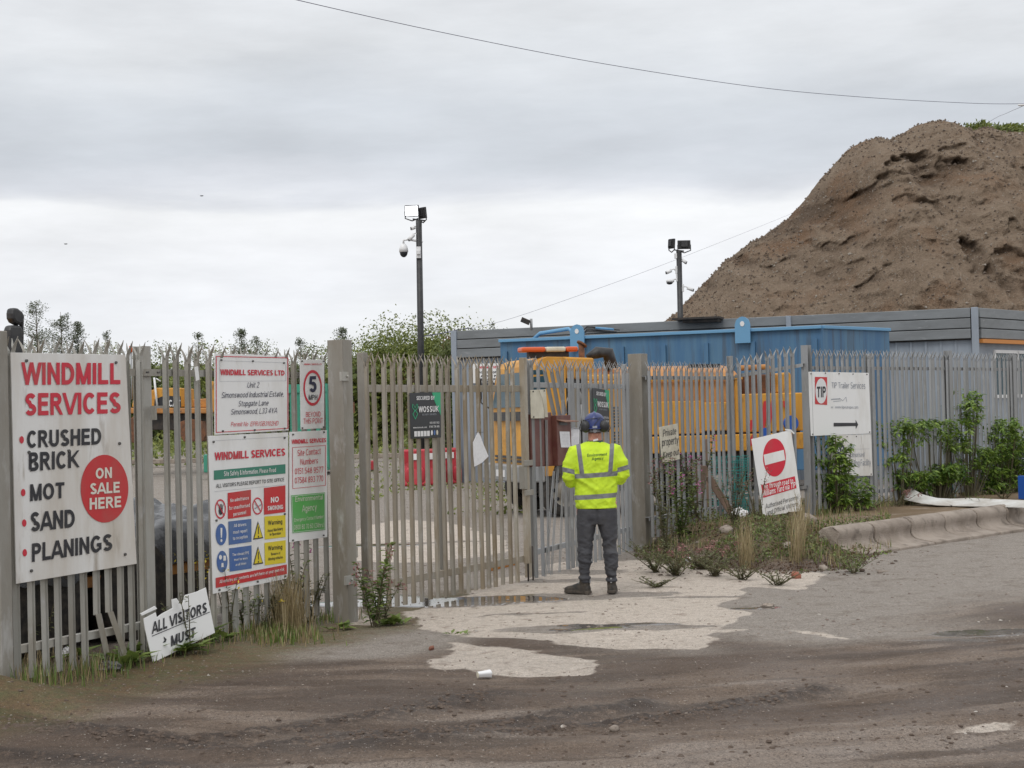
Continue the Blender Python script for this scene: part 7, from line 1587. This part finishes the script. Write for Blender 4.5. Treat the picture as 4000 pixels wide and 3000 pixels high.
for k in range(900):
    t_ = random.uniform(0, 8); p = F4.A+F4.d*t_+F4.n*random.gauss(.05,.1); blade(gd if random.random() < .5 else gg, p.x, p.y, .30, random.uniform(.04,.18))
tag(gg.build('grass', M['weed']), 'green grass and low growth along the fences and on the bank', 'grass', kind='stuff')
tag(gd.build('dry_grass', M['dry']), 'pale dry grass stalks along the fences and on the bank', 'grass', kind='stuff')
# ground cover on the bank: living and dead, too tangled to count
M['dead'] = leafmat('dead_leaves', (.065,.04,.026), (.18,.115,.072), scale=5)
lv = MB(); dv_ = MB(); lg_ = MB()
for k in range(42000):
    px = random.uniform(2475,3480); py = random.uniform(2010,2245); g = gp(px, py, .12); s_ = float(sdpoly(np.array([g.x]), np.array([g.y]), BANK)[0])
    if s_ < -.12+.1*random.random(): continue
    if px > 3180 and s_ > 1.0: continue
    d = vnoise(np.array([g.x*1.9]), np.array([g.y*1.9]), 18)[0]*.7+vnoise(np.array([g.x*5]), np.array([g.y*5]), 28)[0]*.3
    hh = (random.random()**1.6)*(.04+.26*max(0, d-.35))*min(1, .3+s_)*(1.8 if px < 2800 else 1); z = gz(g.x,g.y)+max(0,hh)
    if random.random() < .34+(.3 if s_ < .35 else 0)-(.25*d): quadleaf(dv_, (g.x, g.y, z), random.uniform(.012,.032))
    elif d > .40: quadleaf(lg_ if random.random() < .30 else lv, (g.x, g.y, z), random.uniform(.014,.036))
tag(lv.build('bramble_cover', M['weed2']), 'tangle of dull green bramble leaves spread over the stony bank', 'ground cover', kind='stuff')
tag(lg_.build('green_cover', M['weed']), 'brighter green low leaves mixed through the bank', 'ground cover', kind='stuff')
tag(dv_.build('dead_leaves', M['dead']), 'brown dead leaves and twigs littering the bank and its foot', 'leaf litter', kind='stuff')
# timber posts, rubble, netting, litter
def at(px, py, z=.28): return gp(px, py, z)
def tobj(name, lab, cat, mb, m_, org, group=None, bevel=0): o = mb.build(name, m_, origin=org, bevel=bevel, recalc=True); o.location = org; return tag(o, lab, cat, group)
A_ = at(2710,2035); n2v = F2.n; Pp = A_
mb = MB(); top = hit(2740,1840,A_,(0,-1,0)); mb.obox((A_+top)/2, (.15,0,.0), (0,.09,0), top-A_+Vector((0,0,.15))); tobj('timber_post', 'thick brown leaning timber post right of the Private property sign', 'post', mb, M['wood'], A_, 'leaning timbers on the bank', .008)
B_ = at(2762,1960); top = hit(2757,1750,B_,(0,-1,0)); mb = MB(); mb.obox((B_+top)/2, (.075,0,0), (0,.09,0), top-B_+Vector((0,0,.3))); tobj('timber_post', 'upright slim grey timber post behind the leaning ones', 'post', mb, M['wood'], B_, 'leaning timbers on the bank', .006)
C_ = at(2870,2025); top = hit(2765,1860,C_,(0,-1,0)); mb = MB(); mb.obox((C_+top)/2, (.085,0,.05), (0,.06,0), top-C_); tobj('timber_post', 'timber propped diagonally down to the right', 'post', mb, M['wood'], C_, 'leaning timbers on the bank', .006)
mb = MB(); c = hit(2738,1815,B_,(0,-1,0)); mb.obox(c, (.22,0,.03), (0,.12,0), (0,0,.12)); tobj('dark_block', 'dark blackened block on top of the timber posts', 'block', mb, M['darkmetal'], c, None, .02)
random.seed(4)
def boulder(px, py, s, lab, m_='stone', z=None, name='stone', group='lumps of stone on the bank'):
    g = gp(px, py, .15 if z is None else z); zz = gz(g.x, g.y) if z is None else z; mb = MB(); mb.ell((0,0,0), s, s*.8, s*.6, 12, 8)
    mb.v = [tuple(Vector(v)*random.uniform(.82,1.12)) for v in mb.v]; o = mb.build(name, M[m_]); 
    o.location = (g.x, g.y, zz+s*.25); o.rotation_euler = (random.random(),0,random.random()*6); return tag(o, lab, 'stone', group)
boulder(2765,2030,.16,'large pale boulder leaning at the foot of the timber posts'); boulder(3145,2090,.16,'broken lump of pale concrete on top of the bank near the kerb'); boulder(2560,2095,.06,'small pale stone by the gate post')
boulder(3215,2172,.07,'rounded tan stone at the right foot of the bank'); boulder(3080,2150,.08,'flat grey stone in the middle right of the bank'); boulder(3110,2200,.08,'reddish lump at the toe of the bank','brick'); boulder(2840,2120,.10,'grey stone half hidden below the netting')
boulder(3437,2237,.035,'pale oval pebble on the road below the kerb','pebble',0,'stone','loose stones on the road'); boulder(3368,2232,.035,'dark lump on the road near the pale oval pebble','clod',0,'stone','loose stones on the road')
boulder(1685,2536,.03,'small orange-brown brick fragment at the corner of the apron','brick',0,'brick_fragment','loose stones on the road')
boulder(1860,2720,.03,'dark pebble in the mud below the crumpled cup','clod',0,'stone','loose stones on the road'); boulder(2400,2852,.03,'pale rounded stone in the foreground mud, right of centre','pebble',0,'stone','loose stones on the road'); boulder(2200,2845,.025,'pale rounded stone in the foreground mud, left of its twin','pebble',0,'stone','loose stones on the road')
# litter
def crumple(name, lab, px, py, s, m_, z=0, cat='litter', flat=.6):
    g = gp(px, py, z); mb = MB(); mb.ell((0,0,0), s, s*.8, s*flat, 14, 9); mb.v = [tuple(Vector(v)*random.uniform(.6,1.15)) for v in mb.v]; o = mb.build(name, m_, smooth=False); o.location = (g.x, g.y, (gz(g.x,g.y) if z == 0 else z)+s*flat*.6); return tag(o, lab, cat)
gcup = gp(1892,2642); r_ = thing('crushed_cup', 'crumpled white paper cup lying on the mud in front of the apron', 'cup', (gcup.x, gcup.y, gz(gcup.x,gcup.y)), .4)
mb = MB(); rings = [[(d, math.cos(k*.45)*r_2*(1+.2*math.sin(k*2.3)), .033+math.sin(k*.45)*r_2*.8) for k in range(14)] for d, r_2 in ((-.05,.026),(0,.030),(.045,.037))]; mb.loft(rings, cap=False); mb.build('cup', M['whitepl'], r_, recalc=True); mb = MB(); mb.ell((-.05,0,.03), .003,.025,.022); mb.build('cup_base', M['cream'], r_)
crumple('torn_paper', 'torn scrap of white paper by the weeds near the right gate post', 2686, 2202, .055, M['paper'], 0, 'litter', .7)
crumple('grey_rag', 'grey muddy rag lying below the bent pale at left', 425, 2628, .09, mat('grey_rag', (.13,.13,.135), (.06,.055,.05), rough=.8, scale=20), 0, 'rag', .5)
crumple('white_litter', 'white plastic scrap beside the feet of the leaning no entry sign', 2890, 2020, .12, M['whitepl'], .32, 'litter', .7)
crumple('silver_litter', 'pale crumpled wrapper under the fence beside the laurel', 3370, 1965, .09, M['whitepl'], .33, 'litter', .8)
crumple('grey_litter', 'flattened grey and brown bottle in the damp patch on the road', 3000, 2370, .07, M['stone'], 0, 'litter', .3)
crumple('white_scrap', 'white scrap lying between pales under the big board', 262, 2570, .05, M['whitepl'], 0, 'litter', .9)
# teal netting
mb = MB(); Pn = F3.A
for k in range(26):
    x = 2775+k*6.0; mb.tube([hit(x, 1780+random.uniform(-8,8), Pn+F3.n*.12, F3.n), hit(x+12*math.sin(k), 1900, Pn+F3.n*.2, F3.n), hit(x+8*math.sin(k*2), 2000, Pn+F3.n*.16, F3.n)], .004, 4, False)
for k in range(22):
    y = 1785+k*10; mb.tube([hit(2775, y, Pn+F3.n*.12, F3.n), hit(2850, y+9*math.sin(k*1.7), Pn+F3.n*.2, F3.n), hit(2925, y-5, Pn+F3.n*.12, F3.n)], .004, 4, False)
o = mb.build('teal_netting', M['tealnet']); tag(o, 'teal plastic netting bunched against the fence left of the no entry sign', 'netting')
mb = MB(); p = [f4(3700,1800,.05), f4(3712,1850,.06), f4(3702,1900,.08), f4(3712,1925,.08), f4(3722,1905,.08), f4(3712,1895,.08)]; mb.tube(p, .006, 5); tag(mb.build('blue_rope', M['tealnet']), 'blue-green rope dangling from the right fence ending in a loop', 'rope')
# fallen bent board on the pavement
kb = thing('fallen_board', 'long bent white board lying along the pavement with its curled end showing dark back', 'board', (*gp(3700,1960,.31).xy, .31), 0)
ox = Vector(kb.location)
tops_ = [(3505,1868),(3530,1878),(3560,1905),(3600,1930),(3660,1945),(3715,1948),(3790,1945),(3900,1950),(4010,1954),(4150,1965)]; bots_ = [(3478,1915),(3500,1935),(3540,1952),(3600,1965),(3660,1972),(3720,1975),(3790,1976),(3900,1978),(4010,1982),(4150,1992)]
hs = [.40,.30,.22,.13,.07,.02,.02,.015,.02,.02]
vs = []
for (a_, b_), h_ in zip(zip(tops_, bots_), hs):
    pb_ = gp(b_[0], b_[1]+h_*0, .32+h_*.35); pt2 = hit(a_[0], a_[1], pb_+Vector((.0,.38,0)), (0,-1,0)); vs += [pb_, pt2]
mb = MB(); n_ = len(tops_); vb = [v-Vector((0,.0,.012)) for v in vs]
mb.add(vs+vb, [(2*i,2*i+2,2*i+3,2*i+1) for i in range(n_-1)]+[(2*n_+2*i,2*n_+2*i+1,2*n_+2*i+3,2*n_+2*i+2) for i in range(n_-1)]+[(2*i,2*n_+2*i,2*n_+2*i+2,2*i+2) for i in range(n_-1)], True); mb.build('sheet', M['white_sheet'], kb, origin=ox, recalc=True)
mb = MB(); curl = [gp(3478,1925,.34), gp(3500,1935,.33), gp(3560,1955,.32), gp(3640,1970,.315), gp(3715,1978,.315)]; curt = [hit(3490,1905,curl[0],(0,-1,0)), hit(3510,1900,curl[0],(0,-1,0)), hit(3580,1925,curl[2],(0,-1,0)), hit(3650,1950,curl[3],(0,-1,0)), hit(3715,1974,curl[4],(0,-1,0))]
mb.add([p-Vector((0,.05,0)) for p in curl]+[p-Vector((0,.08,0)) for p in curt], [(i,i+1,6+i,5+i) for i in range(4)]); mb.build('dark_underside', M['darkmetal'], kb, origin=ox)
mb = MB(); q4 = [hit(*p, curl[0]+Vector((0,.3,0)), (0,-1,0)) for p in ((3505,1867),(3512,1864),(3532,1872),(3541,1882),(3530,1884),(3512,1874))]; mb.prism(q4, (0,-.02,0)); mb.build('red_edge', M['red2'], kb, origin=ox, recalc=True)
mb = MB(); q4 = [hit(*p, curl[0]+Vector((0,.28,0)), (0,-1,0)) for p in ((3512,1900),(3520,1890),(3541,1892),(3530,1898),(3522,1912))]; mb.prism(q4, (0,-.02,0)); mb.build('black_marking', M['black'], kb, origin=ox, recalc=True)
# blue crate at right edge
g = gp(3995,1950,.31); cr_ = thing('blue_crate', 'blue plastic crate standing on the pavement at the right edge', 'crate', (g.x+.22, g.y, .31), .5); mb = MB(); w = .19
for sx_ in (-1,1): mb.box(sx_*w-.01,sx_*w+.01,-w,w,0,.36); mb.box(-w+.01,w-.01,sx_*w-.01,sx_*w+.01,0,.36)
mb.box(-w,w,-w,w,0,.015); mb.build('body', M['bluecrate'], cr_, bevel=.004); mb = MB(); mb.box(-w-.015,w+.015,-w-.015,-w-.01,.31,.36); mb.box(-w-.015,w+.015,-w-.015,-w-.01,.16,.18); mb.build('rim', M['bluecrate'], cr_); mb = MB(); mb.box(-.06,.06,-w-.013,-w-.0105,.24,.29); mb.build('hand_hole', M['panelblack'], cr_)
# solid orange strip added for the truck's reflection in the gate puddle
mb = MB(); a_, e_ = gp(1915,2238), gp(2010,2215); mb.obox((a_+e_)/2+Vector((0,.1,.06)), (e_-a_)*1.25, (0,.04,0), (0,0,.10)); tag(mb.build('reflection_strip', M['orangetrim'], bevel=.005), 'short orange strip standing in for the truck reflection behind the lock end of the gate', 'board')
# birds in the sky
for px, py, lab in ((788,765,'tiny dark bird high in the sky left of the lit floodlight'),(257,953,'tiny dark bird low in the sky at the far left')):
    c = dp(px, py, 90); mb = MB(); mb.ell(c, .10,.03,.03, 8, 6); mb.add([c, c+Vector((-.22,0,.09)), c+Vector((-.05,.04,.03)), c+Vector((.22,0,.08)), c+Vector((.05,.04,.03))], [(0,1,2),(0,4,3)]); tag(mb.build('bird', M['blackpl'], origin=tuple(c)), lab, 'bird').location = c
